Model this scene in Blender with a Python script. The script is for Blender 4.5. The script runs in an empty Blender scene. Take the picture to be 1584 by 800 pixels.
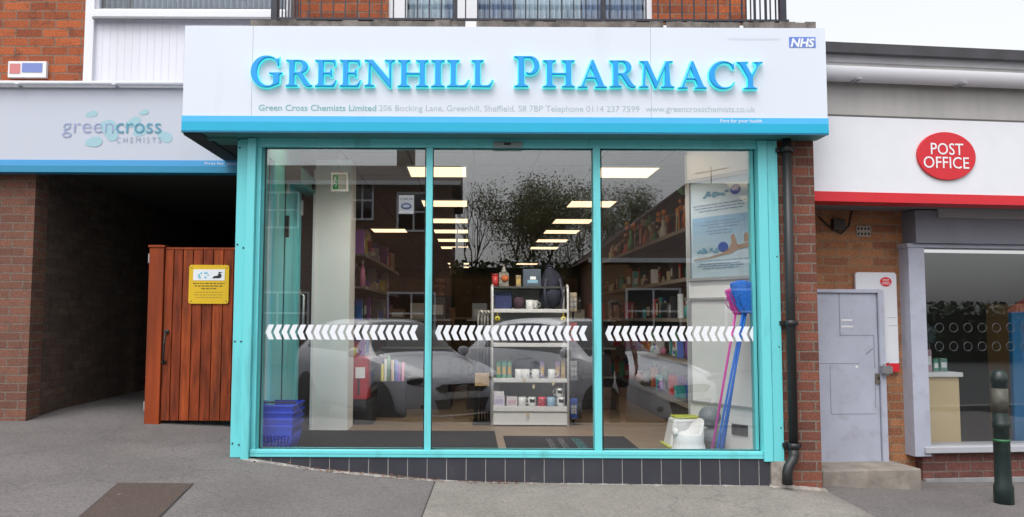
import bpy, bmesh, math, random
from mathutils import Vector, Matrix, noise
R = math.radians
rnd = random.Random(11)
scene = bpy.context.scene
COL = scene.collection

# ------------------------------------------------------------------ camera
FPX, CX, CY, CAMZ = 1244.0, 728.0, 400.0, 1.25
TH = math.atan(90 / FPX)
TL = 0.0042
cam_d = bpy.data.cameras.new('camera')
cam = bpy.data.objects.new('camera', cam_d); COL.objects.link(cam)
cam_d.sensor_width = 36; cam_d.lens = FPX / 1584 * 36
cam_d.shift_x = (792 - CX) / 1584
cam_d.clip_start = 0.05; cam_d.clip_end = 2000
UP0 = Vector((0, -math.sin(TH), math.cos(TH)))
FW = Vector((0, math.cos(TH), math.sin(TH)))
RT = Vector((1, 0, 0)) * math.cos(TL) + UP0 * math.sin(TL)
UP = Vector((-1, 0, 0)) * math.sin(TL) + UP0 * math.cos(TL)
M4 = Matrix.Identity(4)
for i in range(3):
    M4[i][0] = RT[i]; M4[i][1] = UP[i]; M4[i][2] = -FW[i]
M4[2][3] = CAMZ
cam.matrix_world = M4
scene.camera = cam

# ------------------------------------------------------------------ sky, sun, exposure
SKY_V = 1.40
SUN_EL, SUN_AZ = R(56), R(205)      # azimuth measured clockwise from +Y; the sun stands behind the photographer
world = bpy.data.worlds.new('World'); scene.world = world; world.use_nodes = True
wn = world.node_tree.nodes; wl = world.node_tree.links
bg = wn['Background']
sky = wn.new('ShaderNodeTexSky'); sky.sky_type = 'NISHITA'; sky.sun_disc = False
sky.sun_elevation = SUN_EL; sky.sun_rotation = SUN_AZ; sky.dust_density = 4; sky.air_density = 1.0
hs = wn.new('ShaderNodeHueSaturation'); hs.inputs['Saturation'].default_value = 0.16
gm = wn.new('ShaderNodeGamma'); gm.inputs[1].default_value = .7; wl.new(sky.outputs[0], gm.inputs[0]); hs.inputs['Value'].default_value = SKY_V
wl.new(gm.outputs[0], hs.inputs['Color']); # overcast sky: brighter overhead than at the horizon
tcw = wn.new('ShaderNodeTexCoord'); spw = wn.new('ShaderNodeSeparateXYZ'); wl.new(tcw.outputs['Generated'], spw.inputs[0])
mrw = wn.new('ShaderNodeMapRange'); mrw.inputs['From Min'].default_value = 0; mrw.inputs['From Max'].default_value = 1; mrw.inputs['To Min'].default_value = .80; mrw.inputs['To Max'].default_value = 1.42
wl.new(spw.outputs[2], mrw.inputs['Value'])
mxw = wn.new('ShaderNodeMix'); mxw.data_type = 'RGBA'; mxw.blend_type = 'MULTIPLY'; mxw.inputs[0].default_value = 1
wl.new(hs.outputs[0], mxw.inputs[6]); wl.new(mrw.outputs[0], mxw.inputs[7]); wl.new(mxw.outputs[2], bg.inputs['Color'])
bg.inputs['Strength'].default_value = 0.15
sl = bpy.data.lights.new('sun', 'SUN'); sl.energy = 0.5; sl.angle = R(40); sl.color = (1, .97, .92)
so = bpy.data.objects.new('sun', sl); COL.objects.link(so)
sd = Vector((math.sin(SUN_AZ) * math.cos(SUN_EL), math.cos(SUN_AZ) * math.cos(SUN_EL), math.sin(SUN_EL)))
so.rotation_euler = sd.to_track_quat('Z', 'Y').to_euler(); so.location = (0, -5, 20)
scene.view_settings.view_transform = 'Standard'; scene.view_settings.look = 'None'
scene.view_settings.gamma = 1; scene.view_settings.use_curve_mapping = False
scene.view_settings.exposure = 1.0
try:
    scene.cycles.use_denoising = True
    scene.cycles.max_bounces = 10; scene.cycles.transparent_max_bounces = 24
    scene.cycles.sample_clamp_indirect = 6
except Exception:
    pass

# ------------------------------------------------------------------ photo ray helper (a plane Y = const, or the post office's turned frame)
def ray(px, py):
    u, v = px - CX, CY - py
    u2 = u * math.cos(TL) - v * math.sin(TL); v2 = u * math.sin(TL) + v * math.cos(TL)
    return Vector((u2, FPX * math.cos(TH) - v2 * math.sin(TH), FPX * math.sin(TH) + v2 * math.cos(TH)))
def at(px, py, Y):
    d = ray(px, py); t = Y / d.y
    return Vector((d.x * t, Y, CAMZ + d.z * t))
def X(px, Y, py=480): return at(px, py, Y).x
def Z(py, Y, px=760): return at(px, py, Y).z
PO_A = R(6.5)
PO_PIV = Vector((2.66, 6.3, 0))
def atp(px, py, v):
    rot = Matrix.Rotation(-PO_A, 3, 'Z')
    o = rot @ (Vector((0, 0, CAMZ)) - PO_PIV) + PO_PIV
    d = rot @ ray(px, py)
    t = (6.3 + v - o.y) / d.y
    return o + d * t

# ------------------------------------------------------------------ materials
def nt(m): return m.node_tree.nodes, m.node_tree.links
MATS = {}
def mat(name, col, rough=.6, metal=0., var=0., vscale=6., bump=0., bscale=60., spec=.5, dirt=None, dscale=2., dmin=.45, dmax=.75, emit=None, alpha=None, coat=0, streak=False):
    if name in MATS: return MATS[name]
    m = bpy.data.materials.new(name); m.use_nodes = True; MATS[name] = m
    n, l = nt(m); b = n['Principled BSDF']
    b.inputs['Base Color'].default_value = (*col, 1); b.inputs['Roughness'].default_value = rough
    b.inputs['Metallic'].default_value = metal; b.inputs['Specular IOR Level'].default_value = spec
    b.inputs['Coat Weight'].default_value = coat
    if emit: b.inputs['Emission Color'].default_value = (*emit[0], 1); b.inputs['Emission Strength'].default_value = emit[1]
    if alpha is not None: b.inputs['Alpha'].default_value = alpha
    tc = n.new('ShaderNodeTexCoord'); src = None
    vec = tc.outputs['Object']
    if streak:
        mp = n.new('ShaderNodeMapping'); mp.inputs['Scale'].default_value = (1, 1, .12); l.new(vec, mp.inputs[0]); svec = mp.outputs[0]
    else: svec = vec
    if var:
        nz = n.new('ShaderNodeTexNoise'); nz.inputs['Scale'].default_value = vscale; nz.inputs['Detail'].default_value = 6
        l.new(svec, nz.inputs['Vector'])
        mr = n.new('ShaderNodeMapRange'); mr.inputs['From Min'].default_value = .3; mr.inputs['From Max'].default_value = .7
        mr.inputs['To Min'].default_value = 1 - var; mr.inputs['To Max'].default_value = 1 + var
        l.new(nz.outputs['Fac'], mr.inputs['Value'])
        mx = n.new('ShaderNodeMix'); mx.data_type = 'RGBA'; mx.blend_type = 'MULTIPLY'; mx.inputs[0].default_value = 1
        mx.inputs[6].default_value = (*col, 1); l.new(mr.outputs[0], mx.inputs[7]); src = mx.outputs[2]
    if dirt:
        nz = n.new('ShaderNodeTexNoise'); nz.inputs['Scale'].default_value = dscale; nz.inputs['Detail'].default_value = 9; nz.inputs['Roughness'].default_value = .65
        l.new(svec, nz.inputs['Vector'])
        mr = n.new('ShaderNodeMapRange'); mr.inputs['From Min'].default_value = dmin; mr.inputs['From Max'].default_value = dmax
        l.new(nz.outputs['Fac'], mr.inputs['Value'])
        mx = n.new('ShaderNodeMix'); mx.data_type = 'RGBA'; l.new(mr.outputs[0], mx.inputs[0])
        if src: l.new(src, mx.inputs[6])
        else: mx.inputs[6].default_value = (*col, 1)
        mx.inputs[7].default_value = (*dirt, 1); src = mx.outputs[2]
    if src: l.new(src, b.inputs['Base Color'])
    if bump:
        nz = n.new('ShaderNodeTexNoise'); nz.inputs['Scale'].default_value = bscale; nz.inputs['Detail'].default_value = 5
        l.new(vec, nz.inputs['Vector'])
        bp = n.new('ShaderNodeBump'); bp.inputs['Strength'].default_value = bump; bp.inputs['Distance'].default_value = .01
        l.new(nz.outputs['Fac'], bp.inputs['Height']); l.new(bp.outputs[0], b.inputs['Normal'])
    return m
def brick(name, c1, c2, mortar, bw=.225, rh=.075, ms=.007, off=.5, rough=.9, stain=(.03, .025, .02), stain_amt=.35, bump=.6, hue=.5, squash=None):
    if name in MATS: return MATS[name]
    m = bpy.data.materials.new(name); m.use_nodes = True; MATS[name] = m
    n, l = nt(m); b = n['Principled BSDF']; b.inputs['Roughness'].default_value = rough
    tc = n.new('ShaderNodeTexCoord'); sp = n.new('ShaderNodeSeparateXYZ'); l.new(tc.outputs['Object'], sp.inputs[0])
    ad = n.new('ShaderNodeMath'); l.new(sp.outputs[0], ad.inputs[0]); l.new(sp.outputs[1], ad.inputs[1])
    cb = n.new('ShaderNodeCombineXYZ'); l.new(ad.outputs[0], cb.inputs[0]); l.new(sp.outputs[2], cb.inputs[1])
    # slight waviness so that the courses are not ruler straight
    wz = n.new('ShaderNodeTexNoise'); wz.inputs['Scale'].default_value = 7; l.new(tc.outputs['Object'], wz.inputs['Vector'])
    wm = n.new('ShaderNodeMixRGB') if False else n.new('ShaderNodeVectorMath'); wm.operation = 'MULTIPLY_ADD'
    wm.inputs[1].default_value = (.012, .006, 0); l.new(wz.outputs['Color'], wm.inputs[0]); l.new(cb.outputs[0], wm.inputs[2])
    bt = n.new('ShaderNodeTexBrick'); bt.offset = off
    bt.inputs['Scale'].default_value = 1; bt.inputs['Brick Width'].default_value = bw; bt.inputs['Row Height'].default_value = rh
    bt.inputs['Mortar Size'].default_value = ms; bt.inputs['Mortar Smooth'].default_value = .25; bt.inputs['Bias'].default_value = 0
    bt.inputs['Color1'].default_value = (*c1, 1); bt.inputs['Color2'].default_value = (*c2, 1); bt.inputs['Mortar'].default_value = (*mortar, 1)
    l.new(wm.outputs[0], bt.inputs['Vector'])
    nz = n.new('ShaderNodeTexNoise'); nz.inputs['Scale'].default_value = 9; nz.inputs['Detail'].default_value = 8; nz.inputs['Roughness'].default_value = .7
    l.new(tc.outputs['Object'], nz.inputs['Vector'])
    mr = n.new('ShaderNodeMapRange'); mr.inputs['From Min'].default_value = .5; mr.inputs['From Max'].default_value = .75; mr.inputs['To Max'].default_value = stain_amt * 2
    l.new(nz.outputs['Fac'], mr.inputs['Value'])
    mx = n.new('ShaderNodeMix'); mx.data_type = 'RGBA'; l.new(mr.outputs[0], mx.inputs[0]); l.new(bt.outputs['Color'], mx.inputs[6]); mx.inputs[7].default_value = (*stain, 1)
    n2 = n.new('ShaderNodeTexNoise'); n2.inputs['Scale'].default_value = 70; n2.inputs['Detail'].default_value = 4; l.new(tc.outputs['Object'], n2.inputs['Vector'])
    mr2 = n.new('ShaderNodeMapRange'); mr2.inputs['From Min'].default_value = .3; mr2.inputs['From Max'].default_value = .7; mr2.inputs['To Min'].default_value = .7; mr2.inputs['To Max'].default_value = 1.3
    l.new(n2.outputs['Fac'], mr2.inputs['Value'])
    mx2 = n.new('ShaderNodeMix'); mx2.data_type = 'RGBA'; mx2.blend_type = 'MULTIPLY'; mx2.inputs[0].default_value = 1
    l.new(mx.outputs[2], mx2.inputs[6]); l.new(mr2.outputs[0], mx2.inputs[7]); l.new(mx2.outputs[2], b.inputs['Base Color'])
    if bump:
        iv = n.new('ShaderNodeMath'); iv.operation = 'MULTIPLY_ADD'; iv.inputs[1].default_value = -1; l.new(bt.outputs['Fac'], iv.inputs[0])
        sm = n.new('ShaderNodeMath'); sm.operation = 'MULTIPLY'; sm.inputs[1].default_value = .5; l.new(n2.outputs['Fac'], sm.inputs[0]); l.new(sm.outputs[0], iv.inputs[2])
        bp = n.new('ShaderNodeBump'); bp.inputs['Strength'].default_value = bump; bp.inputs['Distance'].default_value = .014
        l.new(iv.outputs[0], bp.inputs['Height']); l.new(bp.outputs[0], b.inputs['Normal'])
    return m
def glass(name, r0, tint=(.96, .98, .97), rough=0.):
    if name in MATS: return MATS[name]
    m = bpy.data.materials.new(name); m.use_nodes = True; MATS[name] = m
    n, l = nt(m); n.remove(n['Principled BSDF']); out = n['Material Output']
    lw = n.new('ShaderNodeLayerWeight'); lw.inputs[0].default_value = .5
    pw = n.new('ShaderNodeMath'); pw.operation = 'POWER'; pw.inputs[1].default_value = 5; l.new(lw.outputs['Facing'], pw.inputs[0])
    ma = n.new('ShaderNodeMath'); ma.operation = 'MULTIPLY_ADD'; ma.inputs[1].default_value = 1 - r0; ma.inputs[2].default_value = r0; l.new(pw.outputs[0], ma.inputs[0])
    tr = n.new('ShaderNodeBsdfTransparent'); tr.inputs[0].default_value = (*tint, 1)
    gl = n.new('ShaderNodeBsdfGlossy'); gl.inputs['Roughness'].default_value = rough; gl.inputs[0].default_value = (.97, .98, 1, 1)
    mx = n.new('ShaderNodeMixShader'); l.new(ma.outputs[0], mx.inputs[0]); l.new(tr.outputs[0], mx.inputs[1]); l.new(gl.outputs[0], mx.inputs[2])
    l.new(mx.outputs[0], out.inputs[0])
    return m

TEAL = mat('teal_paint', (.155, .64, .68), .38, var=.04, vscale=3, dirt=(.085, .30, .31), dscale=5, dmin=.55, dmax=.8, streak=True)
TEAL_D = mat('teal_recess_shade', (.10, .45, .47), .45, var=.05)  # shaded copy of the frame teal, recess shade put into the colour
FASCIA = mat('fascia_white', (.68, .73, .82), .3, var=.015, vscale=1.2, dirt=(.57, .61, .65), dscale=2.2, dmin=.58, dmax=1.0, streak=True)
FASC_OLD = mat('fascia_grey_white', (.52, .555, .65), .35, var=.03, vscale=1.5, dirt=(.5, .53, .58), dscale=1.5, streak=True)
STR1 = mat('stripe_light_blue', (.07, .47, .86), .3, var=.02)
STR2 = mat('stripe_cyan', (.008, .40, .63), .3, var=.02)
STR2D = mat('stripe_edge', (.01, .16, .3), .4)
SOFF = mat('soffit_teal_shade', (.05, .2, .2), .6, var=.1)  # frame teal darkened: shade under the sign put into the colour
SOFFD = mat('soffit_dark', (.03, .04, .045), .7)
LETTER = mat('letter_blue', (.008, .33, .80), .3, var=.02)
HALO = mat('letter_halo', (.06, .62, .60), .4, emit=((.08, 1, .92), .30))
TXT_T = mat('text_teal_grey', (.22, .46, .48), .5)
TXT_G = mat('text_grey', (.40, .50, .54), .5)
TXT_W = mat('text_white', (.8, .82, .85), .5)
NHSB = mat('badge_blue', (.13, .22, .62), .5)
WHITE = mat('white_paint', (.75, .76, .78), .45, var=.03)
WHITE_P = mat('white_upvc', (.76, .77, .82), .35, var=.02, vscale=2, dirt=(.6, .61, .63), dscale=2, dmin=.6, dmax=.95, streak=True)
CLAD = mat('white_cladding', (.70, .71, .79), .4, var=.025, vscale=1.5, dirt=(.58, .58, .6), dscale=1.6, dmin=.55, dmax=.95, streak=True)
BLACK = mat('black_plastic', (.016, .016, .018), .45, var=.1)
IRON = mat('railing_paint', (.022, .024, .038), .5, var=.15, vscale=20)
DARK = mat('dark_gap', (.012, .012, .013), .8)
CHEV = mat('vinyl_white', (.78, .80, .84), .6)
GLASS = glass('shop_glass', .108, (.985, .99, .988))
GLASS_U = glass('house_glass', .05, (.9, .94, .96))
GLASS_C = mat('car_glass', (.012, .014, .018), .04, spec=.8)
PIER_B = brick('pier_brick', (.225, .075, .048), (.115, .042, .030), (.18, .145, .115), stain=(.05, .03, .03), stain_amt=.25)
UPPER_B = brick('upper_brick_lit', (.46, .115, .038), (.24, .06, .025), (.22, .15, .11), rh=.083, bw=.24, stain=(.05, .03, .025), stain_amt=.42)  # brighter than the pier brick: stronger daylight put into the colour
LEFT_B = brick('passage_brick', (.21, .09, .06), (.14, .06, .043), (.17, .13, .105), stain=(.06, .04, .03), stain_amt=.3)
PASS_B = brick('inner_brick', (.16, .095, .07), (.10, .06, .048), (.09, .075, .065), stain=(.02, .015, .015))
PO_B = brick('post_office_brick', (.42, .19, .085), (.26, .10, .05), (.28, .19, .12), rh=.072, bw=.225, stain=(.09, .045, .03), stain_amt=.3)
PO_B2 = brick('plinth_brick', (.17, .06, .05), (.10, .04, .036), (.16, .12, .1))
HOUSE_B = brick('house_brick', (.26, .14, .09), (.18, .095, .065), (.18, .15, .13))
TILE = mat('dark_tile', (.044, .045, .058), .22, var=.12, vscale=5, dirt=(.12, .11, .1), dscale=7, dmin=.62, dmax=.9)
GROUT = mat('tile_grout', (.62, .60, .58), .9, var=.1)
MORT = mat('rough_mortar', (.36, .33, .30), .95, var=.2, vscale=12, dirt=(.17, .14, .11), dscale=9, bump=.5, bscale=40)
COPE = mat('coping_stone', (.17, .15, .135), .95, var=.35, vscale=9, dirt=(.05, .045, .04), dscale=7, dmin=.48, dmax=.7, bump=.5, bscale=30)
LEAF = mat('dead_leaf', (.17, .07, .035), .8, var=.3, vscale=30)

def pavement_mat(name, c, dirt, spots):
    m = mat(name, c, .92, var=.16, vscale=1.3, dirt=dirt, dscale=.9, dmin=.45, dmax=.75, bump=.35, bscale=160)
    n, l = nt(m); b = n['Principled BSDF']; src = b.inputs['Base Color'].links[0].from_socket
    tc = n.new('ShaderNodeTexCoord')
    vz = n.new('ShaderNodeTexVoronoi'); vz.inputs['Scale'].default_value = 95; l.new(tc.outputs['Object'], vz.inputs['Vector'])
    mr = n.new('ShaderNodeMapRange'); mr.inputs['From Min'].default_value = 0; mr.inputs['From Max'].default_value = 1; mr.inputs['To Min'].default_value = .78; mr.inputs['To Max'].default_value = 1.22
    sp = n.new('ShaderNodeSeparateColor'); l.new(vz.outputs['Color'], sp.inputs[0]); l.new(sp.outputs[0], mr.inputs['Value'])
    mx = n.new('ShaderNodeMix'); mx.data_type = 'RGBA'; mx.blend_type = 'MULTIPLY'; mx.inputs[0].default_value = 1
    l.new(src, mx.inputs[6]); l.new(mr.outputs[0], mx.inputs[7])
    v2 = n.new('ShaderNodeTexVoronoi'); v2.inputs['Scale'].default_value = 3.2; l.new(tc.outputs['Object'], v2.inputs['Vector'])
    m2 = n.new('ShaderNodeMapRange'); m2.inputs['From Min'].default_value = .045; m2.inputs['From Max'].default_value = .075; m2.inputs['To Min'].default_value = spots; m2.inputs['To Max'].default_value = 0
    l.new(v2.outputs['Distance'], m2.inputs['Value'])
    m3 = n.new('ShaderNodeMix'); m3.data_type = 'RGBA'; l.new(m2.outputs[0], m3.inputs[0]); l.new(mx.outputs[2], m3.inputs[6]); m3.inputs[7].default_value = (.06, .057, .055, 1)
    # old hairline cracks and pale worn gum marks
    wz = n.new('ShaderNodeTexNoise'); wz.inputs['Scale'].default_value = 2.5; wz.inputs['Detail'].default_value = 6; l.new(tc.outputs['Object'], wz.inputs['Vector'])
    wv = n.new('ShaderNodeVectorMath'); wv.operation = 'MULTIPLY_ADD'; wv.inputs[1].default_value = (.5, .5, .5); l.new(wz.outputs['Color'], wv.inputs[0]); l.new(tc.outputs['Object'], wv.inputs[2])
    ve = n.new('ShaderNodeTexVoronoi'); ve.feature = 'DISTANCE_TO_EDGE'; ve.inputs['Scale'].default_value = .55; l.new(wv.outputs[0], ve.inputs['Vector'])
    mc = n.new('ShaderNodeMapRange'); mc.inputs['From Min'].default_value = .0015; mc.inputs['From Max'].default_value = .005; mc.inputs['To Min'].default_value = .28; mc.inputs['To Max'].default_value = 0; l.new(ve.outputs['Distance'], mc.inputs['Value'])
    m4 = n.new('ShaderNodeMix'); m4.data_type = 'RGBA'; l.new(mc.outputs[0], m4.inputs[0]); l.new(m3.outputs[2], m4.inputs[6]); m4.inputs[7].default_value = (.045, .042, .04, 1)
    v5 = n.new('ShaderNodeTexVoronoi'); v5.inputs['Scale'].default_value = 4.7; l.new(tc.outputs['Object'], v5.inputs['Vector'])
    m5 = n.new('ShaderNodeMapRange'); m5.inputs['From Min'].default_value = .05; m5.inputs['From Max'].default_value = .07; m5.inputs['To Min'].default_value = .45; m5.inputs['To Max'].default_value = 0; l.new(v5.outputs['Distance'], m5.inputs['Value'])
    m6 = n.new('ShaderNodeMix'); m6.data_type = 'RGBA'; l.new(m5.outputs[0], m6.inputs[0]); l.new(m4.outputs[2], m6.inputs[6]); m6.inputs[7].default_value = (.26, .25, .235, 1)
    l.new(m6.outputs[2], b.inputs['Base Color'])
    return m
PAVE = pavement_mat('pavement_asphalt', (.145, .132, .13), (.115, .105, .102), .4)
PAVE_L = pavement_mat('pavement_light', (.215, .20, .18), (.16, .148, .135), .55)
PATCH = pavement_mat('brown_patch', (.078, .055, .045), (.06, .045, .04), .2)
ROAD = pavement_mat('road_asphalt', (.06, .06, .06), (.045, .045, .045), .2)

# ------------------------------------------------------------------ mesh builder and tags
def wloc(o):
    v = Vector((0, 0, 0))
    while o: v += o.location; o = o.parent
    return v
def tag(o, label=None, cat=None, group=None, kind=None):
    if label: o['label'] = label
    if cat: o['category'] = cat
    if group: o['group'] = group
    if kind: o['kind'] = kind
    return o
PO_THINGS = []
def thing(name, label, cat, loc, group=None, po=False):
    o = bpy.data.objects.new(name, None); COL.objects.link(o); o.location = loc; o.empty_display_size = .1
    tag(o, label, cat, group)
    if po: PO_THINGS.append(o)
    return o
class MB:
    def __init__(s): s.v = []; s.f = []; s.m = []; s.sm = []
    def add(s, vs, fs, mi=0, smooth=False):
        b = len(s.v); s.v += [Vector(v) for v in vs]
        for f in fs: s.f.append([i + b for i in f]); s.m.append(mi); s.sm.append(smooth)
        return s
    def box(s, x0, x1, y0, y1, z0, z1, mi=0):
        if x0 > x1: x0, x1 = x1, x0
        if y0 > y1: y0, y1 = y1, y0
        if z0 > z1: z0, z1 = z1, z0
        return s.add([(x0,y0,z0),(x1,y0,z0),(x1,y1,z0),(x0,y1,z0),(x0,y0,z1),(x1,y0,z1),(x1,y1,z1),(x0,y1,z1)],
                     [(0,3,2,1),(4,5,6,7),(0,1,5,4),(1,2,6,5),(2,3,7,6),(3,0,4,7)], mi)
    def taper(s, c, w0, d0, w1, d1, z0, z1, mi=0):
        x, y = c
        return s.add([(x-w0,y-d0,z0),(x+w0,y-d0,z0),(x+w0,y+d0,z0),(x-w0,y+d0,z0),(x-w1,y-d1,z1),(x+w1,y-d1,z1),(x+w1,y+d1,z1),(x-w1,y+d1,z1)],
                     [(0,3,2,1),(4,5,6,7),(0,1,5,4),(1,2,6,5),(2,3,7,6),(3,0,4,7)], mi)
    def tube(s, pts, r, n=8, mi=0, cap=True):
        pts = [Vector(p) for p in pts]; rs = r if isinstance(r, (list, tuple)) else [r] * len(pts)
        vs = []; fs = []; prev = None
        for i, p in enumerate(pts):
            t = (pts[min(i+1, len(pts)-1)] - pts[max(i-1, 0)]).normalized()
            a = prev if prev else (Vector((0,0,1)) if abs(t.z) < .9 else Vector((1,0,0)))
            u = (a - t * a.dot(t)).normalized(); prev = u; w = t.cross(u)
            for k in range(n):
                an = 2 * math.pi * k / n; vs.append(p + (u * math.cos(an) + w * math.sin(an)) * rs[i])
        for i in range(len(pts) - 1):
            for k in range(n):
                k2 = (k + 1) % n; fs.append((i*n+k, i*n+k2, (i+1)*n+k2, (i+1)*n+k))
        s.add(vs, fs, mi, True)
        if cap:
            s.add(vs[:n], [tuple(reversed(range(n)))], mi); s.add(vs[-n:], [tuple(range(n))], mi)
        return s
    def lathe(s, c, prof, n=20, mi=0, smooth=True, mtx=None):
        vs = []; fs = []
        for r, z in prof:
            for k in range(n):
                a = 2 * math.pi * k / n; v = Vector((r * math.cos(a), r * math.sin(a), z))
                if mtx: v = mtx @ v
                vs.append(v + Vector(c))
        for i in range(len(prof) - 1):
            for k in range(n):
                k2 = (k + 1) % n; fs.append((i*n+k, i*n+k2, (i+1)*n+k2, (i+1)*n+k))
        return s.add(vs, fs, mi, smooth)
    def prism(s, pts, plane, d0, d1, mi=0):
        n = len(pts)
        def mk(p, d):
            return (p[0], d, p[1]) if plane == 'xz' else ((p[0], p[1], d) if plane == 'xy' else (d, p[0], p[1]))
        vs = [mk(p, d0) for p in pts] + [mk(p, d1) for p in pts]
        fs = [tuple(range(n)), tuple(reversed(range(n, 2*n)))] + [(i, (i+1) % n, n + (i+1) % n, n + i) for i in range(n)]
        return s.add(vs, fs, mi)
    def ell(s, c, r, n=14, m=9, mi=0, mtx=None, jit=0, jf=9.):
        rx, ry, rz = r if isinstance(r, (tuple, list)) else (r, r, r)
        vs = []; fs = []
        for i in range(m + 1):
            p = math.pi * i / m
            for k in range(n):
                a = 2 * math.pi * k / n
                v = Vector((rx * math.sin(p) * math.cos(a), ry * math.sin(p) * math.sin(a), rz * math.cos(p)))
                if jit: v *= 1 + jit * noise.noise(v * jf + Vector(c))
                if mtx: v = mtx @ v
                vs.append(v + Vector(c))
        for i in range(m):
            for k in range(n):
                k2 = (k + 1) % n; fs.append((i*n+k, (i+1)*n+k, (i+1)*n+k2, i*n+k2))
        return s.add(vs, fs, mi, True)
    def build(s, name, mats, parent=None, bevel=0., origin=None, weld=True, normals=True, po=False):
        if not isinstance(mats, (list, tuple)): mats = [mats]
        if parent is None:
            if origin is None:
                xs = [v.x for v in s.v]; ys = [v.y for v in s.v]; zs = [v.z for v in s.v]
                origin = Vector(((min(xs)+max(xs))/2, (min(ys)+max(ys))/2, min(zs)))
            off = Vector(origin)
        else: off = wloc(parent)
        me = bpy.data.meshes.new(name)
        me.from_pydata([v - off for v in s.v], [], s.f)
        for m in mats: me.materials.append(m)
        me.polygons.foreach_set('material_index', s.m); me.polygons.foreach_set('use_smooth', s.sm)
        if normals:
            bm = bmesh.new(); bm.from_mesh(me)
            if weld: bmesh.ops.remove_doubles(bm, verts=bm.verts, dist=1e-5)
            bmesh.ops.recalc_face_normals(bm, faces=bm.faces); bm.to_mesh(me); bm.free()
        me.update()
        o = bpy.data.objects.new(name, me); COL.objects.link(o)
        if parent: o.parent = parent
        else:
            o.location = off
            if po: PO_THINGS.append(o)
        if bevel:
            md = o.modifiers.new('bevel', 'BEVEL'); md.width = bevel; md.segments = 2; md.limit_method = 'ANGLE'; md.angle_limit = R(40)
        return o
def box(name, m, x0, x1, y0, y1, z0, z1, parent=None, bevel=0., **k):
    return MB().box(x0, x1, y0, y1, z0, z1).build(name, m, parent, bevel, **k)
def each(name, m, parent, mbs, bevel=0., **k): return [b.build(name, m, parent, bevel, **k) for b in mbs]
def structure(o): return tag(o, kind='structure')
def eval_mesh(o):
    bpy.context.view_layer.update()
    dg = bpy.context.evaluated_depsgraph_get()
    me = bpy.data.meshes.new_from_object(o.evaluated_get(dg)); d = o.data
    bpy.data.objects.remove(o)
    return me
TEXT_CACHE = {}
def text_geo(body, bold=0., shear=0.):
    k = (body, bold, shear)
    if k not in TEXT_CACHE:
        c = bpy.data.curves.new('t', 'FONT'); c.body = body; c.size = 1; c.offset = bold; c.shear = shear; c.resolution_u = 3
        o = bpy.data.objects.new('t', c); COL.objects.link(o); me = eval_mesh(o)
        TEXT_CACHE[k] = ([v.co.copy() for v in me.vertices], [tuple(p.vertices) for p in me.polygons])
    return TEXT_CACHE[k]
def text(mb, body, x0, x1, z, cap, y, mi=0, bold=0., shear=0., mtx=None):
    """flat lettering facing -Y, fitted between x0 and x1, baseline z, capital height cap"""
    vs, fs = text_geo(body, bold, shear)
    a = min(v.x for v in vs); b = max(v.x for v in vs); sx = (x1 - x0) / (b - a); sz = cap / .70
    out = [Vector((x0 + (v.x - a) * sx, y, z + v.y * sz)) for v in vs]
    if mtx: out = [mtx @ v for v in out]
    mb.add(out, fs, mi); return mb
def lines_of_print(mb, x0, x1, z, y, h, rg, mi=0):
    """print too small to read in the photo: short dashes of word length"""
    x = x0
    while x < x1 - .004:
        w = rg.uniform(.35, 1.2) * h * 3; xe = min(x + w, x1); mb.box(x, xe, y - .0006, y, z, z + h, mi); x = xe + h * .8
def cr(ps, n):
    out = []
    for i in range(len(ps) - 1):
        p0 = ps[max(i-1, 0)]; p1 = ps[i]; p2 = ps[i+1]; p3 = ps[min(i+2, len(ps)-1)]
        for k in range(n):
            t = k / n
            out.append(tuple(.5 * ((2*b) + (-a + c) * t + (2*a - 5*b + 4*c - d) * t*t + (-a + 3*b - 3*c + d) * t**3) for a, b, c, d in zip(p0, p1, p2, p3)))
    out.append(tuple(ps[-1])); return out
# ------------------------------------------------------------------ ground
HP = [(-9, .30), (-3.5, .25), (-1.65, .175), (-1.13, .098), (-.63, .055), (-.24, .022), (.16, .006), (1.34, -.006), (2.28, -.012), (2.64, -.045), (3.6, -.10), (9, -.2)]
def lerp(a, b, t): return a + (b - a) * t
def sstep(a, b, x):
    t = min(1, max(0, (x - a) / (b - a))); return t * t * (3 - 2 * t)
def hx(x):
    if x <= HP[0][0]: return HP[0][1]
    for (a, za), (b, zb) in zip(HP, HP[1:]):
        if x <= b: return lerp(za, zb, (x - a) / (b - a))
    return HP[-1][1]
def g(x, y):
    if y >= 6.15: return hx(x) + .065 * min(y - 6.15, 1.6) * sstep(-1.2, -2.2, x)
    k = lerp(.35, 1, min(1, max(0, (y - 2.2) / 3.95)))
    return hx(x) * k - .024 * (6.15 - y)
def roadz(y): return max(-.42, -.22 - .055 * (2.2 - y))
def sheet(name, m, x0, x1, y0, y1, nx, ny, fz, dz=0., outline=None):
    mb = MB(); vs = []; fs = []
    for j in range(ny + 1):
        for i in range(nx + 1):
            u, v = i / nx, j / ny
            if outline:
                (a, b, c, d) = outline
                x = lerp(lerp(a[0], b[0], u), lerp(d[0], c[0], u), v); y = lerp(lerp(a[1], b[1], u), lerp(d[1], c[1], u), v)
            else: x, y = lerp(x0, x1, u), lerp(y0, y1, v)
            vs.append((x, y, fz(x, y) + dz))
    for j in range(ny):
        for i in range(nx):
            a = j * (nx + 1) + i; fs.append((a, a + 1, a + nx + 2, a + nx + 1))
    mb.add(vs, fs, 0, True)
    return structure(mb.build(name, m))
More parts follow.
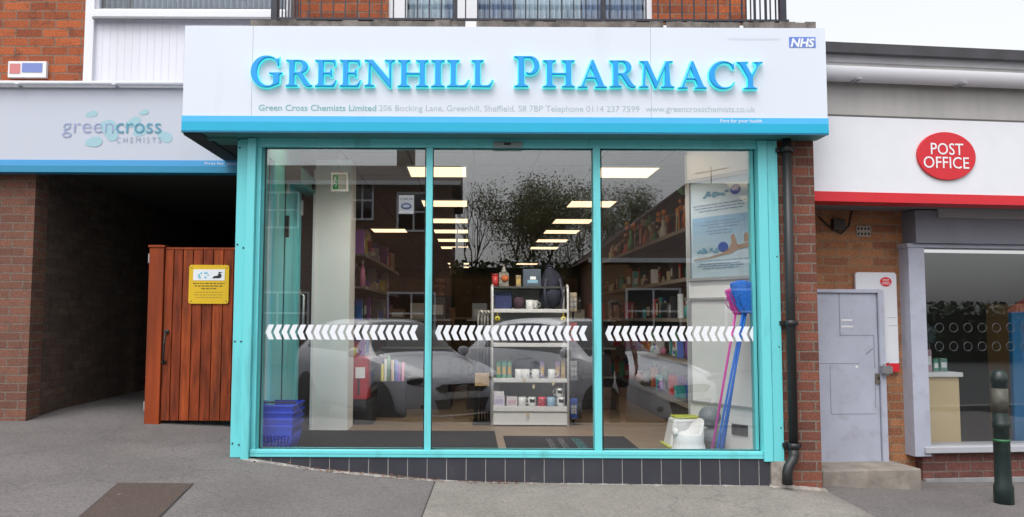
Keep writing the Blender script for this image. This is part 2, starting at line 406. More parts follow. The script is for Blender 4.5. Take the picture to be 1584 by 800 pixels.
def gp(px, py):
    """where the ray through a photo pixel meets the pavement"""
    d = ray(px, py); lo, hi = 3.0, 9.0
    for _ in range(40):
        m_ = (lo + hi) / 2; p = d * (m_ / d.y); z = CAMZ + p.z
        if z > g(p.x, m_): lo = m_
        else: hi = m_
    p = d * (hi / d.y); return (p.x, hi)
sheet('pavement', PAVE, -9, 9, 2.2, 16, 120, 90, g)
structure(MB().box(-200, 200, 2.05, 2.2, -.7, -.09).build('kerb', mat('kerb_stone', (.2, .195, .185), .9, var=.2, bump=.3)))
sheet('road', ROAD, -60, 60, -60, 2.05, 60, 60, lambda x, y: roadz(y))
sheet('ground', mat('far_ground', (.07, .075, .05), .95, var=.3, vscale=.2), -600, 600, -600, 600, 4, 4, lambda x, y: -.6)
sheet('pavement_patch', PAVE_L, 0, 0, 0, 0, 40, 14, g, .004, outline=[gp(648, 815), gp(1380, 815), gp(1262, 752), gp(676, 741)])
sheet('pavement_patch', PATCH, 0, 0, 0, 0, 14, 10, g, .004, outline=[gp(112, 810), gp(236, 810), gp(298, 749), gp(184, 748)])
sheet('pavement_seam', mat('tar_seam', (.03, .028, .027), .8, var=.3), 0, 0, 0, 0, 14, 10, g, .002, outline=[gp(108.5, 811), gp(239, 811), gp(301, 748.2), gp(182.5, 747.2)])
sheet('pavement_seam', mat('tar_seam', (.03, .028, .027), .8), 0, 0, 0, 0, 2, 12, g, .002, outline=[gp(645.5, 815), gp(652, 815), gp(680, 740.8), gp(674, 740.8)])
# rough white mortar fillet along the foot of the shop front
def fillet(name, m, x0, x1, yf, w, h, seed, n=150):
    mb = MB(); vs = []; fs = []
    for i in range(n + 1):
        x = lerp(x0, x1, i / n); q = noise.noise(Vector((x * 9, seed, 0))); q2 = noise.noise(Vector((x * 31, seed, 3)))
        ww = w * (1 + .7 * q + .45 * q2); hh = h * (1 + .5 * q2 + .4 * q)
        vs += [(x, yf, g(x, yf) + max(.004, hh)), (x, yf - ww * .4, g(x, yf) + max(.003, hh * .5)), (x, yf - ww, g(x, yf - ww) + .0005), (x, yf - ww, g(x, yf) - .03), (x, yf, g(x, yf) - .03)]
    for i in range(n):
        for k in range(4): fs.append((i*5+k, i*5+k+1, (i+1)*5+k+1, (i+1)*5+k))
    mb.add(vs, fs, 0, False)
    return mb.build(name, m)
YW = 6.15
PLX0, PLX1 = X(398, YW, 705), X(1191, YW, 725)
f_ = fillet('mortar_fillet', mat('pale_mortar', (.38, .365, .34), .95, var=.2, vscale=14, dirt=(.19, .17, .155), dscale=10, dmin=.42, dmax=.62, bump=.4), PLX0 - .1, PLX1 + .12, YW + .004, .055, .007, 2.)
tag(f_, 'pale crumbling mortar fillet running along the foot of the dark tiles', 'mortar')
mb = MB()
for k in range(330):
    t = rnd.random(); x = rnd.choice([rnd.gauss(-.95, .28), rnd.gauss(-.5, .12), rnd.uniform(-1.6, 1.2), rnd.gauss(.1, .2)])
    y = YW - .01 - abs(rnd.gauss(0, .035)); s_ = rnd.uniform(.004, .012); a = rnd.uniform(0, 6.3); z = g(x, y) + rnd.uniform(.004, .02)
    c, s2 = math.cos(a) * s_, math.sin(a) * s_; tl = rnd.uniform(-.006, .006)
    mb.add([(x - c, y - s2, z), (x + s2 * .5, y - c * .5, z + tl), (x + c, y + s2, z + .002), (x - s2 * .5, y + c * .5, z - tl)], [(0, 1, 2, 3)])
tag(mb.build('leaf_litter', LEAF, weld=False), 'brown leaf crumbs gathered against the tiled plinth', 'leaves', kind='stuff')

# ------------------------------------------------------------------ brick building above and beside the shop
YB = 7.15
BLD = thing('brick_building', 'red brick building with white window panels above the pharmacy and passage', 'building', (-1.5, YB, .2))
zc0, zc1 = Z(42, 6.02), Z(32, 6.02)
ZTOP = 6.2
xr = X(1155, YB, 15)
LX = X(46, YB, 500)                        # right edge of the brick pillar left of the passage
zfb = Z(267, 7.0, 200)                     # underside of the old sign
def upb(px): return X(px, YB, 15)
# upper wall in pieces round the windows
mb = MB()
mb.box(-9, X(133, YB, 70), YB, YB + .3, zfb + .12, ZTOP)
mb.box(upb(448), upb(600), YB, YB + .3, zc1 - .4, ZTOP)
mb.box(upb(1010), xr, YB, YB + .3, zc1 - .4, ZTOP)
zwt = 5.15
mb.box(upb(600), upb(1010), YB, YB + .3, zwt, ZTOP)
mb.box(X(133, YB, 70), upb(448), YB, YB + .3, zwt, ZTOP)
mb.box(xr - .3, xr, YB + .3, YB + 7, 2.9, ZTOP)
mb.build('wall', UPPER_B, BLD)
mb = MB(); mb.box(-9, LX, YB, YB + .22, -.2, zfb + .12); mb.build('pillar', LEFT_B, BLD)
mb = MB(); mb.box(-9.3, 3.0, YB - .35, YB + 8, ZTOP, ZTOP + .18); mb.add([(-9.3, YB - .35, ZTOP + .18), (3, YB - .35, ZTOP + .18), (3, YB + 3.8, ZTOP + 2.4), (-9.3, YB + 3.8, ZTOP + 2.4), (3, YB + 8, ZTOP + .18), (-9.3, YB + 8, ZTOP + .18)], [(0, 1, 2, 3), (3, 2, 4, 5), (1, 4, 2), (0, 3, 5)])
mb.build('roof', mat('roof_tile', (.09, .05, .04), .9, var=.3), BLD)
# white cladding panel and its trims, left of the shop sign
cx0, cx1 = X(145, YB, 80), upb(446)
mb = MB(); nb = 26
zb_, zt_ = Z(133, YB, 200), Z(29, YB, 250)
mb.box(cx0, cx1, YB + .02, YB + .06, zb_ - .4, zt_)
CL = mb.build('cladding_panel', CLAD, BLD)
mb = MB()
for i in range(1, nb):
    x = lerp(cx0, cx1, i / nb); mb.box(x - .0018, x + .0018, YB + .0185, YB + .021, zb_ - .4, zt_)
mb.build('groove', mat('cladding_groove', (.63, .64, .69), .6), CL)
mb = MB(); mb.box(X(131, YB, 80), cx0, YB - .02, YB + .05, zb_ - .4, ZTOP - .6); mb.build('corner_trim', WHITE_P, BLD, .004)
mb = MB(); mb.box(cx0, cx1, YB - .055, YB + .05, Z(26.5, YB - .05, 250), Z(15, YB - .05, 250)); mb.build('window_sill', WHITE_P, BLD, .006)
mb = MB(); mb.box(cx0, cx1, YB - .06, YB - .03, Z(29.5, YB - .05, 250), Z(27, YB - .05, 250)); mb.build('drip_edge', mat('grey_edge', (.25, .25, .27), .6), BLD)
def window(px0, px1, zs, ze, panes, name='window'):
    """white framed window between two photo columns; panes = list of (px0, px1, backing)"""
    w = MB(); x0, x1 = upb(px0), upb(px1)
    w.box(x0, x1, YB + .03, YB + .10, ze - .06, ze); w.box(x0, x1, YB + .03, YB + .10, zs, zs + .02)
    edges = [px0] + [p for a in panes for p in (a[0], a[1])] + [px1]
    for i in range(0, len(edges), 2): w.box(upb(edges[i]), upb(edges[i+1]), YB + .028, YB + .102, zs, ze)
    fr = w.build(name, WHITE_P, BLD, .006)
    for a, b, back in panes:
        MB().box(upb(a) - .003, upb(b) + .003, YB + .06, YB + .068, zs + .02, ze - .06).build('pane', GLASS_U, fr)
    return fr
CURT = mat('net_curtain', (.62, .68, .74), .9, var=.05)
CURTB = mat('blue_curtain', (.36, .42, .56), .9, var=.1)
def curtain(px0, px1, zs, ze, y, m, label, amp=.02, per=.05):
    mb = MB(); x0, x1 = upb(px0), upb(px1); n = max(8, int((x1 - x0) / per * 8)); vs = []
    for i in range(n + 1):
        x = lerp(x0, x1, i / n); yy = y + amp * math.sin(2 * math.pi * (x - x0) / per + 1.3 * math.sin(x * 7))
        vs += [(x, yy, zs), (x, yy, ze)]
    mb.add(vs, [(2*i, 2*i+2, 2*i+3, 2*i+1) for i in range(n)], 0, True)
    o = mb.build('curtain', m, normals=False); md = o.modifiers.new('solid', 'SOLIDIFY'); md.thickness = .004
    return tag(o, label, 'curtain', 'curtains in the upstairs windows')
zs_up = zc1 - .1
window(600, 1010, zs_up, zwt, [(629, 706, 0), (739, 931, 0), (937, 999, 0)])
curtain(627, 690, zs_up, zwt, YB + .17, CURT, 'pale net curtain behind the narrowest upstairs pane beside the brick')
curtain(690, 708, zs_up, zwt, YB + .20, CURTB, 'blue curtain edge by the white post of the narrow upstairs pane')
curtain(739, 795, zs_up, zwt, YB + .17, CURTB, 'blue curtain next to the white post in the widest upstairs pane')
curtain(795, 905, zs_up, zwt, YB + .22, CURT, 'pale net curtain behind the potted plant in the wide upstairs pane')
curtain(905, 1000, zs_up, zwt, YB + .17, CURTB, 'blue curtain reaching across the dark railing post to the brick')
zs_l = Z(15, YB, 250)
window(145, 446, zs_l, zwt, [(150, 440, 0)])
mb = MB()
curtain(150, 190, zs_l, zwt, YB + .14, mat('grey_curtain', (.3, .31, .36), .9), 'grey curtain edge in the upstairs window over the white cladding')
curtain(190, 440, zs_l, zwt, YB + .17, mat('lilac_net', (.50, .52, .60), .9, var=.06), 'long lilac white net curtain in the window over the white cladding')
# rooms behind the upstairs windows
mb = MB(); mb.box(-9, xr - .3, YB + 2.4, YB + 2.5, 2.9, ZTOP); mb.build('room_wall', mat('room_wall', (.35, .34, .33), .9), BLD)
mb = MB(); mb.box(-9, xr - .3, YB + .3, YB + 2.4, zc1 - .25, zc1 - .1); mb.build('room_floor', mat('room_floor', (.2, .16, .12), .9), BLD)
mb = MB(); mb.tube([(upb(451), YB - .05, zc1 - .2), (upb(451), YB - .05, ZTOP)], .03, 10); mb.build('downpipe', WHITE_P, BLD)
# plant on the sill
pt = thing('potted_plant', 'green leafy potted plant behind the upstairs glass', 'plant', (upb(874), YB + .15, zs_up + .02))
MB().lathe((upb(874), YB + .15, zs_up + .02), [(.0, 0), (.05, 0), (.065, .12), (.06, .12), (0, .11)], 14).build('pot', mat('clay', (.4, .18, .1), .8), pt)
mb = MB()
for k in range(26):
    a = rnd.uniform(0, 6.3); L = rnd.uniform(.14, .3); b0 = Vector((upb(874), YB + .15, zs_up + .13 + rnd.uniform(0, .3))); d = Vector((math.cos(a) * .6, math.sin(a) * .25, rnd.uniform(.3, 1))).normalized() * L; w = Vector((-d.z, 0, d.x)).normalized() * .02
    mb.add([b0, b0 + d * .5 + w, b0 + d, b0 + d * .5 - w], [(0, 1, 2, 3)])
mb.build('leaves', mat('pot_leaf', (.06, .14, .05), .6), pt, weld=False)

# passage left of the shop
SX = -1.90                                  # outer face of the shop's own side wall
PAS = thing('passage_wall', 'dark brick walls of the covered passage left of the shop', 'wall', (-3, 10, .2))
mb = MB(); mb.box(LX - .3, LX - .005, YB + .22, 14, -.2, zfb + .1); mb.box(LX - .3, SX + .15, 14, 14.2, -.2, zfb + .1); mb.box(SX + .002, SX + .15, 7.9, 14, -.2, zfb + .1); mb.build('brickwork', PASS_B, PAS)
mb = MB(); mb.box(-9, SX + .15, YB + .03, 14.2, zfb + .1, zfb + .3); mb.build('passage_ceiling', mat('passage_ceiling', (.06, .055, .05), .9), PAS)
# ------------------------------------------------------------------ balcony: coping and railing over the sign
BAL = thing('balcony', 'stone coped balcony with black iron railing on top of the pharmacy sign', 'balcony', (.25, 6.1, zc0))
mb = MB(); x0, x1 = X(387, 6.02, 38), X(1262, 6.02, 38)
cuts = [x0, X(720, 6.02, 38), X(737, 6.02, 38), X(1026, 6.02, 38), X(1031, 6.02, 38), X(1144, 6.02, 38), X(1150, 6.02, 38), x1]
for i in range(0, 8, 2):
    n = 14
    for k in range(n):
        a, b = lerp(cuts[i], cuts[i+1], k / n), lerp(cuts[i], cuts[i+1], (k + 1) / n)
        mb.box(a, b, 6.02 + rnd.uniform(-.004, .006), 6.4, zc0 - .03 + rnd.uniform(-.004, .003), zc1 + rnd.uniform(-.008, .003))
mb.build('coping', COPE, BAL)
each('mortar_joint', mat('white_joint', (.7, .7, .7), .9), BAL, [MB().box(cuts[i], cuts[i+1], 6.024, 6.3, zc0 - .03, zc1 - (.004 if i == 1 else .03)) for i in (1, 3, 5)])
mb = MB(); mb.box(X(287, 5.97, 45), X(1276, 5.97, 45), 6.03, YB - .01, zc0 - .12, zc0 - .033); mb.build('deck', mat('deck_felt', (.08, .08, .08), .95), BAL)
zr = Z(31.5, 6.12, 800); zrt = zr + .95
RAIL = MB(); RAIL.box(X(421, 6.12, 20), X(1219, 6.12, 30), 6.10, 6.14, zr - .008, zr + .008); RAIL.box(X(421, 6.12, 20), X(1215, 6.12, 30), 6.09, 6.15, zrt, zrt + .035)
for sx in (X(425, 6.12, 20), X(1210, 6.12, 20)):
    RAIL.box(sx - .015, sx + .015, 6.14, YB, zr - .008, zr + .008); RAIL.box(sx - .02, sx + .02, 6.14, YB, zrt, zrt + .035)
RAIL.build('rail', IRON, BAL)
mbs = []
for px in [497 + 18.6 * k for k in range(-2, 38)]:
    if abs(px - 704) < 7 or abs(px - 933) < 7: continue
    x = X(px, 6.12, 15); mbs.append(MB().box(x - .005, x + .005, 6.115, 6.125, zr + .008, zrt))
for sx in (X(425, 6.12, 20), X(1210, 6.12, 20)):
    for k in range(1, 9):
        y = 6.14 + .112 * k; mbs.append(MB().box(sx - .005, sx + .005, y - .005, y + .005, zr + .008, zrt))
each('baluster', IRON, BAL, mbs)
for px, w in ((425, 10), (704, 7.5), (933, 7.5), (1210, 10)):
    x = X(px, 6.12, 15); h = w * 6.12 / FPX / 2
    MB().box(x - h, x + h, 6.095, 6.145, zc1 - .01, zrt + .02).build('railing_post', IRON, BAL, .003)

# ------------------------------------------------------------------ old sign on the left
OS = thing('old_shop_sign', 'grey white chemist sign with blue bottom stripe above the dark passage', 'sign', (-3.5, 7.0, zfb))
ox0, ox1 = -7.5, SX - .03
mb = MB(); mb.box(ox0, ox1, 7.0, 7.12, Z(248, 7.0, 200), Z(137, 7.0, 200)); mb.build('sign_panel', FASC_OLD, OS)
mb = MB(); mb.box(ox0, ox1, 6.992, 7.12, Z(257, 7.0, 200), Z(248, 7.0, 200)); mb.build('light_stripe', mat('old_stripe_light', (.06, .33, .66), .35), OS)
mb = MB(); mb.box(ox0, ox1, 6.992, 7.12, zfb, Z(257, 7.0, 200)); mb.build('dark_stripe', mat('old_stripe_dark', (.02, .24, .42), .35), OS)
def ox(px): return X(px, 7.0, 195)
def oz(py): return Z(py, 7.0, 200)
mb = MB()
for px, py, rx, ry, a in ((141, 177, 10, 5, 15), (222, 174, 8, 4, 15), (146, 220, 14, 8, 10), (167, 197, 13, 12, -20), (172, 208, 12, 9, -35), (205, 190, 14, 7, 30), (217, 203, 12, 8, 30), (255, 211, 13, 8, -25)):
    c = Vector((ox(px), 6.9985, oz(py))); k = 7.0 / FPX; n = 22
    pts = []
    for i in range(n):
        t = 2 * math.pi * i / n; u, v = rx * math.cos(t) * k, ry * math.sin(t) * k * (1 + .25 * math.cos(t)); ca, sa = math.cos(R(a)), math.sin(R(a))
        pts.append((c.x + u * ca - v * sa, c.y - .0003 * (px % 7), c.z + u * sa + v * ca))
    MB().add(pts, [tuple(range(n))]).build('logo_leaf', mat('logo_leaf', (.33, .53, .60), .5), OS, normals=False, weld=False)
mb = MB(); text(mb, 'green', ox(97), ox(176), oz(206), 27 * 7 / FPX * .9, 6.994, bold=-.012); mb.build('logo_green', mat('logo_lilac', (.30, .36, .56), .5), OS)
mb = MB(); text(mb, 'cross', ox(180), ox(250), oz(206), 27 * 7 / FPX * .9, 6.994); mb.build('logo_cross', mat('logo_blue', (.09, .30, .42), .5), OS)
mb = MB(); text(mb, 'C H E M I S T S', ox(181), ox(250), oz(221), 9 * 7 / FPX, 6.994, bold=-.01); mb.build('lettering', mat('logo_grey', (.26, .34, .44), .5), OS)
mb = MB(); text(mb, 'First for your health', ox(319), ox(395), oz(254.5), 4.2 * 7 / FPX, 6.990); mb.build('slogan', TXT_W, OS)
# white rail above it and the little sign on the brick
mb = MB(); mb.tube([(-8, 6.94, Z(129, 6.94, 150)), (-1.95, 6.94, Z(129, 6.94, 150))], .021, 10); gt = tag(mb.build('gutter_pipe', WHITE_P), 'white pipe running along the top of the grey chemist sign', 'pipe')
for k in range(7): 
    x = -7.4 + k * .85; MB().box(x, x + .03, 6.92, 7.14, Z(131.5, 6.94, 150), Z(129, 6.94, 150)).build('bracket', WHITE_P, gt)
mb = MB(); mb.box(-8, -1.95, 6.985, YB - .002, Z(137, 7.0, 200), Z(133.5, 7.0, 200)); mb.build('flashing', mat('lead', (.42, .43, .47), .7), OS)
sm = thing('wall_sign', 'small white sign with red and blue blocks on the upstairs brick', 'sign', at(45, 110, YB - .03))
MB().box(X(16, YB, 110), X(75, YB, 110), YB - .04, YB - .002, Z(122, YB, 60), Z(97, YB, 60)).build('sign_board', WHITE, sm, .003)
MB().box(X(19, YB, 110), X(35, YB, 110), YB - .044, YB - .039, Z(116, YB, 60), Z(101, YB, 60)).build('red_block', mat('faded_red', (.6, .2, .2), .5), sm)
MB().box(X(38, YB, 110), X(69, YB, 110), YB - .044, YB - .039, Z(114, YB, 60), Z(100, YB, 60)).build('blue_block', mat('faded_blue', (.18, .24, .55), .5), sm)

# ------------------------------------------------------------------ garden gate
YG = 7.22
GATE = thing('wooden_gate', 'orange brown boarded wooden gate closing the passage beside the shop', 'gate', (X(300, YG, 655), YG, .24))
WOOD = mat('gate_wood', (.27, .047, .011), .6, spec=.25, var=.35, vscale=9, dirt=(.14, .03, .012), dscale=6, dmin=.5, dmax=.8, streak=True)
gz0, gz1 = Z(651, YG, 300), Z(386, YG, 300)
def gx(px): return X(px, YG, 520)
MB().box(gx(228), gx(251), YG - .02, YG + .09, Z(664, YG, 240), Z(383, YG, 240)).build('post', WOOD, GATE, .006)
MB().box(gx(226.5), gx(252.5), YG - .03, YG + .1, Z(383, YG, 240), Z(379.5, YG, 240)).build('post_cap', WOOD, GATE, .004)
eds = [251.5, 265.5, 280, 295.5, 311, 327, 343, 359, 375, 392]
for a, b in zip(eds, eds[1:]):
    m_ = mat('gate_wood_%d' % (eds.index(a) % 3), [(.25, .043, .010), (.20, .034, .009), (.29, .054, .012)][eds.index(a) % 3], .6, spec=.25, var=.5, vscale=26, dirt=(.085, .02, .009), dscale=9, dmin=.46, dmax=.72, streak=True, bump=.35, bscale=50)
    MB().box(gx(a) + .003, gx(b) - .003, YG, YG + .025, gz0, gz1).build('board', m_, GATE, .004)
MB().box(gx(252), gx(392), YG + .026, YG + .06, gz0 + .1, gz0 + .22).build('ledge', WOOD, GATE); MB().box(gx(252), gx(392), YG + .026, YG + .06, gz1 - .22, gz1 - .1).build('ledge', WOOD, GATE); MB().box(gx(252), gx(392), YG - .004, YG + .03, gz1, gz1 + .018).build('top_rail', WOOD, GATE)
hx_ = gx(257.5); mb = MB(); za, zb2 = Z(513, YG, 258), Z(560, YG, 258)
mb.tube([(hx_, YG - .015, za), (hx_ + .004, YG - .045, za - .03), (hx_, YG - .05, (za + zb2) / 2), (hx_ - .008, YG - .045, zb2 + .03), (hx_ - .012, YG - .015, zb2)], .009, 8)
mb.ell((hx_ + .004, YG - .01, za), (.024, .008, .02)); mb.ell((hx_ - .012, YG - .01, zb2), (.024, .008, .017)); mb.ell((hx_, YG - .05, (za + zb2) / 2 + .03), (.012, .012, .02))
mb.build('handle', mat('black_iron', (.02, .018, .016), .6), GATE)
for py in (402, 630): MB().box(gx(228) - .012, gx(228) + .004, YG - .01, YG + .03, Z(py + 7, YG), Z(py - 7, YG)).build('hinge', mat('grey_metal', (.35, .36, .38), .5, .5), GATE)
NS = thing('notice_sign', 'yellow warning notice screwed to the wooden gate', 'sign', at(321, 470, YG - .015))
ya = YG - .014
mb = MB(); x0, x1, z0, z1 = gx(290.5), gx(352.5), Z(470, YG, 320), Z(410, YG, 320); c = .02
mb.prism([(x0 + c, z0), (x1 - c, z0), (x1 - c*.3, z0 + c*.3), (x1, z0 + c), (x1, z1 - c), (x1 - c*.3, z1 - c*.3), (x1 - c, z1), (x0 + c, z1), (x0 + c*.3, z1 - c*.3), (x0, z1 - c), (x0, z0 + c), (x0 + c*.3, z0 + c*.3)], 'xz', ya, YG - .001)
mb.build('sign_plate', mat('notice_yellow', (.72, .46, .012), .4), NS)
mb = MB(); mb.box(gx(297), gx(346), ya - .002, ya + .002, Z(434, YG, 320), Z(417, YG, 320)); mb.build('white_panel', TXT_W, NS)
mb = MB(); bx, bz = gx(335), Z(426.5, YG, 320)
mb.ell((bx - .002, ya - .003, bz - .012), (.036, .002, .012)); mb.tube([(bx + .005, ya - .003, bz), (bx + .017, ya - .003, bz + .028)], .005); mb.box(bx + .006, bx + .038, ya - .005, ya - .002, bz + .024, bz + .032); mb.ell((bx + .02, ya - .003, bz + .002), (.016, .002, .016)); mb.ell((bx - .03, ya - .003, bz - .018), (.016, .002, .008))
mb.build('black_emblem', mat('print_black', (.02, .02, .022), .6), NS)
mb = MB(); rg = random.Random(3)
for k in range(9): mb.ell((gx(300) + rg.uniform(0, .14), ya - .003, Z(425, YG, 320) + rg.uniform(-.028, .022)), (rg.uniform(.006, .014), .0015, rg.uniform(.005, .011)))
mb.build('splash_emblem', mat('print_pale_blue', (.25, .55, .7), .6), NS)
mb = MB()
for py, a, b in ((439.5, 297, 346), (443.5, 300, 344), (447.5, 310, 335)): lines_of_print(mb, gx(a), gx(b), Z(py, YG, 320), ya, .010, rg)
mb.build('print', mat('print_brown', (.16, .1, .01), .6), NS)
mb = MB()
for py, a, b in ((453, 301, 344), (457, 299, 345), (461, 302, 342)): lines_of_print(mb, gx(a), gx(b), Z(py, YG, 320), ya, .008, rg)
mb.build('faint_print', mat('print_ochre', (.42, .27, .02), .6), NS)
for a, b in ((294.5, 414.5), (349, 414.5), (294.5, 466), (349, 466)): MB().ell((gx(a), ya - .001, Z(b, YG, 320)), (.006, .003, .006)).build('screw', mat('screw', (.25, .2, .1), .4, .6), NS)

# ------------------------------------------------------------------ brick pier and downpipe
PX0, PX1 = X(1207, 6.17, 490), X(1265, 6.17, 490)
zpt = Z(207, 6.1, 1230)
PIER = thing('brick_pier', 'dark red brick pier between the shop window and the post office', 'pier', ((PX0 + PX1) / 2, 6.17, -.05))
MB().box(PX0, PX1, 6.17, 7.1, -.2, zpt).build('brickwork', PIER_B, PIER)
fl = fillet('mortar_base', MORT, PLX1 - .01, PX1 + .02, 6.172, .07, .02, 5., 40); fl.parent = PIER; fl.location = Vector(fl.location) - Vector(PIER.location)
mb = MB(); mb.box(PLX1 + .004, PX0 - .002, 6.13, 6.4, -.2, Z(713, 6.15, 1200)); mb.build('rough_mortar', MORT, PIER)
DP = thing('drainpipe', 'black drainpipe fixed down the front of the brick pier', 'drainpipe', at(1217, 746, 6.08))
xa = X(1223, 6.09, 490); yd = 6.09
mb = MB(); mb.tube([(xa, yd, zpt), (xa, yd, Z(693, yd, 1225))], .033, 14); mb.build('pipe', BLACK, DP)
xb = X(1217, 6.07, 745)
mb = MB(); mb.tube([(xa, yd, Z(690, yd)), (xa, yd, Z(703, yd)), (lerp(xa, xb, .2), yd - .01, Z(709, yd)), (lerp(xa, xb, .85), yd - .03, Z(720, yd)), (xb, yd - .035, Z(727, yd)), (xb, yd - .035, Z(746, yd))], [.037, .037, .036, .036, .037, .04], 14); mb.build('shoe', BLACK, DP)
for py in (229, 498, 688):
    mb = MB(); zz = Z(py, yd); mb.tube([(xa, yd, zz - .022), (xa, yd, zz + .022)], .041, 14); mb.box(xa - .07, xa + .07, yd + .03, 6.172, zz - .016, zz + .016); mb.build('bracket', BLACK, DP)
# ------------------------------------------------------------------ the pharmacy sign
YF = 5.95
def fz(py, px=728): return Z(py, YF, px)
def fx(px, py=120): return X(px, YF, py)
ZF0, ZS2, ZS1, ZF1 = fz(206.5), fz(190), fz(181), fz(41.5)
FX0, FX1 = fx(284, 120), fx(1278.5, 120)
SIGN = thing('shop_sign', 'white box sign with raised blue letters and blue bottom stripe over the pharmacy window', 'sign', ((FX0 + FX1) / 2, YF, ZF0))
s1, s2 = fx(390), fx(1007)
mb = MB(); e = .0012
for a, b in ((FX0, s1 - e), (s1 + e, s2 - e), (s2 + e, FX1)): mb.box(a, b, YF, 6.14, ZS1, ZF1)
mb.box(FX0, SX - .003, 6.14, 6.985, ZS1, ZF1); mb.box(PX1 - .2, FX1, 6.14, 6.16, ZS1, ZF1)
mb.build('sign_box', FASCIA, SIGN)
mb = MB(); mb.box(FX0 + .01, FX1 - .01, YF + .004, 6.13, ZF0 + .02, ZF1 - .003); mb.build('backing', mat('seam_grey', (.3, .31, .33), .7), SIGN)
mb = MB(); mb.box(FX0 - .004, FX1 + .004, YF - .006, 6.14, ZS2, ZS1); mb.box(FX0 - .004, SX - .003, 6.14, 6.985, ZS2, ZS1); mb.build('light_stripe', STR1, SIGN)
mb = MB(); mb.box(FX0 - .004, FX1 + .004, YF - .006, 6.14, ZF0 + .012, ZS2); mb.box(FX0 - .004, SX - .003, 6.14, 6.985, ZF0 + .012, ZS2); mb.build('dark_stripe', STR2, SIGN)
mb = MB(); mb.box(FX0 - .004, FX1 + .004, YF - .004, YF + .02, ZF0, ZF0 + .012); mb.build('bottom_edge', STR2D, SIGN)
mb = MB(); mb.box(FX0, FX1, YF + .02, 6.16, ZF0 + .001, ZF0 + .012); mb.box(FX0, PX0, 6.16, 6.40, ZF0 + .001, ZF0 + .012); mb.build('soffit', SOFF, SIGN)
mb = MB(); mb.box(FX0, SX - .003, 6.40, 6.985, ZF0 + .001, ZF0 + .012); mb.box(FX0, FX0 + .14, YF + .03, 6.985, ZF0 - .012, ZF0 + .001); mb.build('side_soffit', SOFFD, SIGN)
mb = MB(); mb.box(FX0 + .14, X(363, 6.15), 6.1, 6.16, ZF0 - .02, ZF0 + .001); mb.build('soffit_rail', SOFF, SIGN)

def bz(p0, p1, p2, n=6):
    out = []
    for i in range(1, n + 1):
        t = i / n; out.append(tuple((1-t)**2 * a + 2*t*(1-t) * b + t*t * c for a, b, c in zip(p0, p1, p2)))
    return out
def arc(cx, cy, rx, ry, a0, a1, n=22):
    return [(cx + rx * math.cos(R(lerp(a0, a1, i / n))), cy + ry * math.sin(R(lerp(a0, a1, i / n)))) for i in range(n + 1)]
SB = .05
def footR(x, e=.13, h=.16): return [(x + e, 0), (x + e, SB)] + bz((x + e, SB), (x, SB + .02), (x, h))
def footL(x, e=.13, h=.16): return list(reversed([(x - e, 0), (x - e, SB)] + bz((x - e, SB), (x, SB + .02), (x, h))))
def headR(x, e=.13, h=.16): return [(a, 1 - b) for a, b in reversed(footR(x, e, h))]
def headL(x, e=.13, h=.16): return [(a, 1 - b) for a, b in reversed(footL(x, e, h))]
def gI(): return [footR(.33) + headR(.33) + headL(.13) + footL(.13)]
def gI(): return [footR(.33) [:] + headR(.33) + headL(.13) + footL(.13)]
def gH():
    return [footR(.33) + [(.33, .46), (.80, .46)] + footL(.80) + footR(1.0) + headR(1.0) + headL(.80) + [(.80, .535), (.33, .535)] + headR(.33) + headL(.13) + footL(.13)]
def gE():
    return [[(0, 0), (.70, -.005), (.80, .25), (.755, .25)] + bz((.755, .25), (.68, .075), (.52, .07)) + [(.42, .07)] + bz((.42, .07), (.32, .07), (.32, .16)) +
            [(.32, .465), (.50, .465)] + bz((.50, .465), (.58, .45), (.585, .36)) + [(.63, .36), (.63, .68), (.585, .68)] + bz((.585, .68), (.575, .555), (.50, .54)) +
            [(.32, .54), (.32, .93), (.56, .93)] + bz((.56, .93), (.69, .92), (.70, .76)) + [(.745, .76), (.75, 1)] + [(0, 1), (0, .95)] + bz((0, .95), (.12, .93), (.12, .84)) + [(.12, .16)] + bz((.12, .16), (.12, .07), (0, .05))]
def gL():
    return [[(0, 0), (.72, -.005), (.83, .27), (.785, .27)] + bz((.785, .27), (.70, .075), (.54, .07)) + [(.44, .07)] + bz((.44, .07), (.33, .07), (.33, .16)) + headR(.33) + headL(.13) + footL(.13)[:-1]]
def gN():
    return [[(0, 0), (.36, 0), (.36, SB)] + bz((.36, SB), (.225, .06), (.225, .16)) + [(.225, .80), (.90, -.04), (.97, -.04)] + headR(.97, .13) + headL(.88, .15) + [(.88, .31), (.30, 1), (0, 1), (0, .955)] + bz((0, .955), (.13, .95), (.14, .86)) + [(.14, .16)] + bz((.14, .16), (.14, .06), (0, SB))]
def gR():
    o = footR(.32, .13) + [(.32, .45), (.42, .45), (.67, .08)] + bz((.67, .08), (.73, 0), (.86, -.02)) + bz((.86, -.02), (.97, -.02), (1.0, .03)) + [(1.0, .06)] + bz((1.0, .06), (.93, .06), (.87, .14)) + [(.62, .50)] + \
        arc(.50, .745, .33, .255, -62, 90, 16) + [(0, 1), (0, .955)] + bz((0, .955), (.12, .94), (.12, .84)) + [(.12, .16)] + bz((.12, .16), (.12, .06), (-.01, SB)) + [(-.01, 0)]
    h = [(.32, .53), (.44, .53)] + arc(.46, .735, .165, .2, -85, 85, 12) + [(.32, .935)]
    return [o, h]
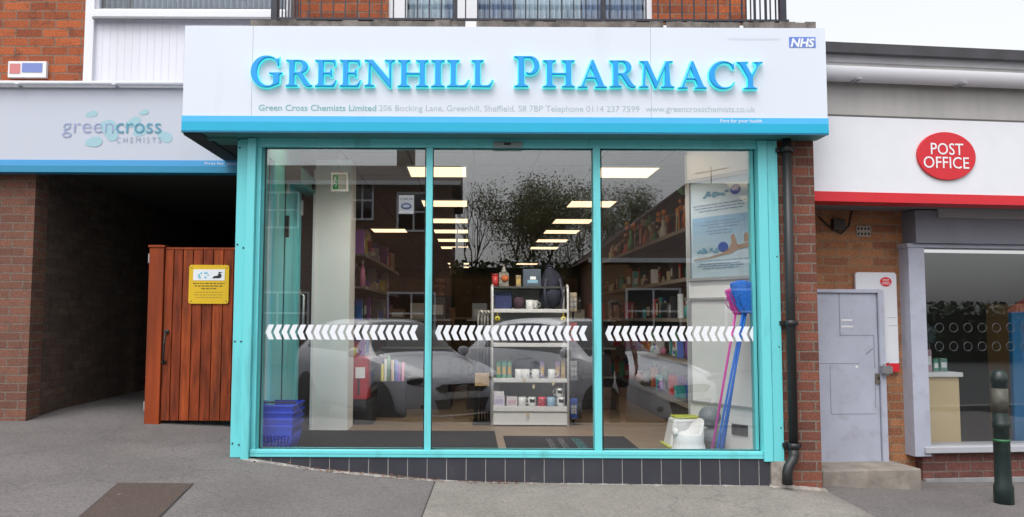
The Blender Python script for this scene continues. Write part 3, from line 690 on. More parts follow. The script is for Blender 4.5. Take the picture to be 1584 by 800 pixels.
def gP():
    return [footR(.34, .15) + [(.34, .93), (.50, .935)] + arc(.50, .70, .19, .235, 90, -80, 14)[1:] + bz((.53, .47), (.46, .455), (.43, .50)) + [(.405, .485), (.40, .45)] + bz((.40, .45), (.44, .40), (.54, .395)) +
            arc(.54, .695, .34, .305, -85, 90, 20) + [(-.02, 1), (-.02, .955)] + bz((-.02, .955), (.13, .94), (.13, .84)) + [(.13, .16)] + bz((.13, .16), (.13, .06), (-.01, SB)) + [(-.01, 0)]]
def gA():
    o = [(0, 0), (.36, 0), (.36, SB)] + bz((.36, SB), (.21, .05), (.25, .15)) + [(.315, .33), (.645, .33), (.715, .16)] + bz((.715, .16), (.74, .06), (.63, SB)) + [(.63, 0), (1.08, 0), (1.08, SB)] + bz((1.08, SB), (.99, .05), (.94, .16)) + [(.585, 1.02), (.51, 1.02), (.165, .16)] + bz((.165, .16), (.12, .05), (0, SB))
    return [o, [(.345, .40), (.615, .40), (.475, .745)]]
def gM():
    return [[(0, 0), (.35, 0), (.35, SB)] + bz((.35, SB), (.215, .06), (.222, .16)) + [(.262, .74), (.585, -.03), (.635, -.03), (.955, .73), (.93, .16)] + bz((.93, .16), (.93, .06), (.80, SB)) + [(.80, 0), (1.3, 0), (1.3, SB)] + bz((1.3, SB), (1.16, .06), (1.145, .16)) +
            [(1.11, .84)] + bz((1.11, .84), (1.11, .95), (1.25, .955)) + [(1.25, 1), (.985, 1), (.665, .245), (.335, 1), (.04, 1), (.04, .955)] + bz((.04, .955), (.17, .95), (.18, .84)) + [(.14, .16)] + bz((.14, .16), (.13, .06), (0, SB))]
def gC():
    return [arc(.53, .49, .53, .525, 50, 312, 34) + [(.955, .22), (.93, .24)] + bz((.93, .24), (.84, .07), (.66, .055)) + arc(.60, .49, .385, .45, 285, 72, 30)[1:] + bz((.72, .93), (.84, .88), (.87, .72)) + [(.925, .71), (.935, .955)] + [(.90, .92)]]
def gG():
    return [arc(.53, .49, .53, .525, 52, 292, 34) + [(.97, .10), (.97, .33)] + bz((.97, .33), (.97, .41), (1.06, .42)) + [(1.06, .465), (.62, .465), (.62, .42)] + bz((.62, .42), (.76, .41), (.76, .34)) + [(.76, .115)] +
            arc(.60, .49, .385, .45, 288, 72, 30)[1:] + bz((.72, .92), (.86, .87), (.90, .67)) + [(.95, .66), (.96, .96), (.92, .92)]]
def gY():
    return [[(.25, 0), (.77, 0), (.77, SB)] + bz((.77, SB), (.61, .06), (.61, .16)) + [(.61, .44), (.85, .86)] + bz((.85, .86), (.91, .95), (1.0, .955)) + [(1.0, 1), (.655, 1), (.655, .955)] + bz((.655, .955), (.80, .96), (.765, .86)) + [(.575, .53), (.36, .86)] + bz((.36, .86), (.32, .95), (.44, .955)) + [(.44, 1), (0, 1), (0, .955)] + bz((0, .955), (.09, .95), (.14, .86)) + [(.41, .42), (.41, .16)] + bz((.41, .16), (.41, .06), (.25, SB))]
GL = dict(G=gG, R=gR, E=gE, N=gN, H=gH, I=gI, L=gL, P=gP, A=gA, M=gM, C=gC, Y=gY)
def glyph_mesh(ch, w, h, depth, bev, off):
    cs = GL[ch](); xs = [p[0] for c in cs for p in c]; ys = [p[1] for c in cs for p in c]
    a, b = min(xs), max(xs); lo, hi = min(ys), max(ys)
    cu = bpy.data.curves.new('g', 'CURVE'); cu.dimensions = '2D'; cu.fill_mode = 'BOTH'; cu.extrude = depth / 2; cu.bevel_depth = bev; cu.bevel_resolution = 1; cu.offset = off
    for c in cs:
        pts = [((x - a) / (b - a) * w, (y - lo) / (hi - lo) * h) for x, y in c]
        q = [pts[0]]
        for p in pts[1:]:
            if (p[0]-q[-1][0])**2 + (p[1]-q[-1][1])**2 > 1e-8: q.append(p)
        if (q[0][0]-q[-1][0])**2 + (q[0][1]-q[-1][1])**2 < 1e-8: q.pop()
        sp = cu.splines.new('POLY'); sp.points.add(len(q) - 1); sp.use_cyclic_u = True
        for i, p in enumerate(q): sp.points[i].co = (p[0], p[1], 0, 1)
    o = bpy.data.objects.new('g', cu); COL.objects.link(o); return eval_mesh(o)
def put_mesh(me, name, m, parent, x, z, y):
    me.materials.clear(); me.materials.append(m)
    M = Matrix(((1, 0, 0, x), (0, 0, -1, y), (0, 1, 0, z), (0, 0, 0, 1))); me.transform(Matrix.Translation(-wloc(parent)) @ M)
    o = bpy.data.objects.new(name, me); COL.objects.link(o); o.parent = parent; return o
LETTERS = [('G', 389, 439, 87.5, 138.5), ('R', 443, 485.5, 94, 137.7), ('E', 488, 523, 94, 137.5), ('E', 526, 560.5, 94, 137.5), ('N', 564, 612.5, 94, 138.5), ('H', 615, 664, 94.3, 137.7), ('I', 666.5, 689, 94.3, 137.8), ('L', 691, 727, 94.3, 137.9), ('L', 728.5, 764, 94.3, 138),
           ('P', 794, 834.6, 88.3, 137.8), ('H', 838.5, 889, 94.5, 138.2), ('A', 892, 938.5, 94, 139), ('R', 941, 983, 95, 139.2), ('M', 986, 1042, 96, 140), ('A', 1046, 1091.5, 96, 140.3), ('C', 1093.5, 1135, 96, 141.2), ('Y', 1137, 1178, 97.3, 141)]
for ch, a, b, t, bt in LETTERS:
    x0, x1 = fx(a + .8, 116), fx(b - .8, 116); z0, z1 = Z(bt - .8, YF, (a + b) / 2), Z(t + .8, YF, (a + b) / 2)
    L = put_mesh(glyph_mesh(ch, x1 - x0, z1 - z0, .016, .003, -.0045), 'letter', LETTER, SIGN, x0, z0, YF - .036)
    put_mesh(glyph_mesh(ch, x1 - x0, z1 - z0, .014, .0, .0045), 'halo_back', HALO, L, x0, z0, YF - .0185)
mb = MB(); text(mb, 'Green Cross Chemists Limited', fx(400, 168), fx(582, 168), Z(171.5, YF, 490), 9.6 * YF / FPX, YF - .0015, bold=.014); mb.build('address_bold', TXT_T, SIGN)
mb = MB(); text(mb, '206 Bocking Lane, Greenhill, Sheffield, S8 7BP Telephone 0114 237 7599', fx(586.5, 168), fx(989, 168), Z(172.5, YF, 790), 9.6 * YF / FPX, YF - .0015, bold=-.004); text(mb, 'www.greencrosschemists.co.uk', fx(999, 168), fx(1168, 168), Z(173.3, YF, 1080), 9.6 * YF / FPX, YF - .0015, bold=-.004); mb.build('address', TXT_G, SIGN)
mb = MB(); text(mb, 'First for your health', fx(1114, 187), fx(1178, 187), Z(189.8, YF, 1140), 5.2 * YF / FPX, YF - .0075, bold=.005); mb.build('slogan', TXT_W, SIGN)
mb = MB(); text(mb, 'NHS services available here', fx(1126, 60), fx(1206, 60), Z(62.5, YF, 1170), 5 * YF / FPX, YF - .0015, bold=-.006); mb.build('small_line', mat('text_pale', (.60, .63, .72), .5), SIGN)
mb = MB(); mb.box(fx(1220.5, 65), fx(1261.5, 65), YF - .002, YF + .001, Z(74, YF, 1240), Z(57.5, YF, 1240)); B_ = mb.build('badge', NHSB, SIGN)
mb = MB(); text(mb, 'NHS', fx(1222.5, 65), fx(1260, 65), Z(72.4, YF, 1240), 13 * YF / FPX, YF - .0035, bold=.035, shear=.22); mb.build('badge_letters', TXT_W, B_)

# ------------------------------------------------------------------ shop front
def wx(px, y=YW): return X(px, y, 490)
FRONT = thing('shop_window', 'turquoise framed three pane shop window with white chevrons on dark tiles', 'shop window', (.25, YW, 0))
zh0, zh1 = Z(229, YW + .02), Z(214, YW + .02)
zs0, zs1 = Z(708, YW), Z(697, YW)
MB().box(wx(360), wx(376), 6.165, 6.24, Z(708, 6.16, 365), ZF0 - .002).build('post', TEAL, FRONT, .003)
MB().box(wx(378), wx(391), 6.12, 6.24, Z(712, 6.12, 385), ZF0 - .004).build('post', TEAL, FRONT, .003)
MB().box(wx(376) - .002, wx(378) + .002, 6.19, 6.24, Z(706, 6.16), ZF0 - .003).build('post_gap', DARK, FRONT)
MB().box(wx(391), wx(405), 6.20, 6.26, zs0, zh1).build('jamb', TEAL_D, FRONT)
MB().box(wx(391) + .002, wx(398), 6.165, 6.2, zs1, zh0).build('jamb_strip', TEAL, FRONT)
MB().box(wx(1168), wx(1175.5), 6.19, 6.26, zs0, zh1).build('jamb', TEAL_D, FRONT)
MB().box(wx(1176), wx(1190), 6.125, 6.24, Z(713, 6.12), ZF0 - .004).build('post', TEAL, FRONT, .003)
MB().box(wx(1191), wx(1207), 6.135, 6.24, Z(713, 6.12), ZF0 - .003).build('post', TEAL, FRONT, .003)
MB().box(wx(1190) - .002, wx(1191) + .002, 6.17, 6.24, Z(711, 6.12), ZF0 - .002).build('post_gap', DARK, FRONT)
MB().box(wx(391), wx(1176), 6.15, 6.27, zh0, zh1).build('head', TEAL, FRONT, .003)
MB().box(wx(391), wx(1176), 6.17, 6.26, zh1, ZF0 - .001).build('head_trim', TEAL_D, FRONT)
MB().box(wx(391), wx(1176), 6.145, 6.152, zh1 - .004, zh1 + .004).build('head_groove', DARK, FRONT)
MB().box(wx(391.5), wx(1175.5), 6.135, 6.27, zs0, zs1).build('sill', TEAL, FRONT, .004)
MB().box(wx(391.5), wx(1175.5), 6.132, 6.137, Z(702, YW) - .002, Z(702, YW)).build('sill_groove', TEAL_D, FRONT)
for a, b in ((657.5, 667.7), (919.3, 930.3)):
    MB().box(wx(a), wx(b), 6.15, 6.25, zs1, zh0).build('mullion', TEAL, FRONT, .003)
mb = MB(); mb.box(PLX0, PLX1, 6.155, 6.4, -.3, zs0 - .004); pl = mb.build('plinth', GROUT, FRONT)
mb = MB(); px = 419. - 30.2; 
pxs = [PLX0] + [X(419 + 30.2 * k, YW, 718) for k in range(26) if 419 + 30.2 * k < 1190] + [PLX1]
for a, b in zip(pxs, pxs[1:]): mb.box(a + (.003 if a != PLX0 else 0), b - .003, 6.147 + rnd.uniform(-.001, .001), 6.16, -.28, zs0 - .004)
mb.build('plinth_tiles', TILE, pl, .002)
mbs = []
for px, zz in ((363.5, 230), (363.5, 530), (373, 530), (363.5, 380), (373, 385), (363.5, 688), (373.5, 690)): mbs.append(MB().ell((wx(px), 6.165, Z(zz, 6.16)), (.008, .006, .008), 8, 5))
for px, zz in ((1203, 395), (1203, 535), (1203, 660)): mbs.append(MB().ell((wx(px), 6.135, Z(zz, 6.13)), (.006, .005, .006), 8, 5))
each('bolt', IRON, FRONT, mbs)
V_ = MB().box(wx(763), wx(808), 6.135, 6.152, Z(228.5, 6.14), Z(219.5, 6.14)).build('vent_cover', mat('clear_plastic', (.25, .31, .32), .3), FRONT, .002)
MB().box(wx(779), wx(790), 6.128, 6.137, Z(224.5, 6.14), Z(221.5, 6.14)).build('vent_latch', BLACK, V_)
cz0, cz1 = Z(526.5, 6.2), Z(503.5, 6.2)
for (a, b, n, c0) in ((404, 659, 20, 411.3), (666, 921, 20, 673), (929, 1173, 19, 936)):
    P_ = MB().box(wx(a, 6.2), wx(b, 6.2), 6.2, 6.21, zs1 - .01, zh0 + .02).build('glass_pane', GLASS, FRONT)
    GK = mat('gasket', (.012, .014, .014), .6); a_, b_ = (X(a + (1.2 if a == 404 else 1.8), 6.19), X(b - 1.8, 6.19))
    each('gasket', GK, P_, [MB().box(a_, a_ + .007, 6.19, 6.199, zs1, zh0), MB().box(b_ - .007, b_, 6.19, 6.199, zs1, zh0), MB().box(a_ + .007, b_ - .007, 6.19, 6.199, zs1, zs1 + .007), MB().box(a_ + .007, b_ - .007, 6.19, 6.199, zh0 - .007, zh0)])
    mb = MB()
    for k in range(n):
        q = c0 + 12.35 * k
        if q + 13 > b - 1: break
        def p(u, v): return (wx(q + u, 6.2), lerp(cz0, cz1, v))
        xm = [p(0, .5), p(5, 0), p(13.2, 0), p(8.2, .5), p(13.2, 1), p(5, 1)]
        mb.add([(x, 6.1985, z) for x, z in xm] , [(0, 1, 2, 3), (0, 3, 4, 5)])
    CB = mb.build('chevron_band', CHEV, P_, normals=False)
# ------------------------------------------------------------------ the shop's shell
FZ = .185; CZ = 2.74
SHX0, SHX1, SHY1 = -1.90, 2.55, 25.
def onz(px, py, z):
    d = ray(px, py); t = (z - CAMZ) / d.z; return Vector((d.x * t, d.y * t, z))
def floor_mat():
    m = mat('vinyl_floor', (.25, .18, .12), .45, var=.12, vscale=3, dirt=(.18, .13, .088), dscale=2)
    n, l = nt(m); b = n['Principled BSDF']; src = b.inputs['Base Color'].links[0].from_socket
    tc = n.new('ShaderNodeTexCoord'); bt = n.new('ShaderNodeTexBrick'); bt.offset = .5
    bt.inputs['Scale'].default_value = 1; bt.inputs['Brick Width'].default_value = .9; bt.inputs['Row Height'].default_value = .45; bt.inputs['Mortar Size'].default_value = .006
    bt.inputs['Color1'].default_value = (1, 1, 1, 1); bt.inputs['Color2'].default_value = (.8, .8, .8, 1); bt.inputs['Mortar'].default_value = (1.35, 1.35, 1.35, 1)
    mp = n.new('ShaderNodeMapping'); mp.inputs['Rotation'].default_value = (0, 0, R(45)); l.new(tc.outputs['Object'], mp.inputs[0]); l.new(mp.outputs[0], bt.inputs[0])
    mx = n.new('ShaderNodeMix'); mx.data_type = 'RGBA'; mx.blend_type = 'MULTIPLY'; mx.inputs[0].default_value = 1; l.new(src, mx.inputs[6]); l.new(bt.outputs[0], mx.inputs[7]); l.new(mx.outputs[2], b.inputs['Base Color'])
    return m
def ceil_mat():
    m = mat('ceiling_tile', (.26, .26, .26), .9, var=.05, vscale=40)
    n, l = nt(m); b = n['Principled BSDF']; src = b.inputs['Base Color'].links[0].from_socket
    tc = n.new('ShaderNodeTexCoord'); bt = n.new('ShaderNodeTexBrick'); bt.offset = 0
    bt.inputs['Scale'].default_value = 1; bt.inputs['Brick Width'].default_value = .6; bt.inputs['Row Height'].default_value = .6; bt.inputs['Mortar Size'].default_value = .011
    bt.inputs['Color1'].default_value = (1, 1, 1, 1); bt.inputs['Color2'].default_value = (.9, .9, .9, 1); bt.inputs['Mortar'].default_value = (.42, .42, .42, 1)
    l.new(tc.outputs['Object'], bt.inputs[0])
    mx = n.new('ShaderNodeMix'); mx.data_type = 'RGBA'; mx.blend_type = 'MULTIPLY'; mx.inputs[0].default_value = 1; l.new(src, mx.inputs[6]); l.new(bt.outputs[0], mx.inputs[7]); l.new(mx.outputs[2], b.inputs['Base Color'])
    return m
INW = mat('shop_wall', (.16, .13, .105), .85, var=.08)
def lshape(z0, z1): return MB().prism([(SX, 6.27), (SHX1, 6.27), (SHX1, SHY1), (-3.7, SHY1), (-3.7, 14.2), (SX, 14.2)], 'xy', z0, z1)
structure(lshape(FZ - .1, FZ).build('floor', floor_mat()))
structure(lshape(CZ, CZ + .06).build('ceiling', ceil_mat()))
structure(MB().box(SHX1, SHX1 + .09, 7.12, SHY1, 0, CZ + .06).build('wall_right', INW))
mb = MB(); mb.box(SX, SX + .05, 7.9, 14.2, 0, CZ); mb.box(-3.7, SX + .05, 14.2, 14.25, 0, CZ); mb.box(-3.75, -3.7, 14.2, SHY1, 0, CZ); structure(mb.build('wall_left', INW))
structure(MB().box(-3.75, SHX1, SHY1, SHY1 + .1, 0, CZ).build('wall_back', mat('back_wall', (.16, .11, .08), .9, var=.2)))
cx_0, cx_1 = X(482, 7.6, 600), X(538, 7.6, 600)
structure(MB().box(cx_0, cx_1, 7.6, 7.95, FZ, CZ).build('interior_column', mat('column_white', (.82, .83, .82), .7, var=.02)))
o = MB().box(cx_0 - .012, cx_0 + .012, 7.58, 7.62, FZ, CZ - .1).build('column_edge_strip', WHITE); tag(o, 'white corner strip up the white column beside the entrance door', 'trim')
structure(MB().box(SX, cx_0 - .02, 7.9, 7.95, FZ, CZ).build('wall_entrance', mat('dark_wall', (.05, .045, .045), .8)))
SPOT_W = 42.
LIGHT_E = mat('light_diffuser', (.9, .85, .75), .5, emit=((1, .74, .44), 1.0))
rows = [263.5, 313, 340, 356.5, 370.5, 382, 407, 412.5, 418]
def ceiling_light(xc, yc, label):
    t = thing('ceiling_light', label, 'ceiling light', (xc, yc, CZ - .02), 'square ceiling lights of the pharmacy')
    mb = MB(); a = .3
    for q in ((-a, a, -a, -a + .012), (-a, a, a - .012, a), (-a, -a + .012, -a + .012, a - .012), (a - .012, a, -a + .012, a - .012)): mb.box(xc + q[0], xc + q[1], yc + q[2], yc + q[3], CZ - .022, CZ - .001)
    mb.build('frame', WHITE, t)
    MB().box(xc - a + .0125, xc + a - .0125, yc - a + .0125, yc + a - .0125, CZ - .018, CZ - .006).build('diffuser', LIGHT_E, t)
ordn = ['first', 'second', 'third', 'fourth', 'fifth', 'sixth', 'seventh', 'eighth', 'ninth']
for i, py in enumerate(rows):
    yc = onz(728, py, CZ).y
    ceiling_light(-.34, yc, 'square lit ceiling panel, %s from the window in the row over the middle pane' % ordn[i])
    if i in (0, 1, 2, 3, 4, 5, 6): ceiling_light(1.57, yc, 'square lit ceiling panel, %s from the window in the row above the right shelving' % ordn[i])
for x_, n_ in ((-1.4, 'by the entrance door'), (-.34, 'over the middle pane'), (1.57, 'over the right pane')): ceiling_light(x_, 6.62, 'added unseen ceiling fill panel close behind the window head ' + n_)  # extra panels, out of sight, added to brighten the front of the shop
for i, py in enumerate((355, 370, 382)):
    ceiling_light(-2.75 if onz(560, py, CZ).y > 14.6 else -1.4, max(10.6 + i, onz(560, py, CZ).y), 'square lit ceiling panel, %s in the row by the left shop wall' % ordn[i])
def fill_spot(x, y, tgt, w, label):  # added lamp hidden by the window head, brightens the window display
    t = thing('added_fill_spot', label, 'spotlight', (x, y, CZ - .09), 'added unseen fill spotlights behind the window head')
    MB().lathe((x, y, CZ - .001), [(0, 0), (.045, 0), (.045, -.06), (.038, -.06), (.036, -.03), (0, -.03)], 18).build('housing', WHITE, t)
    MB().lathe((x, y, CZ - .033), [(0, 0), (.034, 0), (.034, -.006), (0, -.006)], 18).build('bulb', mat('fill_spot_bulb', (.9, .9, .85), .4, emit=((1, .9, .75), 3)), t)
    d = bpy.data.lights.new('fill_spot_lamp', 'SPOT'); d.energy = w; d.spot_size = R(100); d.spot_blend = .9; d.color = (1, .93, .84); d.shadow_soft_size = .04
    o = bpy.data.objects.new('fill_spot_lamp', d); COL.objects.link(o); o.parent = t; o.location = (0, 0, .012)
    o.rotation_euler = (Vector(tgt) - Vector((x, y, CZ - .078))).to_track_quat('-Z', 'Y').to_euler()
for x_, tg_, w_, n_ in ((-.45, (-1.35, 7.7, .5), SPOT_W * .75, 'nearest the entrance door'), (.25, (.5, 8.2, .5), SPOT_W, 'over the left part of the middle pane'), (.95, (.7, 8.2, .5), SPOT_W, 'over the right part of the middle pane'), (1.35, (2.2, 6.75, .5), SPOT_W * .55, 'nearest the white partition')):
    fill_spot(x_, 6.78, tg_, w_, 'small added unseen fill spotlight ' + n_)
# ------------------------------------------------------------------ entrance door in the side of the shop front
DOOR = thing('entrance_door', 'turquoise automatic sliding door in the side of the shop front', 'door', (-1.6, 7, FZ))
XD = -1.61
def dy(px): return (728 - px) and (-XD) * FPX / (728 - px)
zdh = 2.52
MB().box(XD - .06, XD, 6.27, 6.34, FZ, CZ).build('frame', TEAL, DOOR, .003)
MB().box(XD - .02, XD - .01, 6.34, 6.56, FZ + .06, zdh).build('side_light', GLASS_U, DOOR)
MB().box(XD - .05, XD - .002, 6.56, 6.92, FZ, zdh).build('leaf_stile', TEAL, DOOR, .004)
MB().box(XD - .04, XD - .01, 6.92, 6.99, FZ, zdh).build('leaf_gap', DARK, DOOR)
MB().box(XD - .05, XD - .003, 6.99, 7.24, FZ, zdh).build('leaf_stile', TEAL, DOOR, .004)
MB().box(XD - .045, XD - .008, 7.245, 7.47, FZ, zdh).build('leaf_panel', TEAL, DOOR, .004)
MB().box(XD - .05, XD, 7.475, 7.6, FZ, zdh).build('leaf_stile', TEAL, DOOR, .004)
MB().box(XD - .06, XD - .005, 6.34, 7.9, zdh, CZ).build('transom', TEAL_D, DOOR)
MB().box(XD - .05, XD + .01, 6.34, 7.62, FZ + .001, FZ + .05).build('threshold', mat('alu', (.6, .61, .62), .35, .7), DOOR)
HB = MB().box(XD + .003, XD + .135, 6.9, 7.85, 2.41, 2.545).build('operator_box', mat('operator_teal', (.10, .30, .31), .4), DOOR, .006)
MB().box(XD + .003, XD + .136, 6.885, 6.899, 2.40, 2.55).build('end_cap', mat('brown_black', (.03, .024, .024), .5), HB)
MB().ell((XD + .137, 7.45, 2.45), (.02, .07, .03)).build('sensor', BLACK, HB)
MB().box(XD + .002, XD + .03, 6.93, 6.97, 1.93, 2.12).build('door_switch', BLACK, DOOR, .003)
mb = MB(); mb.tube([(XD + .015, 7.53, 1.14), (XD + .05, 7.53, 1.16), (XD + .05, 7.53, 1.44), (XD + .015, 7.53, 1.46)], .012, 8); mb.box(XD + .001, XD + .02, 7.505, 7.555, 1.08, 1.5); mb.build('handle', mat('steel', (.6, .6, .6), .3, .9), DOOR)
each('guide', mat('white_plastic', (.75, .75, .75), .4), DOOR, [MB().box(XD + .002, XD + .024, 6.955, 6.975, 2.32, 2.41), MB().box(XD + .002, XD + .024, 7.54, 7.56, 2.2, 2.34)])
# ------------------------------------------------------------------ things inside the shop
PAL = dict(red=(.42, .03, .03), orange=(.55, .17, .03), yellow=(.6, .45, .05), green=(.06, .26, .09), teal=(.04, .3, .3), blue=(.04, .11, .42), purple=(.2, .06, .3), pink=(.6, .17, .3), white=(.66, .66, .66), brown=(.2, .1, .05), black=(.03, .03, .035), beige=(.48, .4, .28), grey=(.28, .29, .31))
def pm(c): return mat('goods_' + c, tuple(min(.65, q * 1.2 + .01) for q in PAL[c]), .45, var=.05, vscale=20)
def onfl(px, Y): return Vector((X(px, Y), Y, FZ))
# mats
structure
def floor_mat_thing(name, label, x0, x1, y0, y1, marks=False):
    o = MB().box(x0, x1, y0, y1, FZ + .0005, FZ + .009).build(name, mat('carpet_mat', (.012, .0125, .015), .95, spec=.05, var=.25, vscale=60, bump=.5, bscale=300), bevel=.003)
    tag(o, label, 'mat'); return o
floor_mat_thing('entrance_mat', 'large plain dark grey entrance mat inside the door', -1.58, X(764, 7.8, 660), 6.30, 7.56)
m2 = floor_mat_thing('logo_mat', 'dark grey mat with grey and teal print lying right of the large mat', X(778, 7.3, 670), 1.37, 6.30, 7.26)
rg = random.Random(5)
for xx, mm, nm in ((.66, 'grey', 'grey_print'), (.76, 'grey', 'grey_print'), (.885, 'teal', 'teal_print')):
    mb = MB(); y = 6.42
    while y < 7.1:
        w = rg.uniform(.02, .05); h = .05 if mm == 'grey' else .075
        mb.box(xx, xx + .010, y, y + w, FZ + .0088, FZ + .0098); mb.box(xx, xx + h, y, y + .009, FZ + .0088, FZ + .0098); 
        if rg.random() < .5: mb.box(xx + h * .5, xx + h * .5 + .01, y + .01, y + w, FZ + .0088, FZ + .0098)
        y += w + .02
    mb.build(nm, mat('mat_print_' + mm, (.16, .17, .18) if mm == 'grey' else (.03, .25, .26), .9), m2)

# stack of shopping baskets
BBL = mat('basket_blue', (.014, .06, .60), .38, var=.04)
def basket(i):
    z = FZ + .001 + i * .052; c = (X(433, 6.5, 660), 6.52); h = .215; w0, d0, w1, d1 = .105, .17, .142, .205
    t = thing('shopping_basket', ['blue plastic shopping basket at the bottom of the stack, slotted walls showing', 'blue shopping basket second from the bottom of its stack', 'blue shopping basket second from the top of its stack', 'blue shopping basket on top of the stack by the door'][i], 'basket', (c[0], c[1], z), 'stacked blue shopping baskets')
    mb = MB()
    def wall(t0): return lerp(w0, w1, t0), lerp(d0, d1, t0)
    def ring(ta, tb, th=.004):
        wa, da = wall(ta); wb, db = wall(tb); za, zb = z + ta * h, z + tb * h
        o = [(-1, -1), (1, -1), (1, 1), (-1, 1)]
        for k in range(4):
            (ax, ay), (bx, by) = o[k], o[(k + 1) % 4]; P = []
            for (wx_, dx_, zz) in ((wa, da, za), (wb, db, zb)):
                for off in (0, -th): P += [(c[0] + ax * (wx_ + off), c[1] + ay * (dx_ + off), zz), (c[0] + bx * (wx_ + off), c[1] + by * (dx_ + off), zz)]
            mb.add(P, [(0, 1, 5, 4), (2, 6, 7, 3), (4, 5, 7, 6), (0, 2, 3, 1)])
    ring(0, .07); ring(.62, .97)
    for r_ in (.2, .33, .46, .56): ring(r_ - .012, r_ + .012)
    for k in range(4):
        n = 9 if k % 2 == 0 else 12
        for j in range(n + 1):
            u = lerp(-.97, .97, j / n)
            def pt(tt):
                w, d = wall(tt); return (c[0] + u * w, c[1] + (-d if k == 0 else d), z + tt * h) if k % 2 == 0 else (c[0] + (w if k == 1 else -w), c[1] + u * d, z + tt * h)
            mb.tube([pt(.04), pt(.64)], .0045, 4)
    mb.box(c[0] - w0, c[0] + w0, c[1] - d0, c[1] + d0, z, z + .005)
    mb.build('tub', BBL, t)
    mb = MB(); a, b = w1 + .008, d1 + .008
    for q in ((-a, a, -b, -b + .02), (-a, a, b - .02, b), (-a, -a + .02, -b + .02, b - .02), (a - .02, a, -b + .02, b - .02)): mb.box(c[0] + q[0], c[0] + q[1], c[1] + q[2], c[1] + q[3], z + h * .93, z + h)
    mb.build('rim', BBL, t, .003)
    if i == 3:
        mb = MB(); mb.tube([(c[0] - .13, c[1] - .03, z + h - .01), (c[0] - .12, c[1] - .1, z + h + .012), (c[0] + .12, c[1] - .1, z + h + .012), (c[0] + .13, c[1] - .03, z + h - .01)], .007, 6); mb.build('handle', mat('basket_handle', (.02, .02, .025), .5), t)
for i in range(4): basket(i)

# hanging exit sign and sticker
ES = thing('exit_sign', 'white framed green emergency exit sign hanging from the ceiling by the white column', 'sign', at(525, 296, 7.1))
ex0, ex1, ez0, ez1 = X(512, 7.1, 280), X(538, 7.1, 280), Z(296, 7.1, 525), Z(267, 7.1, 525)
mb = MB()
for q in ((ex0, ex1, ez0, ez0 + .018), (ex0, ex1, ez1 - .018, ez1), (ex0, ex0 + .014, ez0 + .018, ez1 - .018), (ex1 - .014, ex1, ez0 + .018, ez1 - .018)): mb.box(q[0], q[1], 7.1, 7.14, q[2], q[3])
mb.build('frame', WHITE, ES)
MB().box(ex0 + .0142, ex1 - .0142, 7.11, 7.135, ez0 + .0182, ez1 - .0182).build('panel', mat('exit_panel_glare', (.40, .44, .42), .3), ES)  # grey of the uncovered half is a reflection put into the colour
mb = MB(); xm = lerp(ex0, ex1, .42); mb.box(ex0 + .016, xm, 7.1075, 7.111, ez0 + .02, ez1 - .02); mb.build('green_half', mat('exit_green', (.01, .32, .10), .4), ES)
mb = MB(); mx_ = lerp(ex0, xm, .55); mz = (ez0 + ez1) / 2
mb.ell((mx_, 7.106, mz + .038), (.008, .002, .009)); mb.tube([(mx_, 7.106, mz + .028), (mx_ - .008, 7.106, mz - .004)], .006, 6); mb.tube([(mx_ - .008, 7.106, mz - .004), (mx_ + .012, 7.106, mz - .02), (mx_ + .004, 7.106, mz - .045)], .004, 6); mb.tube([(mx_ - .008, 7.106, mz - .004), (mx_ - .016, 7.106, mz - .03), (mx_ - .026, 7.106, mz - .035)], .004, 6); mb.tube([(mx_ - .02, 7.106, mz + .006), (mx_, 7.106, mz + .024), (mx_ + .018, 7.106, mz + .01)], .003, 6)
mb.build('running_figure', TXT_W, ES)
mb = MB(); mb.tube([((ex0 + ex1) / 2, 7.12, ez1), ((ex0 + ex1) / 2, 7.12, CZ)], .008, 6); mb.build('hanger', mat('steel', (.6, .6, .6), .3, .9), ES)
ST = thing('window_sticker', 'small white sticker with a grey blue oval inside the glass near the first mullion', 'sticker', at(628, 331, 6.216))
MB().box(X(617, 6.215, 316), X(640, 6.215, 316), 6.212, 6.2145, Z(331, 6.215, 628), Z(302, 6.215, 628)).build('paper', mat('sticker_paper', (.42, .43, .46), .6), ST)
mb = MB(); mb.ell((X(628.5, 6.21, 316), 6.2115, Z(319, 6.21, 628)), (.042, .001, .026)); mb.build('oval', mat('oval_blue', (.06, .08, .17), .5), ST)
mb = MB(); mb.ell((X(628.5, 6.21, 316), 6.2105, Z(319, 6.21, 628)), (.03, .001, .012)); mb.build('oval_centre', mat('oval_pale', (.3, .33, .42), .5), ST)
mb = MB(); lines_of_print(mb, X(619, 6.21, 316), X(638, 6.21, 316), Z(309, 6.21, 628), 6.2118, .012, rg); mb.build('print', mat('sticker_print', (.2, .2, .24), .6), ST)
mb = MB(); mb.box(X(597, 8.6), X(601, 8.6), 8.6, 8.62, Z(240, 6.25) - .02, Z(240, 6.25))

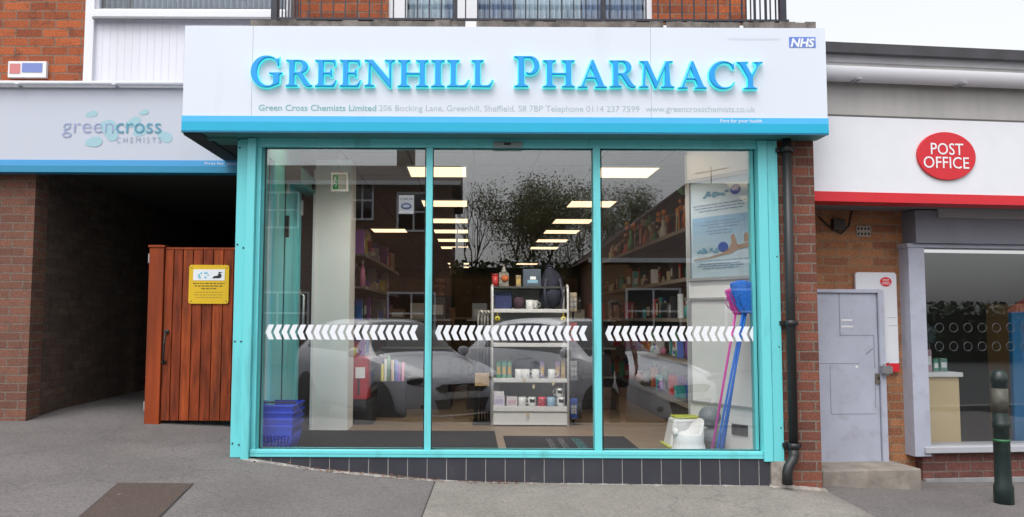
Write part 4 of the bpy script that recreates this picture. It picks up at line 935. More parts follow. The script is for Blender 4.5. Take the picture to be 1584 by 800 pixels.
# angled white partition on the right with its two frames
PA, PB = Vector((1.895, 6.98)), Vector((2.305, 6.33)); PU = (PB - PA).normalized(); PL_ = (PB - PA).length; PN = Vector((-PU.y, PU.x)) * -1
if PN.y > 0: PN = -PN
def pw(u, n, z): p = PA + PU * u + PN * n; return Vector((p.x, p.y, z))
def pbox(mb, u0, u1, n0, n1, z0, z1, mi=0):
    return mb.add([pw(u0, n0, z0), pw(u1, n0, z0), pw(u1, n1, z0), pw(u0, n1, z0), pw(u0, n0, z1), pw(u1, n0, z1), pw(u1, n1, z1), pw(u0, n1, z1)], [(0,3,2,1),(4,5,6,7),(0,1,5,4),(1,2,6,5),(2,3,7,6),(3,0,4,7)], mi)
def pu(px):
    s_ = (px - CX) / FPX; return (PA.x - s_ * PA.y) / (s_ * PU.y - PU.x)
def pz(py, u): return Z(py, (PA + PU * u).y, CX + (PA + PU * u).x / (PA + PU * u).y * FPX)
WPART = mat('partition_white', (.82, .83, .83), .6, var=.03)
mb = MB(); pbox(mb, 0, PL_, -.05, 0, FZ, CZ); structure(mb.build('wall_partition', WPART))
mb = MB(); pbox(mb, -.018, -.0005, -.055, .008, FZ, Z(240, 6.98, 1080)); o = mb.build('partition_edge_strip', mat('edge_grey', (.42, .43, .44), .5)); tag(o, 'pale grey upright strip at the shop end of the white window partition', 'trim')
mb = MB(); mb.box(2.305, 2.36, 6.27, 6.42, FZ, CZ); mb.box(2.30, SHX1 + .08, 6.345, 6.42, FZ, CZ); structure(mb.build('wall_window_return', WPART))
PF = thing('framed_poster', 'grey framed health poster with crossed bare legs on the white partition', 'poster', pw(PL_ / 2, 0, pz(433, PL_ / 2)))
u0, u1 = .012, pu(1168); zA0, zA1 = pz(434, .3), pz(272, .3)
fw = .028; mb = MB(); pbox(mb, u0, u1, .001, .022, zA0, zA0 + fw); pbox(mb, u0, u1, .001, .022, zA1 - fw, zA1); pbox(mb, u0, u0 + fw, .001, .022, zA0 + fw, zA1 - fw); pbox(mb, u1 - fw, u1, .001, .022, zA0 + fw, zA1 - fw); mb.build('frame', mat('frame_grey', (.40, .41, .43), .4, .2), PF, .003)
q0, q1, r0, r1 = u0 + fw, u1 - fw, zA0 + fw, zA1 - fw
mb = MB(); pbox(mb, q0, q1, .001, .006, r0, r1); mb.build('sheet', mat('poster_white', (.78, .79, .82), .5), PF)
def pv(t): return lerp(q0, q1, t)
def pq(t): return lerp(r0, r1, t)
mb = MB(); n_ = 6
for k, cc in enumerate(((.40, .55, .72), (.46, .59, .73), (.54, .63, .73), (.60, .66, .73))):
    mb = MB(); pbox(mb, pv(.03), pv(.97), .006, .0075, pq(.62 - .09 * (k + 1)), pq(.62 - .09 * k)); mb.build('sky_band', mat('poster_sky_%d' % k, cc, .5), PF)
mb = MB(); rg = random.Random(8)
for tz, a, b in ((.735, .05, .95), (.705, .08, .92), (.675, .15, .9), (.56, .25, .75), (.53, .2, .85), (.50, .3, .8), (.465, .28, .72), (.435, .32, .7), (.165, .06, .96), (.13, .15, .85), (.108, .12, .9), (.085, .2, .8)):
    t = a
    while t < b - .02:
        te = min(b, t + rg.uniform(.05, .14)); pbox(mb, pv(t), pv(te), .007, .009, pq(tz), pq(tz + .011)); t = te + .018
mb.build('print', mat('poster_print', (.34, .38, .48), .6), PF)
SKIN_P = mat('poster_skin', (.55, .30, .20), .6)
def poly_on(mb, pts, n0, n1):
    m_ = len(pts); vs = [pw(pv(a), n0, pq(b)) for a, b in pts] + [pw(pv(a), n1, pq(b)) for a, b in pts]
    mb.add(vs, [tuple(range(m_)), tuple(reversed(range(m_, 2*m_)))] + [(i, (i+1) % m_, m_ + (i+1) % m_, m_ + i) for i in range(m_)])
mb = MB(); poly_on(mb, [(.05, .195), (.3, .205), (.52, .235), (.66, .285), (.70, .33), (.69, .40), (.735, .425), (.77, .37), (.80, .305), (.97, .325), (.97, .275), (.80, .265), (.70, .23), (.55, .215), (.3, .185), (.06, .18)], .0078, .0095); poly_on(mb, [(.90, .33), (.90, .40), (.94, .43), (.975, .40), (.975, .33)], .0078, .0094); mb.build('legs_picture', SKIN_P, PF)
mb = MB()
for a, b in ((.78, .86), (.56, .30)): poly_on(mb, [(a + .085 * math.cos(t * .3142), b + .05 * math.sin(t * .3142)) for t in range(20)], .0098, .0112)
mb.build('blue_disc', mat('poster_blue', (.05, .09, .42), .5), PF)
mb = MB()
for k in range(16):
    a, b = rg.uniform(.25, .65), .84 + rg.uniform(-.025, .03); poly_on(mb, [(a + .035 * math.cos(t * .8), b + .014 * math.sin(t * .8)) for t in range(8)], .0075 + k * .0001, .0088 + k * .0001)
    a, b = rg.uniform(.1, .46), .275 + rg.uniform(-.02, .025); poly_on(mb, [(a + .03 * math.cos(t * .8), b + .012 * math.sin(t * .8)) for t in range(8)], .0100 + k * .0001, .0112 + k * .0001)
mb.build('splash_emblem', mat('poster_teal', (.22, .40, .52), .5), PF)
mb = MB(); pbox(mb, q0, q1, .0135, .0155, r0, r1); mb.build('glazing', GLASS_U, PF)
NB = thing('noticeboard', 'empty pale noticeboard in a grey frame below the poster', 'noticeboard', pw(PL_ / 2, 0, pz(630, PL_ / 2)))
zB0, zB1 = pz(628, .35), pz(460, .35); fw = .02
mb = MB(); pbox(mb, u0, PL_ - .02, .001, .02, zB0, zB0 + fw); pbox(mb, u0, PL_ - .02, .001, .02, zB1 - fw, zB1); pbox(mb, u0, u0 + fw, .001, .02, zB0 + fw, zB1 - fw); pbox(mb, PL_ - .02 - fw, PL_ - .02, .001, .02, zB0 + fw, zB1 - fw); mb.build('frame', mat('frame_grey', (.4, .41, .43), .4, .2), NB, .003)
mb = MB(); pbox(mb, u0 + fw, PL_ - .02 - fw, .001, .006, zB0 + fw, zB1 - fw); mb.build('board', mat('board_pale', (.76, .77, .77), .6, var=.03), NB)
SO = thing('wall_socket', 'dark double power socket low on the white partition', 'socket', pw(pu(1141), 0, pz(672, .5)))
mb = MB(); uu = pu(1129), pu(1153); zz = pz(672, .45), pz(655, .45); pbox(mb, uu[0], uu[1], .001, .012, zz[0], zz[1]); mb.build('plate', mat('socket_grey', (.11, .11, .12), .4, .4), SO, .002)
mb = MB()
for t in (.28, .72):
    c = lerp(uu[0], uu[1], t); 
    for du, dz in ((-.008, 0), (.008, 0), (0, .012)): pbox(mb, c + du - .003, c + du + .003, .0115, .0125, lerp(*zz, .42) + dz - .004, lerp(*zz, .42) + dz + .004)
    pbox(mb, c - .008, c + .008, .0115, .0145, lerp(*zz, .75), lerp(*zz, .88))
mb.build('socket_face', BLACK, SO)

# fishing nets leaning in the corner
def net(i, b, t, col, colname, label, rad):
    r_ = thing('fishing_net', label, 'fishing net', b, 'fishing nets leaning against the partition')
    PM = mat('cane_' + colname, col, .35)
    mb = MB(); b = Vector(b); t = Vector(t); mb.tube([b, t], .0095, 8); mb.build('pole', PM, r_)
    mb = MB(); d = (t - b).normalized(); c = t + d * rad * 1.0; pts = []
    for k in range(17):
        a = 2 * math.pi * k / 16; pts.append(c + Vector((rad * math.cos(a), .012 * math.sin(a * 2), rad * math.sin(a) * .8)))
    mb.tube(pts, .004, 6); mb.build('hoop', PM, r_)
    NM = mat('net_' + colname, tuple(min(1, q * 1.1) for q in col), .55, alpha=.86, bump=.8, bscale=120, var=.3, vscale=60)
    vs = []; fs = []; n = 40; m_ = 14; rg_ = random.Random(i + 40)
    ph = rg_.uniform(0, 6)
    for a_ in range(m_ + 1):
        t_ = a_ / m_; zz = lerp(rad * .75, -rad * 1.15, t_); rr = rad * (1.08 - .62 * t_ ** 1.6) * (.55 if a_ == 0 else 1)
        for k in range(n):
            an = 2 * math.pi * k / n; f_ = 1 + .13 * math.sin(7 * an + ph + 2.2 * t_) * (.3 + t_) + .16 * noise.noise(Vector((math.cos(an) * 2, math.sin(an) * 2, t_ * 3 + i * 7)))
            vs.append(c + Vector((rr * f_ * math.cos(an) + .02 * t_, .034 * f_ * math.sin(an), zz + .03 * math.cos(an + ph) * (1 - t_))))
    for a_ in range(m_):
        for k in range(n): fs.append((a_*n+k, a_*n+(k+1) % n, (a_+1)*n+(k+1) % n, (a_+1)*n+k))
    fs.append(tuple(range(n))); fs.append(tuple(reversed(range(m_*n, m_*n+n))))
    mb = MB(); mb.add(vs, fs, 0, True); mb.build('netting', NM, r_)
BLU, PNK = (.015, .19, .72), (.70, .06, .42)
for i, (a, b, y0, y1, col, nm, lab, rr) in enumerate((
    (1100, 1138, 6.33, 6.325, PNK, 'pink', 'pink fishing net whose cane stands left of the blue canes', .095),
    (1107, 1150, 6.29, 6.262, BLU, 'blue', 'biggest blue fishing net with its cane next to the pink cane', .12),
    (1112, 1155, 6.29, 6.265, BLU, 'blue', 'blue fishing net with its cane second from the pink cane', .08),
    (1117, 1152, 6.36, 6.34, BLU, 'blue', 'blue fishing net standing nearest the socket', .08))):
    p0 = Vector((X(a, y0, 697), y0, FZ + .001)); p1 = at(b, 484 - i * 3, y1); net(i, p0, p1, col, nm, lab, rr)

# potty, stool, balls
PW = mat('potty_white', (.78, .79, .80), .3)
PT = thing('potty_chair', 'white plastic child potty with a raised back beside the fishing nets', 'potty', onfl(1064, 6.46))
c = onfl(1062, 6.46)
mb = MB(); n = 28; prof = [(.150, 0), (.135, .02), (.118, .09), (.122, .145), (.112, .155), (.085, .15), (.07, .06), (0, .05)]
vs = []; fs = []
for r_, z in prof:
    for k in range(n):
        a = 2 * math.pi * k / n; s_ = 1.0
        zz = z
        if z >= .14:
            t = sstep(.3, 1, math.cos(a - R(15))); zz = z + .11 * t if r_ > .1 else z
        vs.append((c.x + r_ * math.cos(a) * 1.0, c.y + r_ * math.sin(a) * .95, c.z + zz))
for i in range(len(prof) - 1):
    for k in range(n):
        k2 = (k + 1) % n; fs.append((i*n+k, i*n+k2, (i+1)*n+k2, (i+1)*n+k))
mb.add(vs, fs, 0, True); mb.build('bowl', PW, PT)
mb = MB(); mb.ell((c.x - .11, c.y - .02, c.z + .165), (.03, .06, .03), 12, 8); mb.build('splash_guard', PW, PT)
SS = thing('step_stool', 'white plastic step stool with lime green edging behind the potty', 'stool', onfl(1058, 6.78)); c = onfl(1058, 6.78)
mb = MB(); mb.taper((c.x, c.y), .165, .12, .12, .095, c.z + .001, c.z + .235); mb.build('body', PW, SS, .02)
mb = MB(); mb.box(c.x - .11, c.x + .11, c.y - .085, c.y + .085, c.z + .236, c.z + .25); mb.build('top_pad', mat('lime', (.42, .47, .06), .5), SS, .006)
mb = MB(); mb.box(c.x - .185, c.x + .185, c.y - .14, c.y + .14, c.z, c.z + .02); mb.build('foot_rim', mat('lime', (.42, .47, .06), .5), SS, .006)
GB = mat('ball_grey', (.20, .23, .25), .5, var=.1)
for lab, zc, px in (('grey ball on the floor behind the white potty', .09, 1098), ('grey ball resting on top of the other grey ball by the partition', .262, 1095)):
    c = onfl(px, 6.62); mb = MB(); mb.ell((c.x, c.y, FZ + zc), .088, 24, 16); o = tag(mb.build('play_ball', GB), lab, 'ball', 'grey balls by the partition')
    mb = MB(); mb.tube([(c.x + .0885 * math.cos(a * .2618), c.y + .0885 * math.sin(a * .2618), FZ + zc + .02 * math.sin(a * .2618)) for a in range(25)], .003, 6); mb.build('seam', mat('seam_dark', (.1, .12, .13), .6), o)

# central display stand with its goods
YS = 7.95
DS = thing('display_stand', 'white four tier display stand standing in the middle of the shop window', 'display stand', (X(820, YS), YS + .2, FZ))
SHW = mat('shelf_white', (.68, .68, .69), .4, var=.02)
sx0, sx1 = X(763, YS), X(877, YS)
zz_ = lambda py: Z(py, YS, 820)
for a in (sx0 - .018, sx1 + .001):
    mb = MB(); mb.tube([(a + .009, YS, FZ), (a + .009, YS, zz_(450)), (a + .009, YS + .02, zz_(444)), (a + .009, YS + .06, zz_(441))], .012, 8); mb.box(a, a + .017, YS + .36, YS + .40, FZ, zz_(441)); mb.build('upright', SHW, DS)
MB().box(sx0, sx1, YS + .385, YS + .40, FZ + .1, zz_(446)).build('back_panel', mat('stand_back', (.50, .50, .50), .6), DS)
TOPS = {}
for nm, t, b in (('a', 478, 484), ('b', 531, 537), ('c', 586, 592), ('d', 629, 637)):
    MB().box(sx0 + .002, sx1 - .002, YS - .012, YS + .38, zz_(b) + .002, zz_(t)).build('shelf', SHW, DS, .003); TOPS[nm] = zz_(t) + .001
MB().box(sx0 + .002, sx1 - .002, YS, YS + .38, FZ + .012, zz_(638)).build('base_plinth', SHW, DS, .003)
MB().box(sx0 + .002, sx1 - .002, YS + .004, YS + .385, zz_(446), zz_(443)).build('top_shelf', mat('top_dark', (.06, .06, .06), .6), DS); TOPS['t'] = zz_(443) + .001
def sxp(px): return X(px, YS)
def goods_box(name, label, cat, x0, x1, y0, dep, z, h, col, lab=None, group=None):
    o = MB().box(x0, x1, y0, y0 + dep, z, z + h).build(name, mat('pack_%s' % name + '_%d_%d_%d' % tuple(int(c * 99) for c in col), col, .5, var=.06, vscale=15), bevel=.004); tag(o, label, cat, group)
    if lab:
        w = x1 - x0; MB().box(x0 + w * .14, x1 - w * .14, y0 - .0015, y0 + .001, z + h * .2, z + h * .65).build('label_panel', mat('label_%d_%d_%d' % tuple(int(c * 99) for c in lab), lab, .5), o)
    return o
def mug(px, z, col, label, pattern=None, y=YS + .06, hand=1, s=1.):
    x = sxp(px); r_, h = .038 * s, .088 * s
    m = mat('mug_%d_%d_%d' % tuple(int(c * 99) for c in col), col, .25)
    t = thing('mug', label, 'mug', (x, y, z), 'mugs on the display stand')
    MB().lathe((x, y, z), [(0, 0), (r_ * .9, 0), (r_, .006), (r_, h), (r_ - .004, h), (r_ - .004, .01), (0, .009)], 20).build('cup', m, t)
    mb = MB(); mb.tube([(x + hand * (r_ - .002), y, z + h * .8), (x + hand * (r_ + .02), y, z + h * .72), (x + hand * (r_ + .026), y, z + h * .5), (x + hand * (r_ + .02), y, z + h * .28), (x + hand * (r_ - .002), y, z + h * .2)], .005, 6); mb.build('handle', m, t)
    if pattern:
        mb = MB()
        for (a, zz, rr) in pattern[1]:
            cc = Vector((x + math.sin(a) * r_, y - math.cos(a) * r_, z + h * zz)); mb.ell(cc, (rr * r_ * (abs(math.cos(a)) + .1), rr * r_ * .25 + .001, rr * r_), 10, 6)
        mb.build('print', mat('mugprint_' + pattern[0], {'black': (.02, .02, .02), 'grey': (.3, .32, .34)}[pattern[0]], .4), t)
dog = ('black', [(-.2, .6, .45), (.25, .55, .4), (.5, .7, .25), (-.5, .72, .2)]); dots = ('black', [(a, z, .26) for a in (-1.1, -.3, .5, 1.2) for z in (.25, .72)] + [(a, .5, .22) for a in (-.7, .1, .9)]); tiny = ('grey', [(.35, .35, .16)])
WM = (.72, .73, .74)
mug(803, TOPS['c'], WM, 'white mug first in the row on the third shelf of the stand'); mug(814, TOPS['c'], WM, 'white mug with grey dot, second on the third shelf', tiny); mug(829, TOPS['c'], WM, 'white mug in front of the dark pouch on the third shelf', tiny); mug(854, TOPS['c'], WM, 'white mug on its own at the right of the third shelf')
mug(808, TOPS['d'], WM, 'white mug beside the pale gift box on the lowest shelf', tiny); mug(823.5, TOPS['d'], (.70, .72, .74), 'white mug with a black animal print on the lowest shelf', dog, hand=-1); mug(838.5, TOPS['d'], (.72, .12, .17), 'red mug with black spots on the lowest shelf', dots); mug(852.5, TOPS['d'], (.30, .47, .62), 'pale blue mug on the lowest shelf'); mug(868, TOPS['d'], WM, 'white mug with black print at the right end of the lowest shelf', dog, hand=-1); mug(866, TOPS['d'] + .0885, WM, 'white mug with black print standing on another mug', dog, hand=-1)
mug(820, TOPS['a'], WM, 'white mug beside the maroon bag on the top white shelf'); mug(828, TOPS['a'], (.5, .52, .5), 'grey mug next to the navy backpack', y=YS + .14)
goods_box('gift_box', 'pale lilac gift box at the left end of the lowest shelf', 'box', sxp(764), sxp(781), YS + .02, .13, TOPS['d'], .105, (.62, .60, .68), (.45, .42, .6)); goods_box('gift_box', 'low white gift box lying on the pale lilac gift box', 'box', sxp(763.5), sxp(780), YS + .04, .11, TOPS['d'] + .106, .035, (.68, .67, .70)); goods_box('gift_box', 'pale gift box with pink label beside the lilac box on the lowest shelf', 'box', sxp(784), sxp(800.5), YS + .02, .13, TOPS['d'], .09, (.66, .62, .66), (.6, .42, .5))
for px, c, lb, lab in ((772, (.10, .28, .2), (.5, .33, .12), 'green and tan tall pack at the left of the third shelf'), (780.5, (.12, .32, .26), (.5, .35, .14), 'green tall pack beside the dark pouch on the third shelf'), (789, (.14, .3, .22), (.5, .3, .1), 'green tall pack next to the first white mug'), (840, (.25, .2, .34), (.55, .36, .1), 'purple tall pack between the white mugs on the third shelf'), (864, (.30, .22, .36), (.5, .33, .12), 'purple tan topped pack at the right of the third shelf'), (872.5, (.36, .26, .16), (.5, .38, .2), 'tan tall pack at the right end of the third shelf')):
    goods_box('soap_pack', lab, 'box', sxp(px) - .022, sxp(px) + .022, YS + .1, .06, TOPS['c'], .17, c, lb, 'tall packs on the display stand')
goods_box('navy_case', 'navy blue case standing on the top white shelf', 'case', sxp(766), sxp(792), YS + .08, .12, TOPS['a'], .165, (.025, .035, .12))
def soft(name, label, cat, c, r_, col, jit=.12, grp=None, flat=True):
    mb = MB(); mb.ell((c[0], c[1], c[2] + r_[2]), r_, 22, 14, jit=jit)
    for v in mb.v: v.z = max(v.z, c[2])
    return tag(mb.build(name, mat('cloth_%d_%d_%d' % tuple(int(q * 199) for q in col), col, .75, var=.25, vscale=18, bump=.4, bscale=50)), label, cat, grp)
o = soft('wash_bag', 'maroon zipped bag beside the navy case', 'bag', (sxp(803.5), YS + .14, TOPS['a']), (.068, .07, .07), (.06, .03, .05), .08)
mb = MB(); mb.tube([(sxp(803.5) - .05, YS + .1, TOPS['a'] + .12), (sxp(803.5), YS + .09, TOPS['a'] + .138), (sxp(803.5) + .05, YS + .1, TOPS['a'] + .12)], .004, 6); mb.build('zip', mat('zip_grey', (.2, .2, .22), .4, .6), o)
BP = thing('backpack', 'dark navy backpack hanging over the right side of the stand', 'backpack', (sxp(855), YS + .1, TOPS['a']))
NV = mat('backpack_navy', (.016, .018, .038), .8, var=.4, vscale=25, bump=.7, bscale=40)
mb = MB(); mb.ell((sxp(855), YS + .13, TOPS['a'] + .20), (.125, .10, .205), 24, 16, jit=.18); mb.build('body', NV, BP)
mb = MB(); mb.ell((sxp(856), YS + .05, TOPS['a'] + .12), (.09, .06, .09), 18, 12, jit=.2); mb.build('front_pocket', NV, BP)
mb = MB(); mb.tube([(sxp(845), YS + .1, TOPS['a'] + .38), (sxp(850), YS + .1, TOPS['a'] + .44), (sxp(858), YS + .1, TOPS['a'] + .43), (sxp(860), YS + .1, TOPS['a'] + .37)], .008, 6); mb.build('grab_loop', NV, BP)
mb = MB(); mb.tube([(sxp(845), YS + .02, TOPS['a'] + .3), (sxp(842), YS - .01, TOPS['a'] + .15), (sxp(848), YS + .02, TOPS['a'] + .02)], .012, 6); mb.tube([(sxp(866), YS + .02, TOPS['a'] + .3), (sxp(871), YS - .01, TOPS['a'] + .14), (sxp(866), YS + .02, TOPS['a'] - .02)], .012, 6); mb.build('strap', mat('strap_grey', (.05, .055, .08), .7), BP)
soft('folded_bag', 'dark navy holdall lying on the second white shelf', 'bag', (sxp(818), YS + .17, TOPS['b']), (.27, .13, .095), (.02, .022, .05), .25)
soft('pouch', 'slate grey crumpled pouch behind the mugs on the third shelf', 'pouch', (sxp(815), YS + .24, TOPS['c']), (.15, .07, .10), (.11, .12, .15), .3)
tub = thing('gift_tin', 'red cylindrical tin at the left end on top of the stand', 'tin', (sxp(766), YS + .1, TOPS['t']))
MB().lathe((sxp(766), YS + .1, TOPS['t']), [(0, 0), (.032, 0), (.032, .105), (0, .106)], 18).build('can', pm('red'), tub); MB().lathe((sxp(766), YS + .1, TOPS['t'] + .1065), [(0, 0), (.034, 0), (.034, .02), (0, .021)], 18).build('lid', mat('tin_lid', (.3, .02, .03), .4), tub)
FG = thing('ornament', 'orange and grey gift ornament with a pointed top on the stand', 'ornament', (sxp(780), YS + .1, TOPS['t'])); c = (sxp(780), YS + .12, TOPS['t'])
MB().box(c[0] - .05, c[0] + .05, c[1] - .03, c[1] + .03, c[2], c[2] + .14).build('panel', mat('ornament_grey', (.22, .2, .17), .7, var=.4, vscale=30), FG, .006)
MB().ell((c[0] + .01, c[1] - .035, c[2] + .08), (.04, .02, .035), jit=.3).build('flower', mat('orange_flower', (.5, .12, .03), .7, var=.3, vscale=40), FG)
MB().lathe((c[0], c[1], c[2] + .141), [(0, 0), (.035, 0), (.02, .03), (.008, .06), (0, .08)], 12).build('finial', mat('ornament_grey2', (.3, .28, .26), .6), FG)
goods_box('tan_pack', 'tan and yellow pack between the ornament and the blue grey box', 'box', sxp(799), sxp(807), YS + .1, .06, TOPS['t'], .115, (.28, .21, .12), (.5, .36, .1))
o = goods_box('bag_box', 'blue grey box with a pale blue label on top of the stand', 'box', sxp(810), sxp(838), YS + .08, .14, TOPS['t'], .175, (.075, .10, .14))
MB().box(sxp(817), sxp(833), YS + .078, YS + .082, TOPS['t'] + .035, TOPS['t'] + .065).build('label_panel', mat('label_sky', (.25, .45, .62), .5), o); MB().box(sxp(821), sxp(830), YS + .078, YS + .082, TOPS['t'] + .07, TOPS['t'] + .1).build('label_panel', TXT_W, o)
for px, lab in ((769.5, 'yellow round price card at the left end below the top white shelf'), (871, 'yellow price card with a dark hole at the right end below the top white shelf')):
    x = sxp(px); mb = MB(); mb.lathe((x, YS - .02, zz_(493)), [(0, 0), (.026, 0), (.026, .004), (0, .004)], 18, mtx=Matrix.Rotation(R(90), 3, 'X')); mb.box(x - .003, x + .003, YS - .024, YS - .016, zz_(490), zz_(482)); o = tag(mb.build('price_card', pm('yellow')), lab, 'price card', 'yellow price cards')
    MB().lathe((x, YS - .0235, zz_(493)), [(0, 0), (.008, 0), (.008, .003), (0, .003)], 10, mtx=Matrix.Rotation(R(90), 3, 'X')).build('hole', BLACK, o)
for px, py, lab in ((811, 587, 'small tan tag hanging left on the third shelf edge'), (825, 597, 'small tan tag hanging below the third shelf edge'), (855, 592, 'small tan tag under the lone white mug'), (816, 641, 'tan tag hanging on the base of the stand')):
    x = sxp(px); mb = MB(); mb.prism([(x - .015, zz_(py) - .02), (x + .008, zz_(py) - .026), (x + .015, zz_(py) + .01), (x - .006, zz_(py) + .018)], 'xz', YS - .018, YS - .0145); tag(mb.build('price_tag', pm('beige')), lab, 'price tag', 'tan price tags on the stand')

# walking stick stand and wire rack either side
WS = thing('stick_stand', 'tan and black stand holding the walking sticks left of the display stand', 'stand', (X(746, 8.1), 8.1, FZ))
x0, x1 = X(735, 8.05), X(757, 8.05)
mb = MB(); mb.box(x0, x1, 8.03, 8.2, Z(597, 8.05), Z(578, 8.05)); mb.build('header', mat('cardboard', (.42, .28, .15), .8, var=.15), WS, .003)
mb = MB(); mb.box(x0 - .02, x1 + .02, 8.0, 8.22, FZ, FZ + .03); mb.build('base', BLACK, WS)
for a in (x0, x1):
    MB().tube([(a, 8.12, FZ + .03), (a, 8.12, Z(578, 8.05))], .008, 6).build('leg', BLACK, WS)
for k, (px, lab) in enumerate(((738, 'white handled walking stick at the left of the stand'), (743.5, 'white handled walking stick second in the stand'), (748, 'white handled walking stick in the middle of the stand'), (753, 'white handled walking stick next to the display stand'))):
    x = X(px, 8.1); t = thing('walking_stick', lab, 'walking stick', (x, 8.1, FZ + .03), 'walking sticks in the stand')
    MB().tube([(x, 8.12 + .01 * k, FZ + .031), (x + .01, 8.12 + .01 * k, 1.12)], .009, 8).build('shaft', BLACK, t)
    MB().tube([(x + .01, 8.12 + .01 * k, 1.12), (x + .012, 8.1 + .01 * k, 1.25), (x + .02, 8.08 + .01 * k, 1.30), (x + .045, 8.07 + .01 * k, 1.31), (x + .06, 8.07 + .01 * k, 1.28)], .011, 8).build('handle', mat('ivory', (.6, .58, .54), .4), t)
WR = thing('wire_rack', 'black wire rack of small goods right of the display stand', 'rack', (X(888, 8.0), 8.05, FZ))
mb = MB(); x = X(888, 8.0); mb.tube([(x, 8.08, FZ), (x, 8.08, 1.5)], .01, 8); mb.build('pole', BLACK, WR)
for zb in (.25, .62, 1.0, 1.3):
    mb = MB()
    for zq in (0, .05, .1, .15):
        mb.tube([(x + .075 * math.cos(a * .5236), 8.08 + .075 * math.sin(a * .5236), zb + zq) for a in range(13)], .003, 5)
    for a in range(12): mb.tube([(x + .075 * math.cos(a * .5236), 8.08 + .075 * math.sin(a * .5236), zb) , (x + .075 * math.cos(a * .5236), 8.08 + .075 * math.sin(a * .5236), zb + .15)], .0025, 5)
    mb.lathe((x, 8.08, zb), [(0, 0), (.074, 0), (.074, .004), (0, .004)], 14); mb.build('basket', mat('wire_grey', (.08, .085, .1), .4, .5), WR)
for zb, c_, lab in ((.255, 'blue', 'blue roll in the lowest basket of the wire rack'), (.625, 'grey', 'grey cap in the second basket of the wire rack'), (1.005, 'red', 'red striped pack in the third basket of the wire rack'), (1.305, 'beige', 'beige pack in the top basket of the wire rack')):
    goods_box('rack_pack', lab, 'pack', x - .035, x + .035, 8.05, .06, zb, .19, PAL[c_], (.5, .5, .5))

# left: red dispenser on black base, wrapping paper bin
RD = thing('red_dispenser', 'red display box with a white label on a black base beside the white column', 'dispenser', (X(560, 8.0), 8.1, FZ))
MB().box(X(546, 8.0), X(578, 8.0), 8.02, 8.3, FZ, Z(620, 8.0)).build('base', mat('base_black', (.014, .014, .016), .6), RD, .004)
MB().box(X(543, 8.0), X(570, 8.0), 8.0, 8.26, Z(619, 8.0), Z(553, 8.0)).build('case', mat('dispenser_red', (.42, .012, .02), .4), RD, .008)
MB().box(X(551, 8.0), X(566, 8.0), 7.996, 8.001, Z(586, 8.0), Z(569, 8.0)).build('label_panel', TXT_W, RD); MB().box(X(555, 8.0), X(558, 8.0), 7.993, 8.001, Z(612, 8.0), Z(587, 8.0)).build('slot', BLACK, RD)
WB = thing('paper_bin', 'black wire bin holding rolls of wrapping paper behind the red dispenser', 'bin', (X(605, 8.6), 8.7, FZ))
x0, x1 = X(585, 8.6), X(628, 8.6)
mb = MB()
for q in ((x0, x1, 8.58, 8.6), (x0, x1, 8.8, 8.82), (x0, x0 + .02, 8.6, 8.8), (x1 - .02, x1, 8.6, 8.8)): mb.box(q[0], q[1], q[2], q[3], FZ, FZ + .38)
mb.build('tub', mat('base_black', (.014, .014, .016), .6), WB)
for k, c_ in enumerate(('yellow', 'white', 'green', 'red', 'beige', 'blue', 'purple', 'pink')):
    x = lerp(x0 + .03, x1 - .03, (k + .5) / 8); y = 8.64 + .035 * (k % 4); mb = MB(); mb.tube([(x, y, FZ + .002), (x + rnd.uniform(-.01, .01), y, .75 + rnd.uniform(-.03, .1))], .016, 10); tag(mb.build('paper_roll', pm(c_)), '%s roll of wrapping paper standing in the black bin' % c_, 'paper roll', 'rolls of wrapping paper')

# shelving bays with goods
SHB = mat('shelving_grey', (.10, .092, .085), .6, var=.05); SHE = mat('shelf_edge_lit', (.27, .24, .205), .5); SHG = mat('shelf_grey', (.12, .113, .105), .5)  # paler warm edge colour paints lamp light onto the shelf fronts
ORD = ['nearest', 'second', 'third', 'fourth', 'last']; LEV = ['bottom', 'second', 'third', 'fourth', 'top']
def bay(i, xf, xb, y0, y1, levels, side, group, skip=()):
    t = thing('shelving_bay', '%s bay of the grey shelving along the %s from the window' % (ORD[i], side), 'shelving', ((xf + xb) / 2, (y0 + y1) / 2, FZ), group)
    s = 1 if xb > xf else -1
    MB().box(xb - s * .02, xb, y0, y1, FZ, levels[-1] + .25).build('back_panel', SHB, t)
    MB().box(xf + s * .03, xb - s * .021, y0 + .01, y1 - .01, FZ, levels[0] - .021).build('base', SHB, t)
    for y in (y0 + .012, y1 - .012): MB().box(xb - s * .06, xb - s * .021, y - .012, y + .012, FZ, levels[-1] + .25).build('upright', SHB, t)
    for li, z in enumerate(levels):
        sh = MB().box(xf + s * .011, xb - s * .021, y0 + .004, y1 - .004, z - .02, z).build('shelf', SHG if side == 'right wall' else SHB, t)
        MB().box(xf, xf + s * .0105, y0 + .004, y1 - .004, z - .032, z + .004).build('edge_strip', SHE, sh)
    return t
